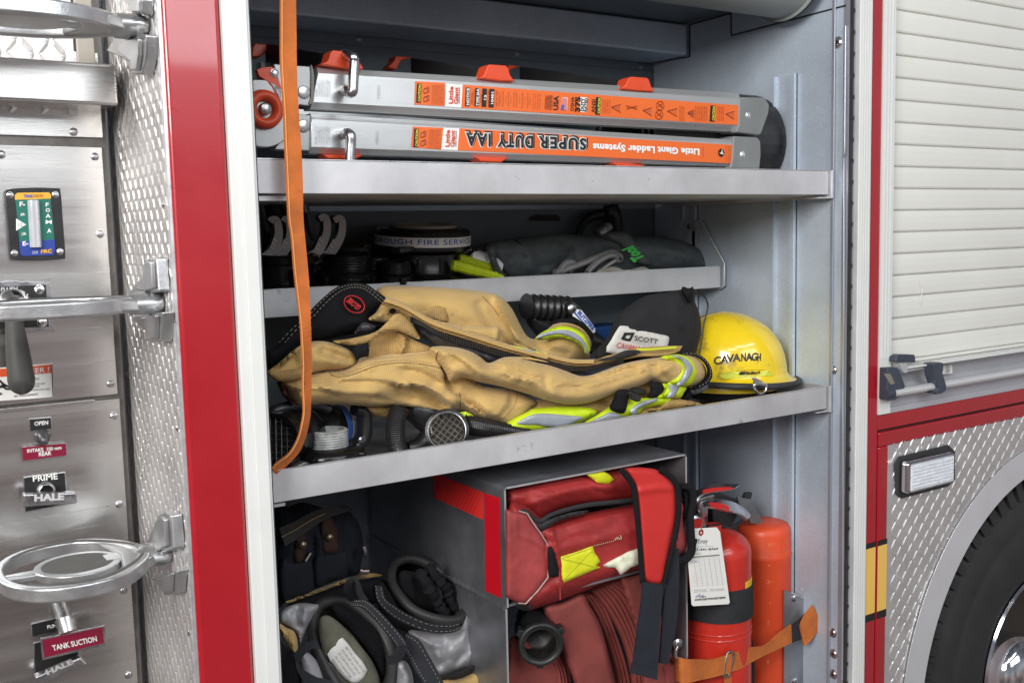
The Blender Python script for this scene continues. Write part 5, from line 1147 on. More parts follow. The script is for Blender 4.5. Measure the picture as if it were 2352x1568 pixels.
# front panel with shoulder
cp_('coat_skirt', tanf, [(770, 960), (900, 950), (1130, 970), (1120, 1030), (1000, 1052), (900, 1048), (820, 1025)], .17, .02, R=20)
cp_('coat_inner_fold', tanf, [(805, 500), (850, 450), (900, 420), (1000, 405), (1055, 420), (1100, 460), (1180, 500), (1260, 540), (1200, 600), (1000, 620), (800, 620)], .125, .012, R=16, g=5, folds=[([(1068, 430), (1078, 500), (1060, 560)], 14, .016, 1), ([(900, 440), (960, 500), (950, 580)], 40, -.016)])
FX = 1
cp_('coat_front', tan, [(135, 790), (230, 768), (330, 735), (420, 718), (520, 700), (620, 690), (700, 650), (740, 618), (800, 600), (900, 592), (1000, 575), (1120, 562), (1230, 546), (1340, 530), (1480, 600), (1600, 800), (1850, 850), (2040, 935), (2010, 980), (1960, 1040), (1890, 1090), (1810, 1112), (1720, 1085), (1620, 1062), (1500, 1010), (1400, 1022), (1300, 1012), (1150, 978), (1000, 962), (850, 972), (700, 962), (500, 957), (350, 962), (270, 952), (230, 880), (190, 830)], .138, .046, R=40, g=5, nz=.003, nzs=60, wr=.0015, wra=.3, folds=[
    ([(515, 715), (545, 745), (600, 752), (680, 738), (760, 708), (850, 675), (940, 658), (1040, 650), (1150, 655), (1250, 668), (1340, 700)], 9, .004, 1),
    ([(1120, 835), (1200, 850), (1300, 900), (1380, 975)], 42, -.034, 1), ([(1100, 820), (1220, 830), (1330, 880), (1420, 950)], 12, .010),
    ([(1370, 760), (1400, 840), (1470, 890), (1560, 960)], 30, -.030, -1), ([(1470, 870), (1560, 930), (1680, 1010), (1780, 1070)], 22, .016),
    ([(330, 900), (600, 850), (900, 810), (1150, 740), (1300, 700)], 44, .014), ([(400, 930), (700, 900), (1000, 900), (1100, 930)], 16, -.007),
    ([(1850, 860), (1840, 960), (1760, 1060)], 30, -.010, -1), ([(250, 800), (420, 770), (560, 770)], 12, -.007), ([(700, 660), (860, 620), (1050, 600)], 14, .007), ([(1500, 960), (1620, 1030)], 10, -.010), ([(620, 790), (820, 780), (1000, 800)], 20, -.008, 1), ([(450, 830), (640, 870), (850, 880)], 18, .007, -1), ([(860, 900), (1000, 930), (1120, 965)], 14, -.009, 1), ([(1080, 690), (1200, 720), (1300, 770)], 16, -.008, 1), ([(260, 860), (420, 850), (560, 880)], 14, -.006, 1)])
cp_('coat_yoke', tan, [(62, 715), (120, 670), (180, 618), (250, 560), (320, 515), (400, 492), (480, 492), (560, 510), (640, 540), (690, 580), (712, 635), (690, 670), (600, 700), (500, 705), (400, 722), (300, 745), (200, 782), (130, 785), (85, 745)], .122, .030, R=28, g=5, wr=.001, folds=[
    ([(480, 560), (580, 580), (680, 620)], 12, -.014), ([(430, 620), (540, 640), (640, 660)], 14, .008), ([(330, 560), (480, 520), (600, 560)], 16, .008), ([(250, 640), (300, 720)], 14, -.006), ([(560, 600), (660, 640)], 8, -.010)])
cp_('hem_edge', tanf, [(62, 718), (120, 670), (180, 618), (250, 560), (300, 525), (330, 530), (260, 590), (200, 650), (150, 700), (330, 690), (400, 715), (280, 770), (180, 790), (110, 770)], .095, .008, R=10)
cp_('sleeve_strap', cloth_b, [(690, 538), (740, 520), (802, 512), (806, 598), (745, 606), (718, 636), (706, 600)], .095, .008, R=8, smooth=2)
cp_('collar_edge', tanf, [(540, 490), (680, 470), (850, 425), (940, 350), (985, 300), (1040, 290), (1100, 345), (1180, 465), (1150, 470), (1060, 430), (1000, 415), (900, 425), (820, 490), (720, 520), (620, 512)], .100, .006, R=12, folds=[([(700, 490), (850, 450), (960, 370), (1040, 320)], 4, -.003)])
cp_('left_lining', mat('dark_red_lining', (.06, .012, .012), .5), [(130, 790), (185, 788), (225, 880), (272, 955), (240, 950), (180, 900), (150, 840)], .12, .008, R=8)
# front sleeve
sl_o = cE([(1255, 545), (1320, 528), (1390, 530), (1470, 540), (1560, 568), (1630, 610), (1690, 650), (1790, 612), (1880, 605), (2000, 612), (2128, 645)])+cF([(140, 590), (240, 618), (350, 645), (450, 680), (540, 712), (620, 705), (720, 670), (850, 625), (980, 598), (1100, 582), (1220, 570), (1330, 570), (1400, 620), (1430, 690), (1400, 750), (1320, 785), (1240, 778), (1130, 765), (1050, 740), (980, 775), (850, 820), (740, 855), (620, 895), (520, 912), (420, 908), (300, 880), (200, 850)])+cE([(2080, 910), (1980, 880), (1860, 845), (1740, 815), (1620, 790), (1500, 760), (1410, 790), (1370, 730), (1310, 640)])
cp_('sleeve', tan, sl_o, .094, .037, R=34, g=5, cv=cid, nz=.003, nzs=45, wr=.001, wra=.1, folds=[
    (cE([(1320, 560), (1310, 640), (1370, 740)]), 7, -.008), (cE([(1490, 765), (1560, 760), (1700, 800), (1850, 830), (2050, 880)]), 20, -.018, 1), (cE([(1500, 720), (1700, 770), (1950, 810)]), 18, .008),
    (cF([(60, 720), (200, 760), (310, 860)]), 26, .010, -1), (cF([(290, 740), (320, 850)]), 10, -.008), (cF([(300, 830), (500, 850), (750, 790), (1000, 700)]), 24, .008), (cF([(550, 740), (700, 720), (900, 650)]), 22, -.010, 1), (cF([(1080, 600), (1100, 680), (1160, 745)]), 8, -.007), (cF([(1000, 740), (1100, 700), (1180, 640)]), 8, .006), (cE([(1350, 560), (1500, 600), (1640, 690), (1800, 700)]), 14, .008), (cE([(1700, 660), (1850, 700), (2050, 760)])+cF([(120, 720), (250, 790)]), 22, -.007, 1), (cF([(420, 780), (620, 800), (820, 740), (960, 690)]), 20, -.008, 1), (cF([(760, 680), (900, 650), (1050, 640)]), 14, -.006, 1), (cF([(1020, 620), (1050, 690), (1100, 740)]), 12, -.008, -1), (cE([(1420, 600), (1520, 660), (1600, 740)]), 14, -.008, 1)])
def cyl_band(name, m, ol, **k): return band(name, m, ol, .058, .010, **k)
band('cuff_lime', lime, [(1105, 582), (1150, 568), (1230, 560), (1290, 575), (1340, 610), (1380, 660), (1372, 710), (1330, 760), (1290, 782), (1220, 778), (1150, 770), (1190, 740), (1222, 690), (1220, 640), (1180, 605)], .068, .016, R=45)
band('cuff_silver', silverr, [(1178, 568), (1240, 572), (1300, 605), (1332, 660), (1310, 720), (1260, 778), (1218, 776), (1262, 715), (1280, 660), (1255, 605), (1215, 582)], .0515, .003, R=5, g=4)
band('cuff_rim', cloth_b, [(1240, 548), (1330, 546), (1400, 575), (1450, 630), (1470, 690), (1460, 740), (1410, 785), (1340, 808), (1310, 800), (1380, 765), (1425, 710), (1430, 660), (1400, 610), (1340, 572)], .080, .018, R=9)
sc_ = MB()
for pts in ([(1265, 556), (1340, 556), (1400, 586), (1444, 640), (1458, 700), (1430, 755), (1370, 790)],):
    q_, _ = cat([Vector((*p, 0)) for p in cF(pts)], [0]*len(pts), 6)
    for i in range(0, len(q_)-1, 2): sc_.tube([P(q_[i].x, q_[i].y, Y=.060), P(q_[i+1].x, q_[i+1].y, Y=.060)], .0006, 4)
sc_.build('stitching', thr, CT)
smt = mat('brown_thread', (.22, .13, .05), .8)
def nearsurf(px, py, lift=.0015):
    o_ = CAM; d = (P(px, py, Y=0)-CAM).normalized(); best = None
    for ob in [c for c in CT.children if c.name.startswith(('coat_front', 'sleeve', 'coat_back', 'collar_facing'))]:
        h = ob.ray_cast(o_, d)
        if h[0] and (best is None or (h[1]-o_).length < (best-o_).length): best = h[1]
    return (best-d*lift) if best else None
bpy.context.view_layer.update()
def seam(pts, r=.0007, dash=False):
    q_, _ = cat([Vector((*p, 0)) for p in cE(pts)], [0]*len(pts), 10); s_ = [nearsurf(p.x, p.y) for p in q_]; s_ = [p for p in s_ if p is not None]
    mb_ = MB()
    if dash:
        for i in range(0, len(s_)-1, 2): mb_.tube([s_[i], s_[i+1]], r, 4)
    elif len(s_) > 2: mb_.tube(s_, r, 5)
    if mb_.v: mb_.build('seam', smt, CT)
seam([(515, 715), (545, 745), (600, 752), (680, 738), (760, 708), (850, 675), (940, 658), (1040, 650), (1150, 655), (1250, 668), (1330, 690), (1362, 720)])
seam([(530, 700), (620, 730), (720, 700), (830, 660), (940, 640), (1060, 632), (1180, 640), (1270, 652)], .0004, True)
seam([(1320, 560), (1300, 620), (1340, 690), (1372, 770)], .0006)
seam([(1470, 870), (1480, 930), (1478, 985)], .0006); seam([(1450, 870), (1458, 925), (1456, 975)], .0004, True)
seam([(280, 740), (380, 720), (470, 712), (550, 690)], .0006)
seam([(1900, 860), (1890, 930), (1850, 1000), (1780, 1060), (1700, 1075)], .0005, True)
seam([(1640, 160), (1700, 220), (1760, 300)], .0005); seam([(1190, 285), (1350, 240), (1372, 335)], .0004, True)
# trousers underneath
TR = thing('turnout_trousers', (0, 0, 0), 'tan trousers with lime and silver bands folded under the tan coat, against the shelf lip', 'trousers')
def tp_(name, m, ol, Y, T_, **k): return pillow(name, m, TR, ol, Y, T_, cv=cF, **k)
tp_('trouser_leg', tan, [(200, 900), (400, 880), (560, 890), (700, 830), (900, 780), (1030, 745), (1130, 760), (1280, 790), (1260, 860), (1385, 905), (1390, 930), (1000, 1000), (700, 1060), (200, 1110)], .15, .03, R=40, nz=.004, nzs=30, folds=[([(1150, 880), (1250, 900), (1380, 915)], 6, .006), ([(700, 880), (780, 870)], 8, -.008)])
tp_('trouser_leg', tanf, [(1130, 880), (1200, 868), (1300, 885), (1390, 905), (1340, 925), (1180, 950), (1080, 960), (1000, 975), (960, 985), (1010, 940), (1100, 930)], .085, .012, R=14)
tp_('lime_band', lime, [(0, 1060), (170, 962), (230, 938), (420, 925), (600, 932), (662, 975), (560, 1030), (480, 1060), (300, 1095), (180, 1110), (60, 1110)], .105, .018, R=26, nz=.002)
tp_('silver_band', silverr, [(100, 1040), (200, 985), (300, 975), (430, 985), (560, 1000), (500, 1040), (430, 1068), (330, 1068), (230, 1055), (150, 1055)], .0865, .003, R=10, nz=.001, g=4)
tp_('lime_band', lime, [(570, 1040), (660, 985), (720, 945), (800, 905), (900, 878), (1040, 862), (1185, 866), (1160, 912), (1060, 925), (985, 945), (955, 980), (850, 1010), (720, 1040), (600, 1065)], .085, .016, R=24, nz=.002)
tp_('silver_band', silverr, [(600, 1040), (700, 990), (760, 965), (830, 990), (800, 1010), (700, 1030), (610, 1052)], .0685, .003, R=6, g=4)
tp_('silver_band', silverr, [(900, 975), (905, 940), (960, 900), (1020, 878), (1085, 870), (1070, 892), (1000, 918), (950, 945), (935, 982)], .0685, .003, R=6, g=4)
tp_('lime_band', lime, [(1120, 765), (1200, 775), (1285, 790), (1270, 830), (1240, 868), (1160, 862), (1085, 862), (1120, 830), (1135, 800)], .078, .014, R=20)
tp_('silver_band', silverr, [(1165, 775), (1232, 782), (1225, 820), (1195, 862), (1150, 860), (1175, 820)], .0635, .002, R=5, g=4)
tp_('knee_patch', cloth_b, [(1035, 755), (1120, 765), (1130, 800), (1110, 840), (1080, 862), (1015, 862), (1035, 810)], .080, .01, R=12)
tp_('knee_patch', cloth_b, [(1285, 795), (1325, 800), (1325, 860), (1300, 885), (1245, 872), (1275, 830)], .10, .01, R=12)
tp_('trouser_strap', cloth_b, [(800, 815), (850, 805), (895, 815), (880, 880), (850, 972), (750, 945), (775, 870)], .068, .012, R=12, folds=[([(755, 930), (850, 955)], 3, .003), ([(760, 905), (860, 930)], 3, .003)])
MB().tube([P(*p, Y=.055) for p in cF([(885, 830), (920, 850), (960, 870), (940, 880), (900, 860)])], .004, 8, 3).build('buckle', blackm, TR, smooth=True)
tp_('buckle_tab', blackm, [(900, 795), (990, 800), (1000, 840), (930, 850), (905, 830)], .085, .008, R=8)
# glove bit by the cuff
GL = thing('knit_glove', (0, 0, 0), 'grey knitted glove finger between the coat cuff and the yellow helmet', 'glove')
pillow('glove_finger', mat('grey_knit', (.14, .14, .15), .9, bump=.5, bs=300), GL, [(1310, 805), (1380, 775), (1430, 770), (1438, 795), (1390, 830), (1330, 840)], .10, .012, R=14, cv=cF)
# black mask bag with patch
BG = thing('mask_bag', (0, 0, 0), 'black fleece drawstring bag with a white cloth patch beside the yellow helmet', 'bag')
pillow('bag_body', mat('fleece_black', (.016, .016, .019), .95, var=.25, vs=30, bump=.4, bs=260), BG, [(640, 560), (700, 480), (740, 430), (770, 350), (830, 270), (900, 210), (990, 155), (1080, 135), (1180, 125), (1250, 105), (1335, 100), (1345, 180), (1375, 260), (1390, 340), (1390, 420), (1370, 500), (1340, 570), (1250, 640), (900, 640), (700, 620)], .185, .045, R=70, cv=cF,
       folds=[([(1200, 130), (1210, 250), (1260, 360)], 10, .010), ([(1250, 120), (1290, 220), (1330, 330)], 10, -.012), ([(950, 250), (850, 400)], 30, .008)])
pillow('bag_neck', cloth_b, BG, [(1255, 92), (1275, 88), (1310, 100), (1335, 85), (1338, 160), (1310, 230), (1280, 180), (1260, 140)], .165, .02, R=12, cv=cF)
pillow('patch', mat('dirty_white_patch', (.62, .61, .57), .8, var=.12, vs=40, dirt=((.25, .24, .22), .62, 24), bump=.4, bs=60), BG, [(725, 545), (760, 460), (810, 375), (835, 360), (900, 368), (1000, 395), (1100, 420), (1150, 430), (1168, 450), (1150, 520), (1120, 560), (900, 570)], .140, .004, R=8, cv=cF, smooth=2)
MB().tube([P(*p, Y=.13) for p in cF([(1335, 140), (1400, 145), (1435, 200), (1430, 270), (1410, 350), (1395, 450), (1380, 560)])], .0016, 6, 5).tube([P(*p, Y=.13) for p in cF([(1330, 128), (1390, 128), (1425, 170), (1440, 230), (1415, 330), (1400, 420), (1380, 555)])], .0014, 6, 5).build('drawstring', black, BG, smooth=True)
PY = dict(Y=.133)
txt('SCOTT', (918, 462), (1082, 488), (925, 428), PY, inkb, BG, .01, cv=cF); txt('S A F E T Y', (905, 480), (1055, 502), (907, 470), PY, inkg, BG, 0, cv=cF)
txt('CAVANAGH', (792, 512), (1010, 552), (806, 474), PY, inkr, BG, .01, cv=cF)
lg = MB()
for pts in ([(850, 408), (925, 408), (918, 425), (862, 425)], [(855, 408), (878, 408), (858, 445), (835, 445)], [(835, 440), (888, 452), (880, 468), (832, 455)], [(900, 428), (918, 425), (895, 470), (878, 465)]):
    lg.prism([P(*p, Y=.152-.0008*k_) for k_, p in enumerate(cF(pts))] if False else [P(*p, Y=.1335) for p in cF(pts)], (0, .0004, 0))
lg.build('logo_mark', inkb, BG)
# hand tool with corrugated grip and label
BZ = thing('monitor_nozzle', (0, 0, 0), 'black monitor nozzle with ribbed grip and white tag behind the coat cuff', 'nozzle')
ga = [P(*p, Y=.33) for p in cD([(650, 905), (960, 920)])]
gp = MB()
for k in range(25):
    pass
prg = []; n_ = 60
axg = (ga[1]-ga[0]); lg_ = axg.length
gp.lathe([(.0001, 0)]+[(.024+.0035*math.cos(k/n_*2*math.pi*6), lg_*k/n_) for k in range(n_+1)]+[(.0001, lg_)], ga[0], axg, 28)
gp.build('ribbed_grip', black, BZ, smooth=True)
pillow('nozzle_arm', black, BZ, [(950, 880), (990, 865), (1030, 880), (1110, 960), (1170, 1040), (1185, 1100), (1150, 1130), (1050, 1020), (980, 980), (945, 930)], .30, .012, R=10, cv=cD, smooth=3)
sc_c = P(*cD([(1003, 922)])[0], Y=.286); MB().lathe([(.012, 0), (.011, .003), (.006, .006), (.0001, .006)], sc_c, (0, -1, 0), 20).build('screw', chromed, BZ, smooth=True)
sheet('name_tag', inkw, BZ, [(1022, 940), (1040, 926), (1075, 935), (1180, 1070), (1180, 1105), (1165, 1112), (1060, 1010), (1008, 980), (1008, 960)], onP(.285), cv=cD, th=.001)
txt('BLITZFIRE', (1045, 957), (1160, 1090), (1063, 936), dict(Y=.2835), inkbl, BZ, .05, cv=cD)
sheet('tag_stripe', inkbl, BZ, [(1010, 948), (1022, 944), (1165, 1108), (1158, 1110)], onP(.2835), cv=cD)
pillow('nozzle_body', black, BZ, [(640, 940), (800, 960), (960, 980), (1100, 1050), (1250, 1150), (1260, 1240), (900, 1240), (700, 1100)], .36, .03, R=30, cv=cD)
BX = MB().prism([P(*p, Y=.52) for p in cD([(1180, 1065), (1420, 1040), (1420, 1180), (1180, 1190)])], (0, .08, 0)).build('storage_box', bluep, None, bevel=.004)
tag(BX, 'dark blue plastic box half hidden at the back of the coat shelf', 'box')
# ---------------------------------------------------------------- helmet
HM = thing('fire_helmet', (0, 0, 0), 'yellow firefighter helmet with a black surname standing at the right end of the coat shelf', 'helmet')
HY = .235
hc_ = P(1702, 848, Y=HY); top_ = P(1670, 718, Y=HY)
hw = (P(1760, 860, Y=HY).x-P(1580, 860, Y=HY).x)/2; hcx = (P(1760, 860, Y=HY).x+P(1580, 860, Y=HY).x)/2
hh = top_.z-hc_.z
dome = MB(); N_, K_ = 64, 26; vs = []; fs = []
def hpt(a, t):
    """a around, t 0 crown .. 1 dome edge .. 1.35 brim"""
    if t <= 1:
        ph = t*math.pi/2; r = math.sin(ph)**.86; z = hh*math.cos(ph)**.9 if ph < math.pi/2-.001 else 0
        rx = hw*r; ry = hw*1.08*r
        for ra in (0,):
            pass
        z += .003*math.exp(-((math.sin(a)*r)/.25)**2)*min(1, (1-t)*3)
    else:
        e = (t-1)/.35; rx = hw+e*(.020+.012*max(0, math.cos(a))**2); ry = hw*1.08+e*.026; z = -.012*e-.004*math.sin(e*3)+.006*e*math.cos(a)*-1
    return Vector((hcx+rx*math.cos(a)-.012*max(0, z/hh)**1.5, HY+ry*math.sin(a), hc_.z+z))
for i in range(K_+1):
    t = 1.35*i/K_
    for k in range(N_): vs.append(hpt(2*math.pi*k/N_, t))
for i in range(K_):
    for k in range(N_): fs.append((i*N_+k, i*N_+(k+1) % N_, (i+1)*N_+(k+1) % N_, (i+1)*N_+k))
dome.add(vs, fs); HS = dome.build('shell', yell, HM, smooth=True)
md = HS.modifiers.new('t', 'SOLIDIFY'); md.thickness = .003; md.offset = -1
MB().tube([hpt(2*math.pi*k/N_, 1.35)+Vector((0, 0, -.004)) for k in range(N_)], .0072, 10, closed=True).build('brim_trim', rubber, HM, smooth=True)
MB().lathe([(hw*.9, -.01), (hw*.86, -.05), (hw*.8, -.055), (hw*.7, -.03)], (hcx, HY, hc_.z), (0, 0, 1), 40).build('head_liner', cloth_b, HM, smooth=True)
MB().lathe([(hw*.98, -.012), (hw*.99, -.03), (hw*.95, -.035)], (hcx, HY, hc_.z), (0, 0, 1), 40).build('inner_band', yell, HM, smooth=True)
# invert: px -> (a,t) on the helmet by search, so that letters sit on the curved shell
def hsurf(px, py, lift=.0012):
    d = (P(px, py, Y=0)-CAM).normalized(); best = None
    lo, hi = 1.2, 2.6; p = None; tt = lo
    while tt < hi:
        q_ = CAM+d*tt; z = q_.z-hc_.z
        if z < 0:
            rx = hw; ry = hw*1.08
            ins = ((q_.x-hcx)/(hw+.02))**2+((q_.y-HY)/(hw*1.08+.02))**2 < 1 and z > -.003-.02
        else:
            c_ = min(1, max(0, z/hh))**(1/.9); r = math.sin(math.acos(c_))**.86
            ins = ((q_.x-hcx+.012*max(0, z/hh)**1.5)/hw)**2+((q_.y-HY)/(hw*1.08))**2 < r*r
        if ins: p = q_; break
        tt += .0008
    if p is None: p = CAM+d*1.95
    return p-d*(lift+.001)
def hq(bl, br, tl):
    def f(u, v): return hsurf(bl[0]+(br[0]-bl[0])*u+(tl[0]-bl[0])*v, bl[1]+(br[1]-bl[1])*u+(tl[1]-bl[1])*v)
    return f
for ch, x0, x1, yb in (('C', 1480, 1530, 632), ('A', 1528, 1582, 625), ('V', 1568, 1622, 617), ('A', 1612, 1668, 612), ('N', 1672, 1706, 608), ('A', 1704, 1752, 607), ('G', 1746, 1786, 606), ('H', 1786, 1812, 608)):
    bl, br, tl = cF([(x0+2, yb), (x1-2, yb-5), (x0+2, yb-52 if ch != 'H' else yb-50)])
    txt3(ch, hq(bl, br, tl), inkb, HM, .03)
def hpatch(name, m, pts, cv=cF, lift=.0015, k=6):
    pts = cv(pts); cx = sum(p[0] for p in pts)/len(pts); cy_ = sum(p[1] for p in pts)/len(pts); mb = MB(); n = len(pts)
    rings = [[hsurf(cx+(p[0]-cx)*s/k, cy_+(p[1]-cy_)*s/k, lift) for p in pts] for s in range(1, k+1)]
    c0_ = hsurf(cx, cy_, lift); vs = [c0_]+[p for r in rings for p in r]; fs = [(0, 1+i, 1+(i+1) % n) for i in range(n)]
    for r in range(k-1):
        for i in range(n): a = 1+r*n; fs.append((a+i, a+(i+1) % n, a+n+(i+1) % n, a+n+i))
    mb.add(vs, fs); return mb.build(name, m, HM)
YST = cF([(1508, 710), (1560, 685), (1610, 680), (1680, 672), (1750, 668), (1820, 668), (1862, 672), (1880, 685), (1895, 710), (1840, 712), (1760, 718), (1680, 722), (1600, 728), (1565, 738), (1530, 722)])
ystk = mat('reflective_yellow', (.62, .66, .06), .3, var=.2, vs=60)
stp = MB(); YB_ = {}
yp0 = HY-hw*1.08-.0015
o = MB().prism([hsurf(*p, lift=.002) for p in YST], (0, -.0008, 0)).build('reflective_sticker', ystk, HM)
def pln(px, py): return hsurf(px, py, .004)
txt('Bullard', (1708, 700), (1800, 694), (1708, 682), pln, inkb, HM, .05, cv=cF)
MB().prism([hsurf(*p, lift=.0045) for p in cF([(1655, 704), (1664, 684), (1704, 680), (1698, 700)])], (0, -.0004, 0)).build('logo_mark', inkb, HM)
# D-ring and clip at the brim
dr = P(*cF([(1800, 800)])[0], Y=HY-hw*1.08-.030)
Yd = HY-hw*1.08-.034
MB().tube([P(*p, Y=Yd) for p in cF([(1770, 768), (1835, 770), (1848, 785), (1840, 815), (1810, 840), (1780, 825), (1762, 790)])], .0032, 10, 3, closed=True).build('d_ring', chrome, HM, smooth=True)
MB().prism([P(*p, Y=Yd+.004) for p in cF([(1745, 728), (1775, 725), (1820, 748), (1825, 768), (1765, 775), (1760, 745)])], (0, .003, 0)).build('ring_clip', chrome, HM, bevel=.0008)
MB().tube([P(*p, Y=.14) for p in cF([(1930, 770), (1950, 780), (1965, 785)])], .006, 10).build('side_knob', blackm, HM)
# ---------------------------------------------------------------- nozzles below the coat
NZ = thing('fog_nozzle', (0, 0, 0), 'black fog nozzle with pistol grip and printed white band behind the orange strap end', 'nozzle')
a_ = P(*cE([(110, 1220)])[0], Y=.10); b_ = P(*cE([(640, 1080)])[0], Y=.26); ax_ = (b_-a_); Ln = ax_.length
MB().lathe([(.036, .004), (.037, 0), (.044, 0), (.046, .01), (.046, .03), (.040, .036), (.040, .06), (.043, .065), (.043, .085), (.034, .09), (.032, .13), (.044, .14), (.046, .17), (.044, .20), (.046, .21), (.046, Ln-.03), (.036, Ln)], a_, ax_, 44).build('barrel', hard, NZ, smooth=True)
MB().lathe([(.0001, .012), (.037, .012)], a_, ax_, 30).build('mouth', dark, NZ)
gr_ = MB()
u_ = ax_.normalized(); e1 = u_.cross(Vector((0, 0, 1))).normalized(); e2 = e1.cross(u_)
for k in range(-3, 4):
    h_ = math.sqrt(max(0, .036**2-(k*.010)**2)); o_ = a_+u_*.006
    gr_.tube([o_+e1*k*.01-e2*h_, o_+e1*k*.01+e2*h_], .0007, 5); gr_.tube([o_+e2*k*.01-e1*h_, o_+e2*k*.01+e1*h_], .0007, 5)
gr_.build('mesh_screen', chromed, NZ)
MB().lathe([(.0468, Ln-.085), (.0468, Ln-.035)], a_, ax_, 44).build('name_band', inkw, NZ, smooth=True)
MB().lathe([(.0473, Ln-.085), (.0473, Ln-.066)], a_, ax_, 44).build('band_stripe', inkbl, NZ, smooth=True)
MB().tube([P(*p, Y=.14) for p in cE([(80, 1060), (130, 1000), (250, 965), (420, 960), (520, 990)])], [.010, .012, .010, .009, .008], 12, 4).build('bail_handle', black, NZ, smooth=True)
fng = MB().tube([P(*p, Y=.17) for p in cE([(700, 985), (760, 1010), (775, 1080), (770, 1180), (740, 1230), (690, 1250), (640, 1250)])], [.012, .013, .013, .013, .013, .011, .009], 12, 4, flat=1.4)
fng.build('pistol_grip', black, NZ, smooth=True)
screw(*cE([(748, 1217)])[0], .004, chromed, NZ, name='screw', Y=.148)
txt('TFT FOGFIGHTER', (700, 1180), (690, 1000), (722, 1180), dict(Y=.168), inkr, NZ, .02, cv=cE) if False else None
bnd = MB()
txt('TRACSTAT', (662, 1175), (690, 1050), (678, 1180), dict(Y=.19), inkr, NZ, .03, cv=cE)
# white threaded adapter on a black base
AD = thing('threaded_adapter', (0, 0, 0), 'corroded white threaded adapter standing on a black lugged base behind the shelf lip', 'hose fitting')
c_ = P(*cE([(515, 1370)])[0], Y=.12)
MB().lathe([(.0001, 0), (.056, 0), (.060, .004), (.060, .016), (.055, .022), (.034, .026), (.0001, .026)], c_, (0, 0, 1), 48).build('base', hard, AD, smooth=True)
MB().lathe(threads(.0335, .026, .052, 6, .002)+[(.031, .054), (.027, .054), (.026, .03)], c_, (0, 0, 1), 48).build('thread', mat('corroded_white', (.42, .43, .42), .7, .3, var=.4, vs=60, bump=.5, bs=200), AD, smooth=True)
for a in (.3, 2.4, 3.9, 5.4):
    d = Vector((math.cos(a), math.sin(a), 0)); e = Vector((-d.y, d.x, 0)); q_ = c_+d*.057
    MB().prism([q_+e*.007, q_-e*.007, q_-e*.005+d*.011, q_+e*.005+d*.011], (0, 0, .018)).build('lug', hard, AD, bevel=.002)
PLt = MB().prism([P(*p, Y=.085) for p in cE([(245, 1420), (330, 1380), (500, 1372), (640, 1378), (600, 1430), (245, 1500)])], (0, .05, 0)).build('flat_wrench', mat('grey_metal_dull', (.30, .29, .27), .5, .6, var=.3, vs=30), None, bevel=.003)
tag(PLt, 'flat grey metal piece under the white threaded adapter', 'metal plate')
# nozzle with the screened mouth, ribbed grip and corrugated hose
N2 = thing('selector_nozzle', (0, 0, 0), 'black nozzle with round screened mouth facing out and ribbed curved grip under the coat', 'nozzle')
mc = P(*cE([(1383, 1150)])[0], Y=.085); axm = (CAM-mc).normalized(); axm = (axm+Vector((-.12, 0, .10))).normalized()
MB().lathe([(.0325, -.06), (.0345, -.02), (.0385, -.012), (.0395, 0), (.0385, .004), (.0338, .005)], mc, axm, 50).build('mouth_collar', hard, N2, smooth=True)
MB().lathe([(.0338, .0052), (.0325, .0056), (.0305, .003), (.0295, -.012)], mc, axm, 50).build('mouth_ring', chromed, N2, smooth=True)
MB().lathe([(.030, -.011), (.0001, -.013)], mc, axm, 30).build('mouth', dark, N2)
e1 = axm.cross(Vector((0, 0, 1))).normalized(); e2 = e1.cross(axm); sc2 = MB()
for k in range(-3, 4):
    h_ = math.sqrt(max(0, .0295**2-(k*.0088)**2)); o_ = mc-axm*.003
    for f1, f2_ in ((e1*.8+e2*.6, e2*.8-e1*.6), (e2*.8-e1*.6, e1*.8+e2*.6)):
        sc2.tube([o_+f1*k*.0088-f2_*h_, o_+f1*k*.0088+f2_*h_], .0008, 5)
sc2.build('mesh_screen', mat('brassy', (.30, .27, .22), .35, .9), N2)
txt('NPSH', (1262, 1168), (1254, 1122), (1274, 1168), dict(Y=.10), alu, N2, .02, cv=cE)
rgp = cE([(1040, 975), (1010, 1060), (1000, 1150), (1010, 1240), (1030, 1310)]); q_, _ = cat([P(*p, Y=.12) for p in rgp], [0]*5, 12)
MB().tube(q_, [.0175+.0012*(i % 2) for i in range(len(q_))], 20, flat=.9).build('ribbed_grip', black, N2)
MB().tube([P(*p, Y=.15) for p in cE([(1100, 980), (1200, 1010), (1300, 1080)])], [.02, .03, .034], 20, 4).tube([P(*p, Y=.14) for p in cE([(1090, 1280), (1180, 1260), (1260, 1200)])], [.012, .016, .022], 16, 4).build('nozzle_body', black, N2, smooth=True)
MB().prism([P(*p, Y=.115) for p in cE([(1218, 1118), (1245, 1115), (1248, 1150), (1222, 1152)])], (0, -.003, 0)).build('grip_tab', mat('violet_grey', (.4, .38, .5), .4), N2, bevel=.0006)
HS2 = thing('corrugated_hose', (0, 0, 0), 'short black corrugated hose along the shelf lip below the lime band', 'hose')
q_, _ = cat([P(*p, Y=.095) for p in cE([(1490, 1095), (1600, 1115), (1750, 1140), (1900, 1165), (1975, 1175)])], [0]*5, 18)
MB().tube(q_, [(.020-.008*i/len(q_))*(1.0 if i % 2 else .9) for i in range(len(q_))], 18).build('hose_body', black, HS2)
LT = thing('lime_tag', (0, 0, 0), 'small lime and black reflective tab peeking out above the screened nozzle', 'tab')
pillow('tab_body', lime, LT, [(1460, 1020), (1520, 1008), (1580, 1040), (1560, 1055), (1490, 1035)], .09, .006, R=6, cv=cE, smooth=2)
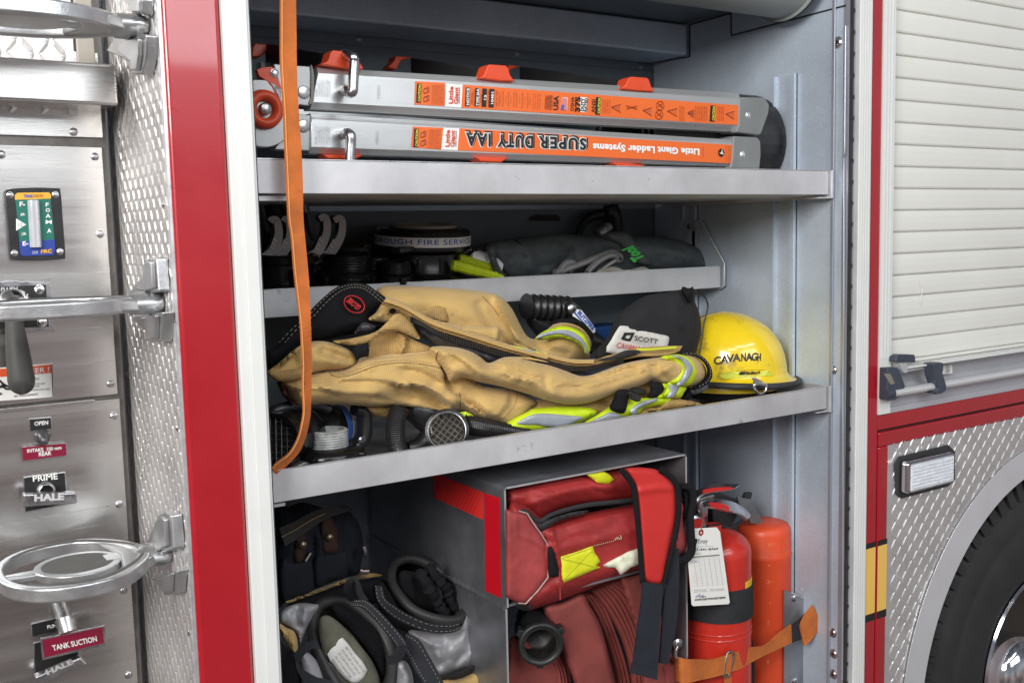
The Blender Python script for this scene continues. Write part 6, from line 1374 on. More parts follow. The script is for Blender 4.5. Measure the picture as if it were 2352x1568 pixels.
# ================================================================== LOWER LEFT CELL
TB = thing('tool_bag', (0, 0, 0), 'dark canvas tool bag with brown studded straps at the back of the lower left space', 'bag')
def gp_(name, m, par, ol, Y, T_, **k): return pillow(name, m, par, ol, Y, T_, cv=cG, **k)
canv = mat('dark_canvas', (.020, .024, .032), .85, var=.3, vs=20, bump=.4, bs=200, spec=.3)
gp_('bag_body', canv, TB, [(100, 330), (220, 270), (330, 240), (500, 290), (590, 280), (680, 330), (735, 400), (765, 540), (750, 700), (720, 770), (600, 800), (350, 900), (200, 970), (110, 980)], .40, .07, R=70, nz=.006, nzs=40, folds=[([(390, 480), (400, 600), (410, 900)], 8, -.012), ([(660, 330), (640, 480), (655, 600), (620, 780)], 8, -.010), ([(690, 360), (700, 480), (720, 600)], 8, .012)])
gp_('bag_pocket', canv, TB, [(160, 660), (260, 680), (390, 670), (400, 900), (300, 940), (170, 960)], .335, .012, R=14)
gp_('bag_pocket', canv, TB, [(405, 640), (520, 610), (650, 600), (640, 780), (520, 820), (415, 860)], .335, .014, R=14)
gp_('bag_strap', brown, TB, [(455, 360), (520, 340), (570, 420), (580, 500), (578, 600), (475, 612), (455, 500)], .332, .010, R=10)
gp_('bag_strap', brown, TB, [(265, 500), (340, 470), (345, 560), (330, 672), (258, 668)], .332, .010, R=10)
for x_, y_ in ((518, 494), (322, 549)):
    c_ = P(*cG([(x_, y_)])[0], Y=.318); MB().lathe([(.0085, .003), (.0085, -.001), (.006, -.005), (.0001, -.006)], c_, (0, 1, 0), 20).build('stud', mat('brass_stud', (.40, .34, .22), .35, .9, bump=.3, bs=100) if x_ == 518 else MT['brass_stud'], TB, smooth=True)
mb = MB(); mb.ribbon([P(*p, Y=.315) for p in cG([(145, 430), (250, 385), (360, 325), (470, 285), (560, 268), (640, 285)])], [P(*p, Y=.305) for p in cG([(190, 560), (290, 500), (400, 420), (500, 360), (600, 320), (650, 300)])], .003, 5)
mb.build('carry_handle', mat('grey_webbing', (.045, .043, .040), .85, var=.2, vs=40, bump=.3, bs=200), TB, smooth=False)
q_, _ = cat([P(*p, Y=.302) for p in cG([(165, 495), (270, 440), (380, 372), (485, 322)])], [0]*4, 8)
MB().tube(q_, .0012, 6).build('handle_stitching', mat('tan_thread', (.28, .21, .10), .8), TB)
MB().tube([P(*p, Y=.33) for p in cG([(590, 275), (640, 280), (680, 310), (695, 350)])], .004, 8, 4).build('bag_cord', blackm, TB, smooth=True)
MB().tube([P(*p, Y=.32) for p in cG([(765, 560), (775, 600), (790, 640)])], [.005, .006, .004], 10, 3).tube([P(*p, Y=.325) for p in cG([(340, 672), (360, 640), (380, 610)])], .004, 8).build('metal_clip', chromed, TB, smooth=True)
MB().tube([P(*p, Y=.30) for p in cG([(735, 740), (760, 748), (800, 745)])], .006, 8).build('metal_clip', chromed, TB, smooth=True)
# trousers gathered round two boots
def boots(name, label, ring_, Y0, inner, inner_m, R_=.008, tiltY=0):
    B = thing(name, (0, 0, 0), label, 'boot', 'firefighter boots with trousers round them')
    pts = cG(ring_); n = len(pts)
    top = min(p[1] for p in pts); bot = max(p[1] for p in pts)
    def yy(x, y): return Y0+tiltY*(bot-y)/(bot-top)
    MB().tube([P(p[0], p[1], Y=yy(*p)) for p in pts], R_, 14, 4, closed=True).build('rolled_rim', mat('boot_rim_rubber', (.030, .030, .030), .48, var=.25, vs=20, bump=.15, bs=120) if 'boot_rim_rubber' not in MT else MT['boot_rim_rubber'], B, smooth=True)
    # the shaft inside: a cup going down from the rim
    cs = [P(p[0], p[1], Y=yy(*p)) for p in sm2(pts, 4)]; c = sum(cs, Vector())/len(cs); mb = MB(); N = len(cs); vs = []
    for k, (s, d) in enumerate(((1, 0), (.97, .03), (.93, .07), (.9, .10))):
        vs += [c+(p-c)*s+Vector((.12*d, .75*d, -.5*d)) for p in cs]
    fs = [(k*N+i, k*N+(i+1) % N, (k+1)*N+(i+1) % N, (k+1)*N+i) for k in range(3) for i in range(N)]+[tuple(3*N+i for i in range(N))]
    mb.add(vs, fs); mb.build('shaft', inner_m, B, smooth=True)
    return B, yy
# right-hand boot (further back)
TRS = thing('bunker_pants', (0, 0, 0), 'silver-lined tan bunker pants bunched round two black boots on the locker floor', 'trousers')
gp_('tan_cuff', tan, TRS, [(200, 965), (420, 880), (640, 800), (760, 765), (860, 762), (908, 780), (760, 800), (600, 850), (400, 930), (250, 970)], .33, .012, R=10)
gp_('dark_lining', cloth_b, TRS, [(220, 985), (420, 910), (640, 830), (760, 810), (900, 800), (960, 900), (800, 1000), (600, 1000), (400, 1040), (240, 1040)], .31, .02, R=20)
gp_('silver_lining', silf, TRS, [(1100, 1180), (1250, 1190), (1450, 1180), (1500, 1080), (1535, 1030), (1565, 1150), (1620, 1240), (1680, 1340), (1700, 1380), (1600, 1430), (1450, 1480), (1320, 1510), (1250, 1400), (1160, 1280)], .21, .035, R=50, g=5, nz=.003, nzs=30, wr=.003, wra=1.9, folds=[([(1530, 1070), (1500, 1200), (1420, 1320), (1330, 1380)], 12, .012), ([(1360, 1280), (1370, 1340), (1330, 1440)], 7, -.014), ([(1180, 1230), (1260, 1290), (1350, 1290)], 8, .010), ([(1560, 1200), (1540, 1320), (1450, 1420)], 8, -.008), ([(1300, 1350), (1320, 1500)], 8, .007)])
gp_('hem_trim', blackm, TRS, [(1325, 1510), (1480, 1475), (1620, 1400), (1680, 1355), (1705, 1375), (1700, 1400), (1600, 1470), (1480, 1530), (1360, 1548), (1335, 1540)], .175, .012, R=10)
gp_('tan_leg', tan, TRS, [(1330, 1545), (1480, 1530), (1600, 1470), (1690, 1415), (1705, 1470), (1715, 1540), (1700, 1720), (1330, 1720)], .185, .03, R=30)
gp_('silver_lining', silf, TRS, [(150, 1060), (200, 1010), (300, 980), (400, 985), (440, 1000), (400, 1080), (350, 1180), (300, 1280), (270, 1200), (200, 1150), (150, 1120)], .20, .03, R=30, g=5, nz=.005, nzs=24, folds=[([(280, 1000), (260, 1080), (290, 1150)], 8, -.012), ([(340, 1010), (330, 1120)], 6, .008)])
gp_('tan_leg', tan, TRS, [(148, 1130), (200, 1160), (260, 1190), (285, 1280), (270, 1370), (200, 1290), (160, 1200)], .185, .02, R=20, folds=[([(190, 1170), (230, 1290)], 6, -.006)])
gp_('silver_lining', silf, TRS, [(295, 1350), (360, 1345), (420, 1400), (470, 1490), (500, 1600), (330, 1620), (310, 1480)], .15, .02, R=25, g=5, nz=.004, nzs=20)
gp_('silver_lining', silf, TRS, [(970, 1440), (1040, 1400), (1090, 1420), (1130, 1520), (1120, 1640), (980, 1660)], .16, .03, R=30, g=5, nz=.004, nzs=24, folds=[([(1010, 1420), (1060, 1520)], 6, -.008)])
gp_('black_leg', cloth_b, TRS, [(110, 1240), (180, 1280), (280, 1400), (320, 1560), (300, 1700), (110, 1700)], .17, .03, R=40)
gp_('black_leg', cloth_b, TRS, [(840, 850), (900, 820), (960, 900), (1050, 1040), (1250, 1140), (1480, 1110), (1525, 1040), (1490, 1180), (1440, 1230), (1360, 1270), (1200, 1230), (1060, 1180), (960, 1140), (880, 1020), (845, 930)], .235, .035, R=45)
B1, y1f = boots('firefighter_boot', 'black boot opening filled with bunched black elastic, farther one of the pair', [(1000, 690), (1080, 655), (1180, 668), (1290, 720), (1390, 800), (1470, 890), (1512, 990), (1500, 1070), (1420, 1110), (1290, 1095), (1150, 1040), (1050, 950), (985, 850), (972, 760)], .19, None, cloth_b, .0098, .13)
B1b = MB()
def ruff(pts, Y0, r=.009):
    q_, _ = cat([Vector((p[0], p[1], 0)) for p in cG(pts)], [0]*len(pts), 7); out = []; rs = []
    for i, p in enumerate(q_):
        out.append(P(p.x+2.2*math.sin(i*1.7), p.y, Y=Y0+.004*math.sin(i*1.3))); rs.append(r*(1+.42*math.sin(i*1.55)))
    return out, rs
for pts, y_ in (([(1180, 760), (1230, 850), (1290, 930), (1340, 1010), (1370, 1060)], .215), ([(1250, 720), (1300, 800), (1380, 870), (1400, 950), (1440, 1020)], .225)):
    o_, r_ = ruff(pts, y_); MB().tube(o_, r_, 12).build('elastic_ruffle', cloth_b, B1, smooth=True)
gp_('inner_flap', cloth_b, B1, [(1030, 760), (1090, 740), (1180, 770), (1220, 860), (1300, 960), (1320, 1060), (1200, 1040), (1090, 960), (1040, 870)], .26, .012, R=24, folds=[([(1110, 790), (1130, 900), (1120, 980)], 5, .006)])
# left-hand boot (nearer)
B2, y2f = boots('firefighter_boot', 'black boot opening with olive lining and a printed care label, the nearer and left one', [(440, 1000), (520, 965), (600, 968), (700, 1010), (800, 1090), (890, 1180), (950, 1290), (975, 1400), (970, 1540), (930, 1680), (760, 1720), (620, 1640), (520, 1500), (440, 1340), (400, 1180), (400, 1080)], .10, None, olive, .0108, .12)
gp_('lining_panel', olive, B2, [(450, 1090), (500, 1070), (560, 1100), (660, 1190), (760, 1310), (840, 1420), (890, 1560), (880, 1680), (720, 1700), (600, 1600), (510, 1460), (460, 1300), (440, 1180)], .150, .01, R=30, nz=.004, nzs=30)
gp_('dark_lining', cloth_b, B2, [(540, 1000), (640, 1010), (760, 1090), (870, 1200), (930, 1320), (950, 1450), (900, 1540), (850, 1420), (760, 1290), (640, 1150), (560, 1080)], .170, .01, R=20, folds=[([(620, 1040), (800, 1200), (900, 1400)], 6, .005)])
LP_ = lambda x, y: P(x, y, Y=.132)
cl_ = gp_('care_label', paper, B2, [(612, 1232), (700, 1340), (798, 1470), (720, 1568), (640, 1540), (560, 1450), (502, 1355), (560, 1290)], .138, .003, R=8, smooth=2)
ct_ = MB()
for i, s_ in enumerate(('DO NOT REMOVE THIS LABEL', 'OF NFPA 1971 2007 EDITION', 'THIS FOOTWEAR MEETS THE', 'REQUIREMENTS OF THE', 'PROTECTIVE ENSEMBLE', 'SIZE WIDTH LOT')):
    # lines run from lower right to upper left, printed on the lining
    bl = (778-i*32, 1478+i*13); br = (640-i*24, 1290+i*24); tl = (bl[0]-15, bl[1]+9)
    txt(s_, bl, br, tl, dict(Y=.1335), inkg, B2, .0, cv=cG, mb=ct_)
ct_.build('lettering', inkg, B2)
# webbing straps and pull loops
def strap(name, label, L, R, Ys, m=cloth_b, stitch=True, par=None):
    mb = MB(); n = len(L); ya = [Ys[0]+(Ys[1]-Ys[0])*i/(n-1) for i in range(n)]
    mb.ribbon([P(*p, Y=ya[i]) for i, p in enumerate(cG(L))], [P(*p, Y=ya[i]-.004) for i, p in enumerate(cG(R))], .002, 5)
    o = mb.build(name, m, par, smooth=False)
    if stitch:
        st = MB()
        for f in (.16, .84):
            q_, _ = cat([P(*p, Y=ya[i]-.0075) for i, p in enumerate(cG([(a[0]+(b[0]-a[0])*f, a[1]+(b[1]-a[1])*f) for a, b in zip(L, R)]))], [0]*n, 8)
            for i in range(0, len(q_)-1, 2): st.tube([q_[i], q_[i+1]], .00042, 4)
        st.build('stitching', thr, o if par is None else par)
    if label: tag(o, label, 'strap')
    return o
strapm = mat('black_webbing', (.020, .021, .026), .75, var=.2, vs=30, bump=.4, bs=300, spec=.35)
strap('suspender_strap', None, [(700, 960), (780, 960), (850, 1010), (930, 1090), (1020, 1190), (1078, 1270), (1075, 1330)], [(690, 1000), (760, 1010), (820, 1060), (890, 1140), (970, 1240), (1010, 1300), (1010, 1360)], (.13, .09), strapm, True, TRS)
strap('pull_loop', None, [(660, 960), (620, 880), (640, 820), (690, 785), (735, 830), (760, 900), (800, 960)], [(720, 960), (690, 900), (680, 850), (700, 820), (710, 850), (715, 900), (740, 960)], (.19, .15), strapm, False, TRS)
strap('suspender_strap', None, [(850, 850), (870, 960), (960, 1060), (1080, 1130), (1250, 1190), (1400, 1195), (1480, 1165)], [(905, 860), (930, 950), (1010, 1010), (1110, 1070), (1260, 1130), (1400, 1140), (1475, 1125)], (.19, .15), strapm, True, TRS)
strap('suspender_strap', None, [(1080, 1200), (1170, 1240), (1250, 1370), (1310, 1480), (1370, 1600), (1420, 1720)], [(1070, 1320), (1110, 1400), (1150, 1480), (1200, 1560), (1240, 1640), (1260, 1720)], (.12, .08), strapm, True, TRS)
strap('suspender_strap', None, [(250, 1360), (330, 1280), (400, 1250), (430, 1270)], [(290, 1420), (350, 1340), (410, 1310), (450, 1320)], (.10, .09), strapm, False, TRS)
strap('suspender_strap', None, [(260, 1380), (320, 1460), (420, 1520), (540, 1560), (640, 1700)], [(270, 1460), (330, 1560), (420, 1610), (500, 1640), (560, 1740)], (.085, .07), strapm, False, TRS)
strap('pull_loop', None, [(1075, 1290), (1060, 1370), (1000, 1420), (960, 1430)], [(1020, 1300), (1000, 1350), (960, 1370), (930, 1370)], (.08, .08), strapm, False, TRS)
# ================================================================== DIVIDER BOX CONTENTS
def hp_(name, m, par, ol, Y, T_, **k): return pillow(name, m, par, ol, Y, T_, cv=cH, **k)
RB = thing('rescue_bag', (0, 0, 0), 'scuffed red vinyl bag with yellow patches and black piping in the aluminium box', 'bag')
Ybg = lambda x, y: .10+.00016*(1380-x) if x < 1380 else .10
hp_('bag_body', bagr, RB, [(515, 430), (640, 400), (760, 500), (830, 520), (1000, 470), (1200, 430), (1360, 400), (1500, 360), (1640, 380), (1690, 450), (1700, 560), (1690, 680), (1640, 750), (1500, 800), (1380, 850), (1260, 885), (1130, 925), (1000, 980), (880, 1025), (760, 1065), (690, 1090), (650, 1096), (600, 1060), (540, 1030), (512, 1010)], .088, .055, R=40, g=5, nz=.002, nzs=60, wr=.0015, folds=[([(805, 560), (830, 640), (870, 800), (890, 1020)], 5, .007), ([(830, 560), (1350, 440)], 6, .005), ([(820, 540), (900, 500), (1000, 480)], 7, -.012), ([(870, 700), (1100, 640), (1370, 560)], 14, .006), ([(740, 560), (770, 640)], 8, -.010), ([(690, 980), (800, 900), (860, 860)], 12, -.006)])
hp_('top_flap', bagr, RB, [(512, 300), (620, 270), (800, 225), (1000, 190), (1250, 160), (1400, 160), (1420, 300), (1370, 370), (1200, 390), (1050, 400), (900, 430), (800, 470), (745, 510), (700, 490), (660, 455), (600, 440), (512, 425)], .105, .045, R=40, g=5, nz=.002, nzs=50, wr=.0015, folds=[([(620, 430), (800, 350), (1000, 300), (1200, 290)], 10, .006), ([(1080, 300), (1180, 350)], 5, -.004)])
hp_('end_panel', bagr2, RB, [(512, 435), (600, 450), (655, 465), (690, 520), (740, 590), (785, 660), (792, 780), (790, 880), (720, 970), (645, 1050), (600, 1045), (540, 1020), (512, 1005)], .043, .012, R=14, g=5, smooth=1, nz=.001, nzs=30, folds=[([(580, 500), (590, 600), (700, 640), (780, 690)], 5, .003)])
MB().tube([P(*p, Y=.044) for p in cH([(612, 450), (655, 458), (700, 500), (745, 512), (800, 478), (900, 442), (1050, 408), (1200, 392), (1355, 374)])], .0048, 10, 4, flat=.7).build('piping', blackm, RB, smooth=True)
hp_('zip_gap', blackm, RB, [(690, 520), (745, 530), (800, 500), (950, 455), (1060, 445), (990, 475), (860, 510), (790, 560), (740, 575), (705, 550)], .043, .003, R=8)
MB().tube([P(*p, Y=.0345) for p in cH([(600, 448), (655, 464), (690, 520), (740, 590), (785, 660), (792, 780), (790, 880), (720, 970), (645, 1050), (600, 1047)])], .0016, 8, 1).build('worn_edge', mat('worn_edge', (.45, .30, .28), .8, var=.3, vs=60), RB)
MB().tube([P(*p, Y=.0335) for p in cH([(806, 572), (830, 640), (852, 760), (866, 880), (870, 1025)])], .0013, 8, 4).build('seam', bagr2, RB, smooth=True)
hp_('side_strap', cloth_b, RB, [(788, 685), (838, 688), (855, 770), (858, 866), (795, 872), (790, 780)], .032, .006, R=8, smooth=2)
hp_('corner_trim', blackm, RB, [(585, 1052), (640, 1060), (680, 1045), (690, 1075), (660, 1096), (610, 1088)], .050, .012, R=8)
yv = mat('yellow_vinyl', (.72, .74, .02), .4, var=.08, vs=20, bump=.4, bs=50)
hp_('yellow_patch', yv, RB, [(868, 745), (970, 715), (1082, 674), (1092, 715), (1118, 750), (1132, 778), (1105, 800), (1130, 815), (1000, 870), (885, 917), (875, 830)], .0305, .004, R=6, smooth=1, nz=.0015, nzs=14)
MB().tube([P(*p, Y=.0255) for p in cH([(880, 755), (1075, 688)])], .0005, 4).tube([P(*p, Y=.0255) for p in cH([(892, 900), (1120, 812)])], .0005, 4).tube([P(*p, Y=.0255) for p in cH([(885, 760), (1090, 810)])], .0004, 4).tube([P(*p, Y=.0255) for p in cH([(895, 895), (1080, 700)])], .0004, 4).build('stitching', mat('olive_thread', (.35, .36, .03), .7), RB)
hp_('peeled_patch', mat('pale_vinyl', (.76, .77, .58), .5, var=.1, vs=30, bump=.5, bs=50), RB, [(1148, 800), (1230, 755), (1380, 688), (1385, 790), (1330, 815), (1268, 862), (1250, 845), (1225, 815), (1180, 815)], .032, .006, R=10, smooth=2, nz=.003, nzs=14)
hp_('yellow_tab', yv, RB, [(1030, 205), (1090, 195), (1150, 188), (1190, 210), (1224, 243), (1185, 272), (1115, 266), (1075, 235)], .056, .003, R=6, smooth=1)
thm = MB()
for k in range(14): a = cH([(1088+k*12.5, 675-k*3.2+(k > 10)*-3)])[0]; thm.tube([P(a[0], a[1], Y=.028), P(a[0]+1.6, a[1]-.6, Y=.028)], .0006, 4)
thm.tube([P(*p, Y=.028) for p in cH([(1262, 605), (1268, 628), (1255, 630), (1245, 618), (1225, 630)])], .0007, 5)
thm.build('loose_thread', mat('cream_thread', (.70, .68, .45), .7), RB)
hp_('carry_strap', strapr, RB, [(1290, 172), (1400, 165), (1500, 180), (1570, 230), (1615, 290), (1625, 400), (1618, 520), (1590, 650), (1565, 780), (1535, 918), (1425, 905), (1400, 780), (1385, 600), (1372, 400), (1355, 290), (1320, 220)], .024, .012, R=12, g=5, folds=[([(1375, 320), (1500, 300), (1620, 300)], 8, .004)])
for pts in ([(1268, 180), (1310, 230), (1345, 290), (1362, 400), (1378, 560), (1390, 700), (1402, 880), (1400, 900)], [(1520, 178), (1590, 225), (1632, 290), (1642, 380), (1638, 500), (1612, 640), (1580, 780), (1545, 920)]):
    MB().tube([P(*p, Y=.012) for p in cH(pts)], .0062, 10, 4, flat=.6).build('strap_piping', cloth_b, RB, smooth=True)
hp_('side_flap', bagr2, RB, [(1640, 380), (1680, 420), (1670, 520), (1690, 600), (1690, 690), (1640, 740), (1600, 740), (1620, 560)], .05, .02, R=14)
MB().tube([P(*p, Y=.03) for p in cH([(1640, 290), (1690, 288), (1725, 310), (1735, 380), (1715, 480), (1718, 600), (1725, 700), (1690, 755), (1640, 770), (1605, 775)])], [.006, .007, .008, .008, .0085, .009, .009, .009, .008, .006], 12, 4).build('strap_piping', cloth_b, RB, smooth=True)
hp_('side_flap', cloth_b, RB, [(1660, 310), (1710, 310), (1720, 400), (1700, 500), (1660, 480), (1668, 400)], .045, .01, R=10)
def hstrap(name, L, R, y0, y1, m, th=.002):
    n = len(L); mb = MB(); mb.ribbon([P(*p, Y=y0+(y1-y0)*i/(n-1)) for i, p in enumerate(cH(L))], [P(*p, Y=y0+(y1-y0)*i/(n-1)) for i, p in enumerate(cH(R))], th, 5)
    return mb.build(name, m, RB, smooth=False)
hstrap('strap_tail', [(1568, 905), (1600, 790), (1612, 720), (1570, 1000), (1540, 1200), (1512, 1435)][0:1]+[(1545, 1000), (1530, 1200), (1512, 1435)], [(1640, 800), (1640, 910), (1622, 1180), (1568, 1442)], .018, .022, navy)
hstrap('strap_tail', [(1402, 908), (1400, 1000), (1372, 1200), (1350, 1380), (1328, 1500)], [(1532, 925), (1530, 1010), (1515, 1200), (1505, 1380), (1497, 1545)], .010, .006, navy)
hstrap('strap_end', [(1334, 1438), (1328, 1500)], [(1500, 1475), (1497, 1545)], .0042, .0015, navy, .0015)
hstrap('strap_tail', [(1600, 700), (1572, 800), (1545, 920)], [(1640, 690), (1640, 800), (1642, 912)], .024, .020, strapm)
# red hose folded in the lower cell
HO = thing('fire_hose', (0, 0, 0), 'flat folded red rubber fire hose packed in the lower cell of the box', 'hose')
def flathose(ol, Y, T_, **k): hp_('hose_fold', hosem, HO, ol, Y, T_, **k)
flathose([(560, 1260), (700, 1300), (880, 1360), (900, 1500), (900, 1750), (520, 1750), (528, 1400)], .13, .02, R=20)
flathose([(760, 1080), (880, 1040), (1010, 985), (1060, 1060), (1130, 1190), (1190, 1400), (1230, 1560), (1245, 1750), (1000, 1750), (960, 1560), (900, 1400), (850, 1250)], .095, .022, R=14, g=6)
def edgehose(pts, Y, r, m=hosem):
    q_, _ = cat([P(*p, Y=Y) for p in cH(pts)], [0]*len(pts), 6)
    MB().tube(q_, r, 10, flat=2.4).build('hose_fold', m, HO, smooth=True)
for i in range(4): edgehose([(800+i*22, 1400-i*6), (850+i*20, 1500), (870+i*22, 1750)], .115+i*.003, .0038)
for i in range(3): edgehose([(1020+i*26, 985), (1110+i*22, 1120-i*10), (1200+i*24, 1350), (1250+i*26, 1560), (1262+i*28, 1750)], .13, .0045)
for i in range(9):
    edgehose([(1080+i*24, 960-i*9), (1180+i*22, 1080-i*18), (1270+i*20, 1240-i*14), (1330+i*20, 1420), (1350+i*26, 1600), (1355+i*28, 1750)], .12-.003*i, .0046)
flathose([(1260, 880), (1330, 860), (1420, 850), (1460, 1000), (1560, 1200), (1600, 1400), (1610, 1750), (1420, 1750), (1400, 1400), (1340, 1150), (1290, 980)], .085, .015, R=12, g=6)
edgehose([(1560, 1440), (1580, 1560), (1590, 1750)], .07, .005); edgehose([(1600, 1440), (1610, 1560), (1615, 1750)], .068, .005)
# hose coupling
HCp = thing('hose_coupling', (0, 0, 0), 'black threaded coupling on the end of the red hose, mouth facing out of the box', 'hose fitting')
c_ = P(*cH([(745, 1322)])[0], Y=.06); ax_ = (P(*cH([(690, 1165)])[0], Y=.15)-c_).normalized()
MB().lathe([(.030, .004)]+[(.0335-.0018*(k % 2), .004+k*.004) for k in range(12)]+[(.028, .052), (.0001, .06)], c_, ax_, 56).build('inner_thread', mat('worn_black', (.030, .028, .026), .45, .4, var=.5, vs=60, bump=.2, bs=200), HCp, smooth=True)
MB().lathe([(.0335, .004), (.0365, .0), (.0405, .0), (.043, .003), (.043, .012), (.040, .016), (.039, .05), (.041, .054), (.040, .075), (.033, .085), (.030, .12)], c_, ax_, 56).build('collar', mat('coupling_black', (.034, .036, .038), .42, .4, var=.4, vs=30, dirt=((.12, .12, .12), .70, 50)), HCp, smooth=True)
u_ = ax_.cross(Vector((0, 0, 1))).normalized(); v_ = u_.cross(ax_)
for a in (.5, 2.6, 4.7):
    d = u_*math.cos(a)+v_*math.sin(a); e = ax_.cross(d); q_ = c_+ax_*.006+d*.040
    MB().prism([q_+e*.008, q_-e*.008, q_-e*.006+d*.011, q_+e*.006+d*.011], ax_*.022).build('lug', MT['coupling_black'], HCp, bevel=.002)
# ================================================================== EXTINGUISHER, ORANGE CAN
EX = thing('fire_extinguisher', (0, 0, 0), 'chipped red fire extinguisher with a chrome lever and a black strap round it', 'fire extinguisher')
Ye = .125; cx_ = P(1640, 1300, Y=Ye).x; re_ = P(1704, 1400, Y=Ye-.0).x-cx_; re_ *= .93
zs_ = P(1640, 1280, Y=Ye-re_*.5).z; zt_ = P(1640, 1215, Y=Ye).z
MB().lathe([(re_, .28-zs_)]+[(re_, -.05), (re_-.0015, -.052), (re_, -.055), (re_, 0)][2:]+[(re_*math.cos(t*math.pi/16)**.75, (zt_-zs_)*math.sin(t*math.pi/16)) for t in range(8)]+[(.016, zt_-zs_+.001), (.016, zt_-zs_+.012)], (cx_, Ye, zs_), (0, 0, 1), 72).build('cylinder', extr, EX, smooth=True)
zr_ = P(1640, 1475, Y=Ye-re_).z
for dz_ in (0, -.012): MB().lathe([(re_+.0002, -.002), (re_+.0016, 0), (re_+.0002, .002)], (cx_, Ye, zr_+dz_), (0, 0, 1), 72).build('weld_ring', extr, EX, smooth=True)
zba, zbb = P(1640, 1372, Y=Ye-re_).z, P(1640, 1448, Y=Ye-re_).z
MB().lathe([(re_, 0), (re_+.0035, .001), (re_+.004, (zba-zbb)*.5), (re_+.0035, (zba-zbb)-.001), (re_, zba-zbb)], (cx_, Ye, zbb), (.04, 0, 1), 72).build('retaining_band', weave(mat('black_band', (.03, .032, .036), .8, var=.25, vs=16, bump=.3, bs=200, spec=.3), 300, .4, .7, axes=('Z',)), EX, smooth=True)
ylab = MB(); zy0, zy1 = P(1700, 1345, Y=Ye).z, P(1700, 1300, Y=Ye).z
a0 = math.atan2(CAM.y-Ye, CAM.x-cx_)
ylab.ribbon([(cx_+(re_+.0008)*math.cos(a0+.95+k*.1), Ye+(re_+.0008)*math.sin(a0+.95+k*.1), zy1) for k in range(7)], [(cx_+(re_+.0008)*math.cos(a0+.95+k*.1), Ye+(re_+.0008)*math.sin(a0+.95+k*.1), zy0) for k in range(7)], .0003, 0)
ylab.build('yellow_label', mat('label_yellow', (.80, .50, .02), .4), EX)
def ip(pts, Y): return [P(*p, Y=Y) for p in cI(pts)]
MB().lathe([(.014, 0), (.014, .02), (.017, .022), (.017, .05), (.012, .06), (.012, .075)], P(*cI([(205, 470)])[0], Y=Ye), (0, 0, 1), 28).build('valve_neck', chromed, EX, smooth=True)
MB().lathe([(.0001, -.012), (.013, -.012), (.016, -.009), (.016, .0), (.012, .003), (.0001, .003)], P(*cI([(172, 450)])[0], Y=Ye-.02), (-.3, -1, 0), 28).build('pressure_gauge', chromed, EX, smooth=True)
MB().lathe([(.0001, -.0125), (.012, -.0125)], P(*cI([(172, 450)])[0], Y=Ye-.02), (.3, 1, 0), 24).build('gauge_dial', inkr, EX)
lv = MB(); lv.ribbon(ip([(155, 300), (200, 235), (260, 200), (340, 185), (420, 190), (480, 190)], Ye-.015), ip([(160, 320), (215, 265), (270, 245), (340, 235), (410, 225), (455, 212)], Ye-.035), .0022, 5)
lv.build('trigger_lever', chromed, EX, smooth=False)
MB().ribbon(ip([(225, 225), (290, 212), (360, 207), (425, 205)], Ye-.037), ip([(225, 252), (290, 238), (360, 230), (430, 220)], Ye-.037), .001, 4).build('lever_sticker', inkr, EX)
lv = MB(); lv.ribbon(ip([(215, 320), (290, 290), (380, 300), (460, 325), (520, 365), (552, 410)], Ye-.012), ip([(245, 345), (310, 352), (390, 372), (460, 385), (500, 405), (530, 430)], Ye-.035), .0024, 5)
lv.build('carry_handle', chrome, EX, smooth=False)
MB().ribbon(ip([(265, 310), (330, 315), (400, 335)], Ye-.037), ip([(275, 345), (340, 350), (410, 368)], Ye-.037), .001, 4).build('lever_sticker', inkr, EX)
MB().tube(ip([(150, 310), (185, 300), (230, 280), (290, 265)], Ye-.02), .006, 12, 3).build('lever_pin', chromed, EX, smooth=True)
MB().tube(ip([(255, 480), (330, 470), (420, 490), (500, 440)], Ye), .0035, 8, 4).build('cable_loop', blackm, EX, smooth=True)
CN = thing('orange_container', (0, 0, 0), 'tall orange plastic cylinder marked IMP GAL standing behind the red extinguisher', 'container')
Yc = .19; cxr = P(1798, 1350, Y=Yc).x; rc_ = .064; cxc = cxr-rc_*1.05; zc0 = P(1750, 1225, Y=Yc-.04).z; ztc = P(1745, 1193, Y=Yc).z
MB().lathe([(rc_, .28-zc0), (rc_, -.066), (rc_+.0015, -.062), (rc_-.0005, -.058), (rc_-.002, -.01), (rc_-.004, 0), (rc_-.010, .008), (rc_-.022, .012), (.0001, .014)], (cxc, Yc, zc0), (0, 0, 1), 72).build('body', canor, CN, smooth=True)
cs_ = cyl(Vector((cxc, Yc, zc0)), rc_+.0004, 0)
ctm = MB()
for s_, u0, du, z0, dz_ in (('IMP', .10, .32, -.032, .012), ('GAL', .06, .34, -.050, .012), ('US', .72, .22, -.028, .012), ('GAL', .68, .3, -.046, .012), ('3', .12, .10, -.118, .010), ('-', .26, .05, -.114, .002), ('2', .12, .10, -.215, .010), ('4', .75, .10, -.15, .010), ('-', .16, .08, -.075, .002), ('-', .2, .06, -.165, .002), ('1', .14, .06, -.31, .010), ('3', .78, .08, -.24, .01)):
    txt3(s_, (lambda u, v, u0=u0, du=du, z0=z0, dz_=dz_: cs_(u0+u*du, z0+v*dz_)), canor, CN, .02, mb=ctm)
ctm.build('lettering', mat('orange_raised', (.78, .16, .05), .5), CN)
for z_b in (-.08,): pass
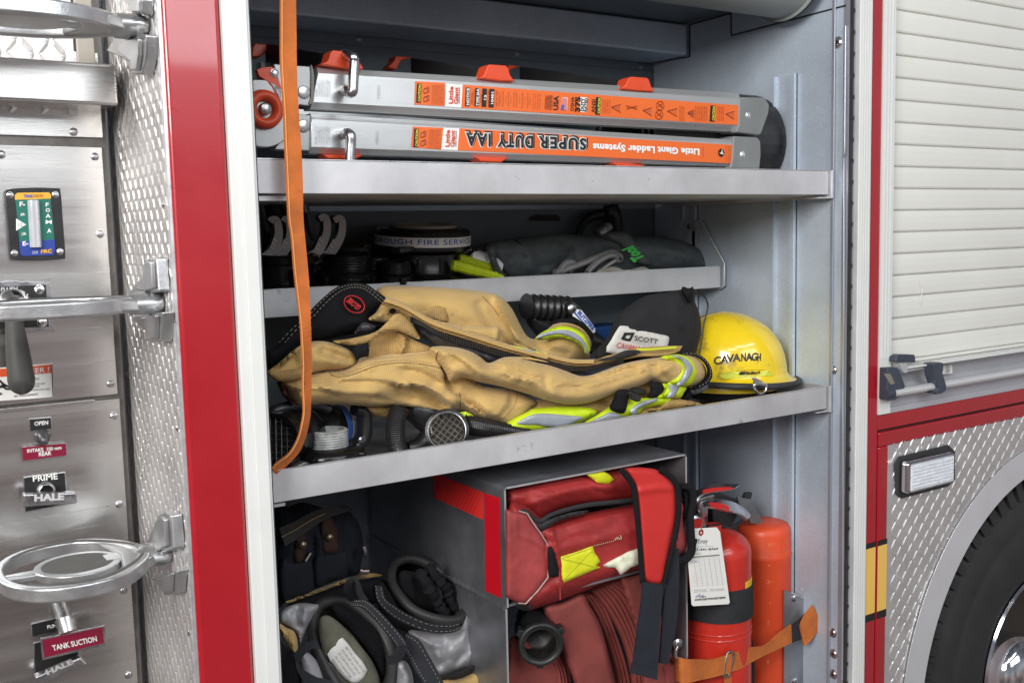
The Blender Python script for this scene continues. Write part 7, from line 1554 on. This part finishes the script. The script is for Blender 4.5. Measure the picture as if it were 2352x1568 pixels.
MB().prism([P(*p, Y=Yc-.01) for p in cI([(465, 270), (520, 290), (575, 330), (600, 370), (640, 440), (675, 455), (640, 468), (560, 460), (530, 400), (480, 330)])], (0, .006, 0)).build('lid_bracket', mat('bracket_grey', (.20, .21, .22), .45, .6, var=.2, vs=30), CN, bevel=.0015)
MB().prism([P(*p, Y=Yc-.005) for p in cI([(515, 285), (530, 245), (572, 243), (560, 290)])], (0, .01, 0)).build('lid_tab', blackm, CN, bevel=.001)
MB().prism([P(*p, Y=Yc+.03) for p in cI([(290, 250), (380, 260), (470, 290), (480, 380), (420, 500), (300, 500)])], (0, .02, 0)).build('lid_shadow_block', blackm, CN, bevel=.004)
# tag on the extinguisher
TG = thing('inspection_tag', (0, 0, 0), 'white inspection tag hanging on the red extinguisher neck', 'tag')
Yt = Ye-re_-.010
MB().prism([P(*p, Y=Yt) for p in cI([(120, 690), (140, 494), (322, 485), (345, 518), (412, 1005), (404, 1018), (160, 1032), (148, 1022)])], (0, .0008, 0)).build('card', paper, TG)
tg = dict(Y=Yt)
MB().lathe([(.0025, 0), (.0068, 0), (.0068, -.0006), (.0025, -.0006), (.0025, 0)], P(*cI([(212, 521)])[0], Y=Yt-.0002), (0, 1, 0), 24).build('eyelet', mat('eyelet_red', (.35, .04, .03), .6), TG)
MB().tube(ip([(212, 515), (216, 480), (222, 450)], Yt-.002), .0008, 6).build('tie_wire', chromed, TG)
for s_, a, b, c_, m, bo in (('Troy', (185, 608), (256, 604), (185, 568), inkg, .03), ('1-877-441-8769', (122, 650), (328, 641), (122, 635), inkb, .02), ('Life & Fire Safety Ltd', (186, 624), (296, 619), (186, 616), inkg, 0), ('LOCAL BRANCH #', (128, 676), (212, 671), (128, 667), inkg, 0), ('FEB', (138, 730), (156, 728), (138, 722), inkg, 0), ('JC', (165, 731), (186, 729), (166, 717), inkbl, .0),
    ('INSPECTED     RECHARGED', (162, 925), (372, 914), (162, 918), inkg, 0), ('SERVICE REQUIRED     6 YEAR MAINTENANCE', (162, 938), (378, 924), (162, 931), inkg, 0)):
    txt(s_, a, b, c_, tg, m, TG, bo, cv=cI, off=.0006)
gm_ = MB()
def barq(mb, a, b, c_, d, off=.0005): mb.prism([P(*p, Y=Yt-off) for p in cI([a, b, c_, d])], (0, -.0002, 0))
for i in range(14):
    y0 = 700+i*14.6; x0_ = 134+i*1.6; barq(gm_, (x0_, y0), (x0_+208+i*1.4, y0-10), (x0_+208+i*1.4, y0-9), (x0_, y0+1))
for j in range(6):
    x0_ = 160+j*35; barq(gm_, (x0_, 697-j*1.6), (x0_+1.2, 697-j*1.6), (x0_+30.5, 898-j*2), (x0_+29, 898-j*2))
gm_.build('table_lines', mat('line_grey', (.5, .5, .5), .6), TG)
g2 = MB(); barq(g2, (126, 690), (340, 672), (341, 682), (127, 699)); g2.build('table_header', inkg, TG)
g3 = MB(); barq(g3, (168, 984), (382, 966), (384, 979), (170, 995)); g3.build('footer_bar', inkb, TG)
txt('DO NOT REMOVE THIS TAG', (173, 993), (381, 977), (172, 986), tg, inkw, TG, .02, cv=cI, off=.0012)
dg_ = MB(); dg_.prism([P(*p, Y=Yt-.0006) for p in cI([(145, 590), (155, 575), (165, 580), (172, 565), (180, 562), (188, 575), (186, 590), (180, 600), (178, 612), (168, 600), (156, 604), (148, 612)])], (0, -.0002, 0)); dg_.build('logo_mark', inkb, TG)
sg = MB()
for pts in ([(178, 975), (190, 955), (205, 950), (198, 968), (215, 972), (228, 950), (222, 972), (240, 962)], [(172, 968), (210, 960), (250, 970)]): sg.tube([P(*p, Y=Yt-.001) for p in cI(pts)], .0005, 4, 3)
sg.build('signature', mat('ink_violet', (.15, .08, .2), .5), TG)
# orange strap round extinguisher and container
OS = thing('securing_strap', (0, 0, 0), 'orange webbing strap with a steel slider holding the extinguisher and the orange container', 'strap')
Lw = [(18, 1382), (60, 1388), (120, 1400), (200, 1400), (280, 1402), (380, 1375), (480, 1340), (560, 1318), (660, 1300), (740, 1230), (835, 1160)]
Rw = [(32, 1545), (70, 1560), (130, 1562), (200, 1545), (280, 1528), (380, 1500), (480, 1465), (560, 1420), (660, 1368), (740, 1332), (840, 1285)]
yy_ = [.075, .045, .038, .040, .042, .044, .048, .054, .064, .076, .086]
MB().ribbon([P(*p, Y=y) for p, y in zip(cI(Lw), yy_)], [P(*p, Y=y-.002) for p, y in zip(cI(Rw), yy_)], .002, 5).build('webbing', orange, OS, smooth=False)
MB().ribbon(ip([(375, 1500), (375, 1560), (375, 1640)], .05), ip([(498, 1462), (495, 1540), (490, 1640)], .052), .0018, 3).build('webbing_tail', orange, OS, smooth=False)
MB().ribbon(ip([(838, 1165), (900, 1120), (978, 1040)], .088), ip([(838, 1288), (880, 1270), (930, 1250)], .086), .002, 4).build('black_webbing', strapm, OS, smooth=False)
MB().ribbon(ip([(985, 1025), (935, 1090), (902, 1165), (912, 1240), (925, 1305)], .083), ip([(1000, 1060), (1022, 1110), (1032, 1190), (1000, 1230), (968, 1275)], .080), .002, 4).build('loop_end', orange, OS, smooth=False)
MB().tube([P(*p, Y=.042) for p in cI([(395, 1358), (430, 1356), (438, 1380), (410, 1500), (400, 1518), (372, 1516), (370, 1495)])], .0028, 10, 3, closed=True).build('slider', mat('worn_steel', (.30, .28, .25), .4, .9, var=.2, vs=60), OS, smooth=True)
MB().ribbon(ip([(396, 1365), (388, 1430), (384, 1505)], .040), ip([(428, 1362), (424, 1430), (412, 1500)], .040), .0012, 3).build('webbing_pass', orange, OS, smooth=False)
BS = thing('buckle_strap', (0, 0, 0), 'black strap with a small steel buckle hanging between extinguisher and orange container', 'strap')
MB().ribbon(ip([(495, 845), (498, 1000), (505, 1150), (510, 1300), (500, 1450), (505, 1650)], .115), ip([(508, 870), (530, 1080), (552, 1200), (575, 1310), (582, 1450), (580, 1650)], .112), .002, 5).build('strap_band', strapm, BS, smooth=False)
MB().tube([P(*p, Y=.106) for p in cI([(505, 1120), (545, 1175), (556, 1198), (540, 1196), (503, 1140)])], .0018, 8, 2, closed=True).build('buckle', chromed, BS, smooth=True)
# hook on the box wall
screw(*cI([(50, 1293)])[0], .009, chromed, D, name='bolt', ax=(-.3, -1, 0), Y=YF+.01)
HKo = MB().tube(ip([(50, 1310), (38, 1340), (35, 1375), (45, 1392)], YF-.002), .004, 10, 4).build('strap_hook', chromed, D, smooth=True)
# ------------------------------------------------------------------ put every Empty at the base of its thing
def desc(o):
    out = []
    for c in o.children: out.append(c); out += desc(c)
    return out
bpy.context.view_layer.update()
for o in [o for o in bpy.data.objects if o.type == 'EMPTY' and o.parent is None]:
    pts = [c.matrix_world @ v.co for c in desc(o) if c.type == 'MESH' for v in list(c.data.vertices)[::5]]
    if not pts: continue
    b = Vector(((min(p.x for p in pts)+max(p.x for p in pts))/2, (min(p.y for p in pts)+max(p.y for p in pts))/2, min(p.z for p in pts)))
    o.location = b
    for c in o.children: c.location = c.location-b
TILT = globals().get('TILT', {})
for o, r in TILT.items(): o.rotation_euler = r
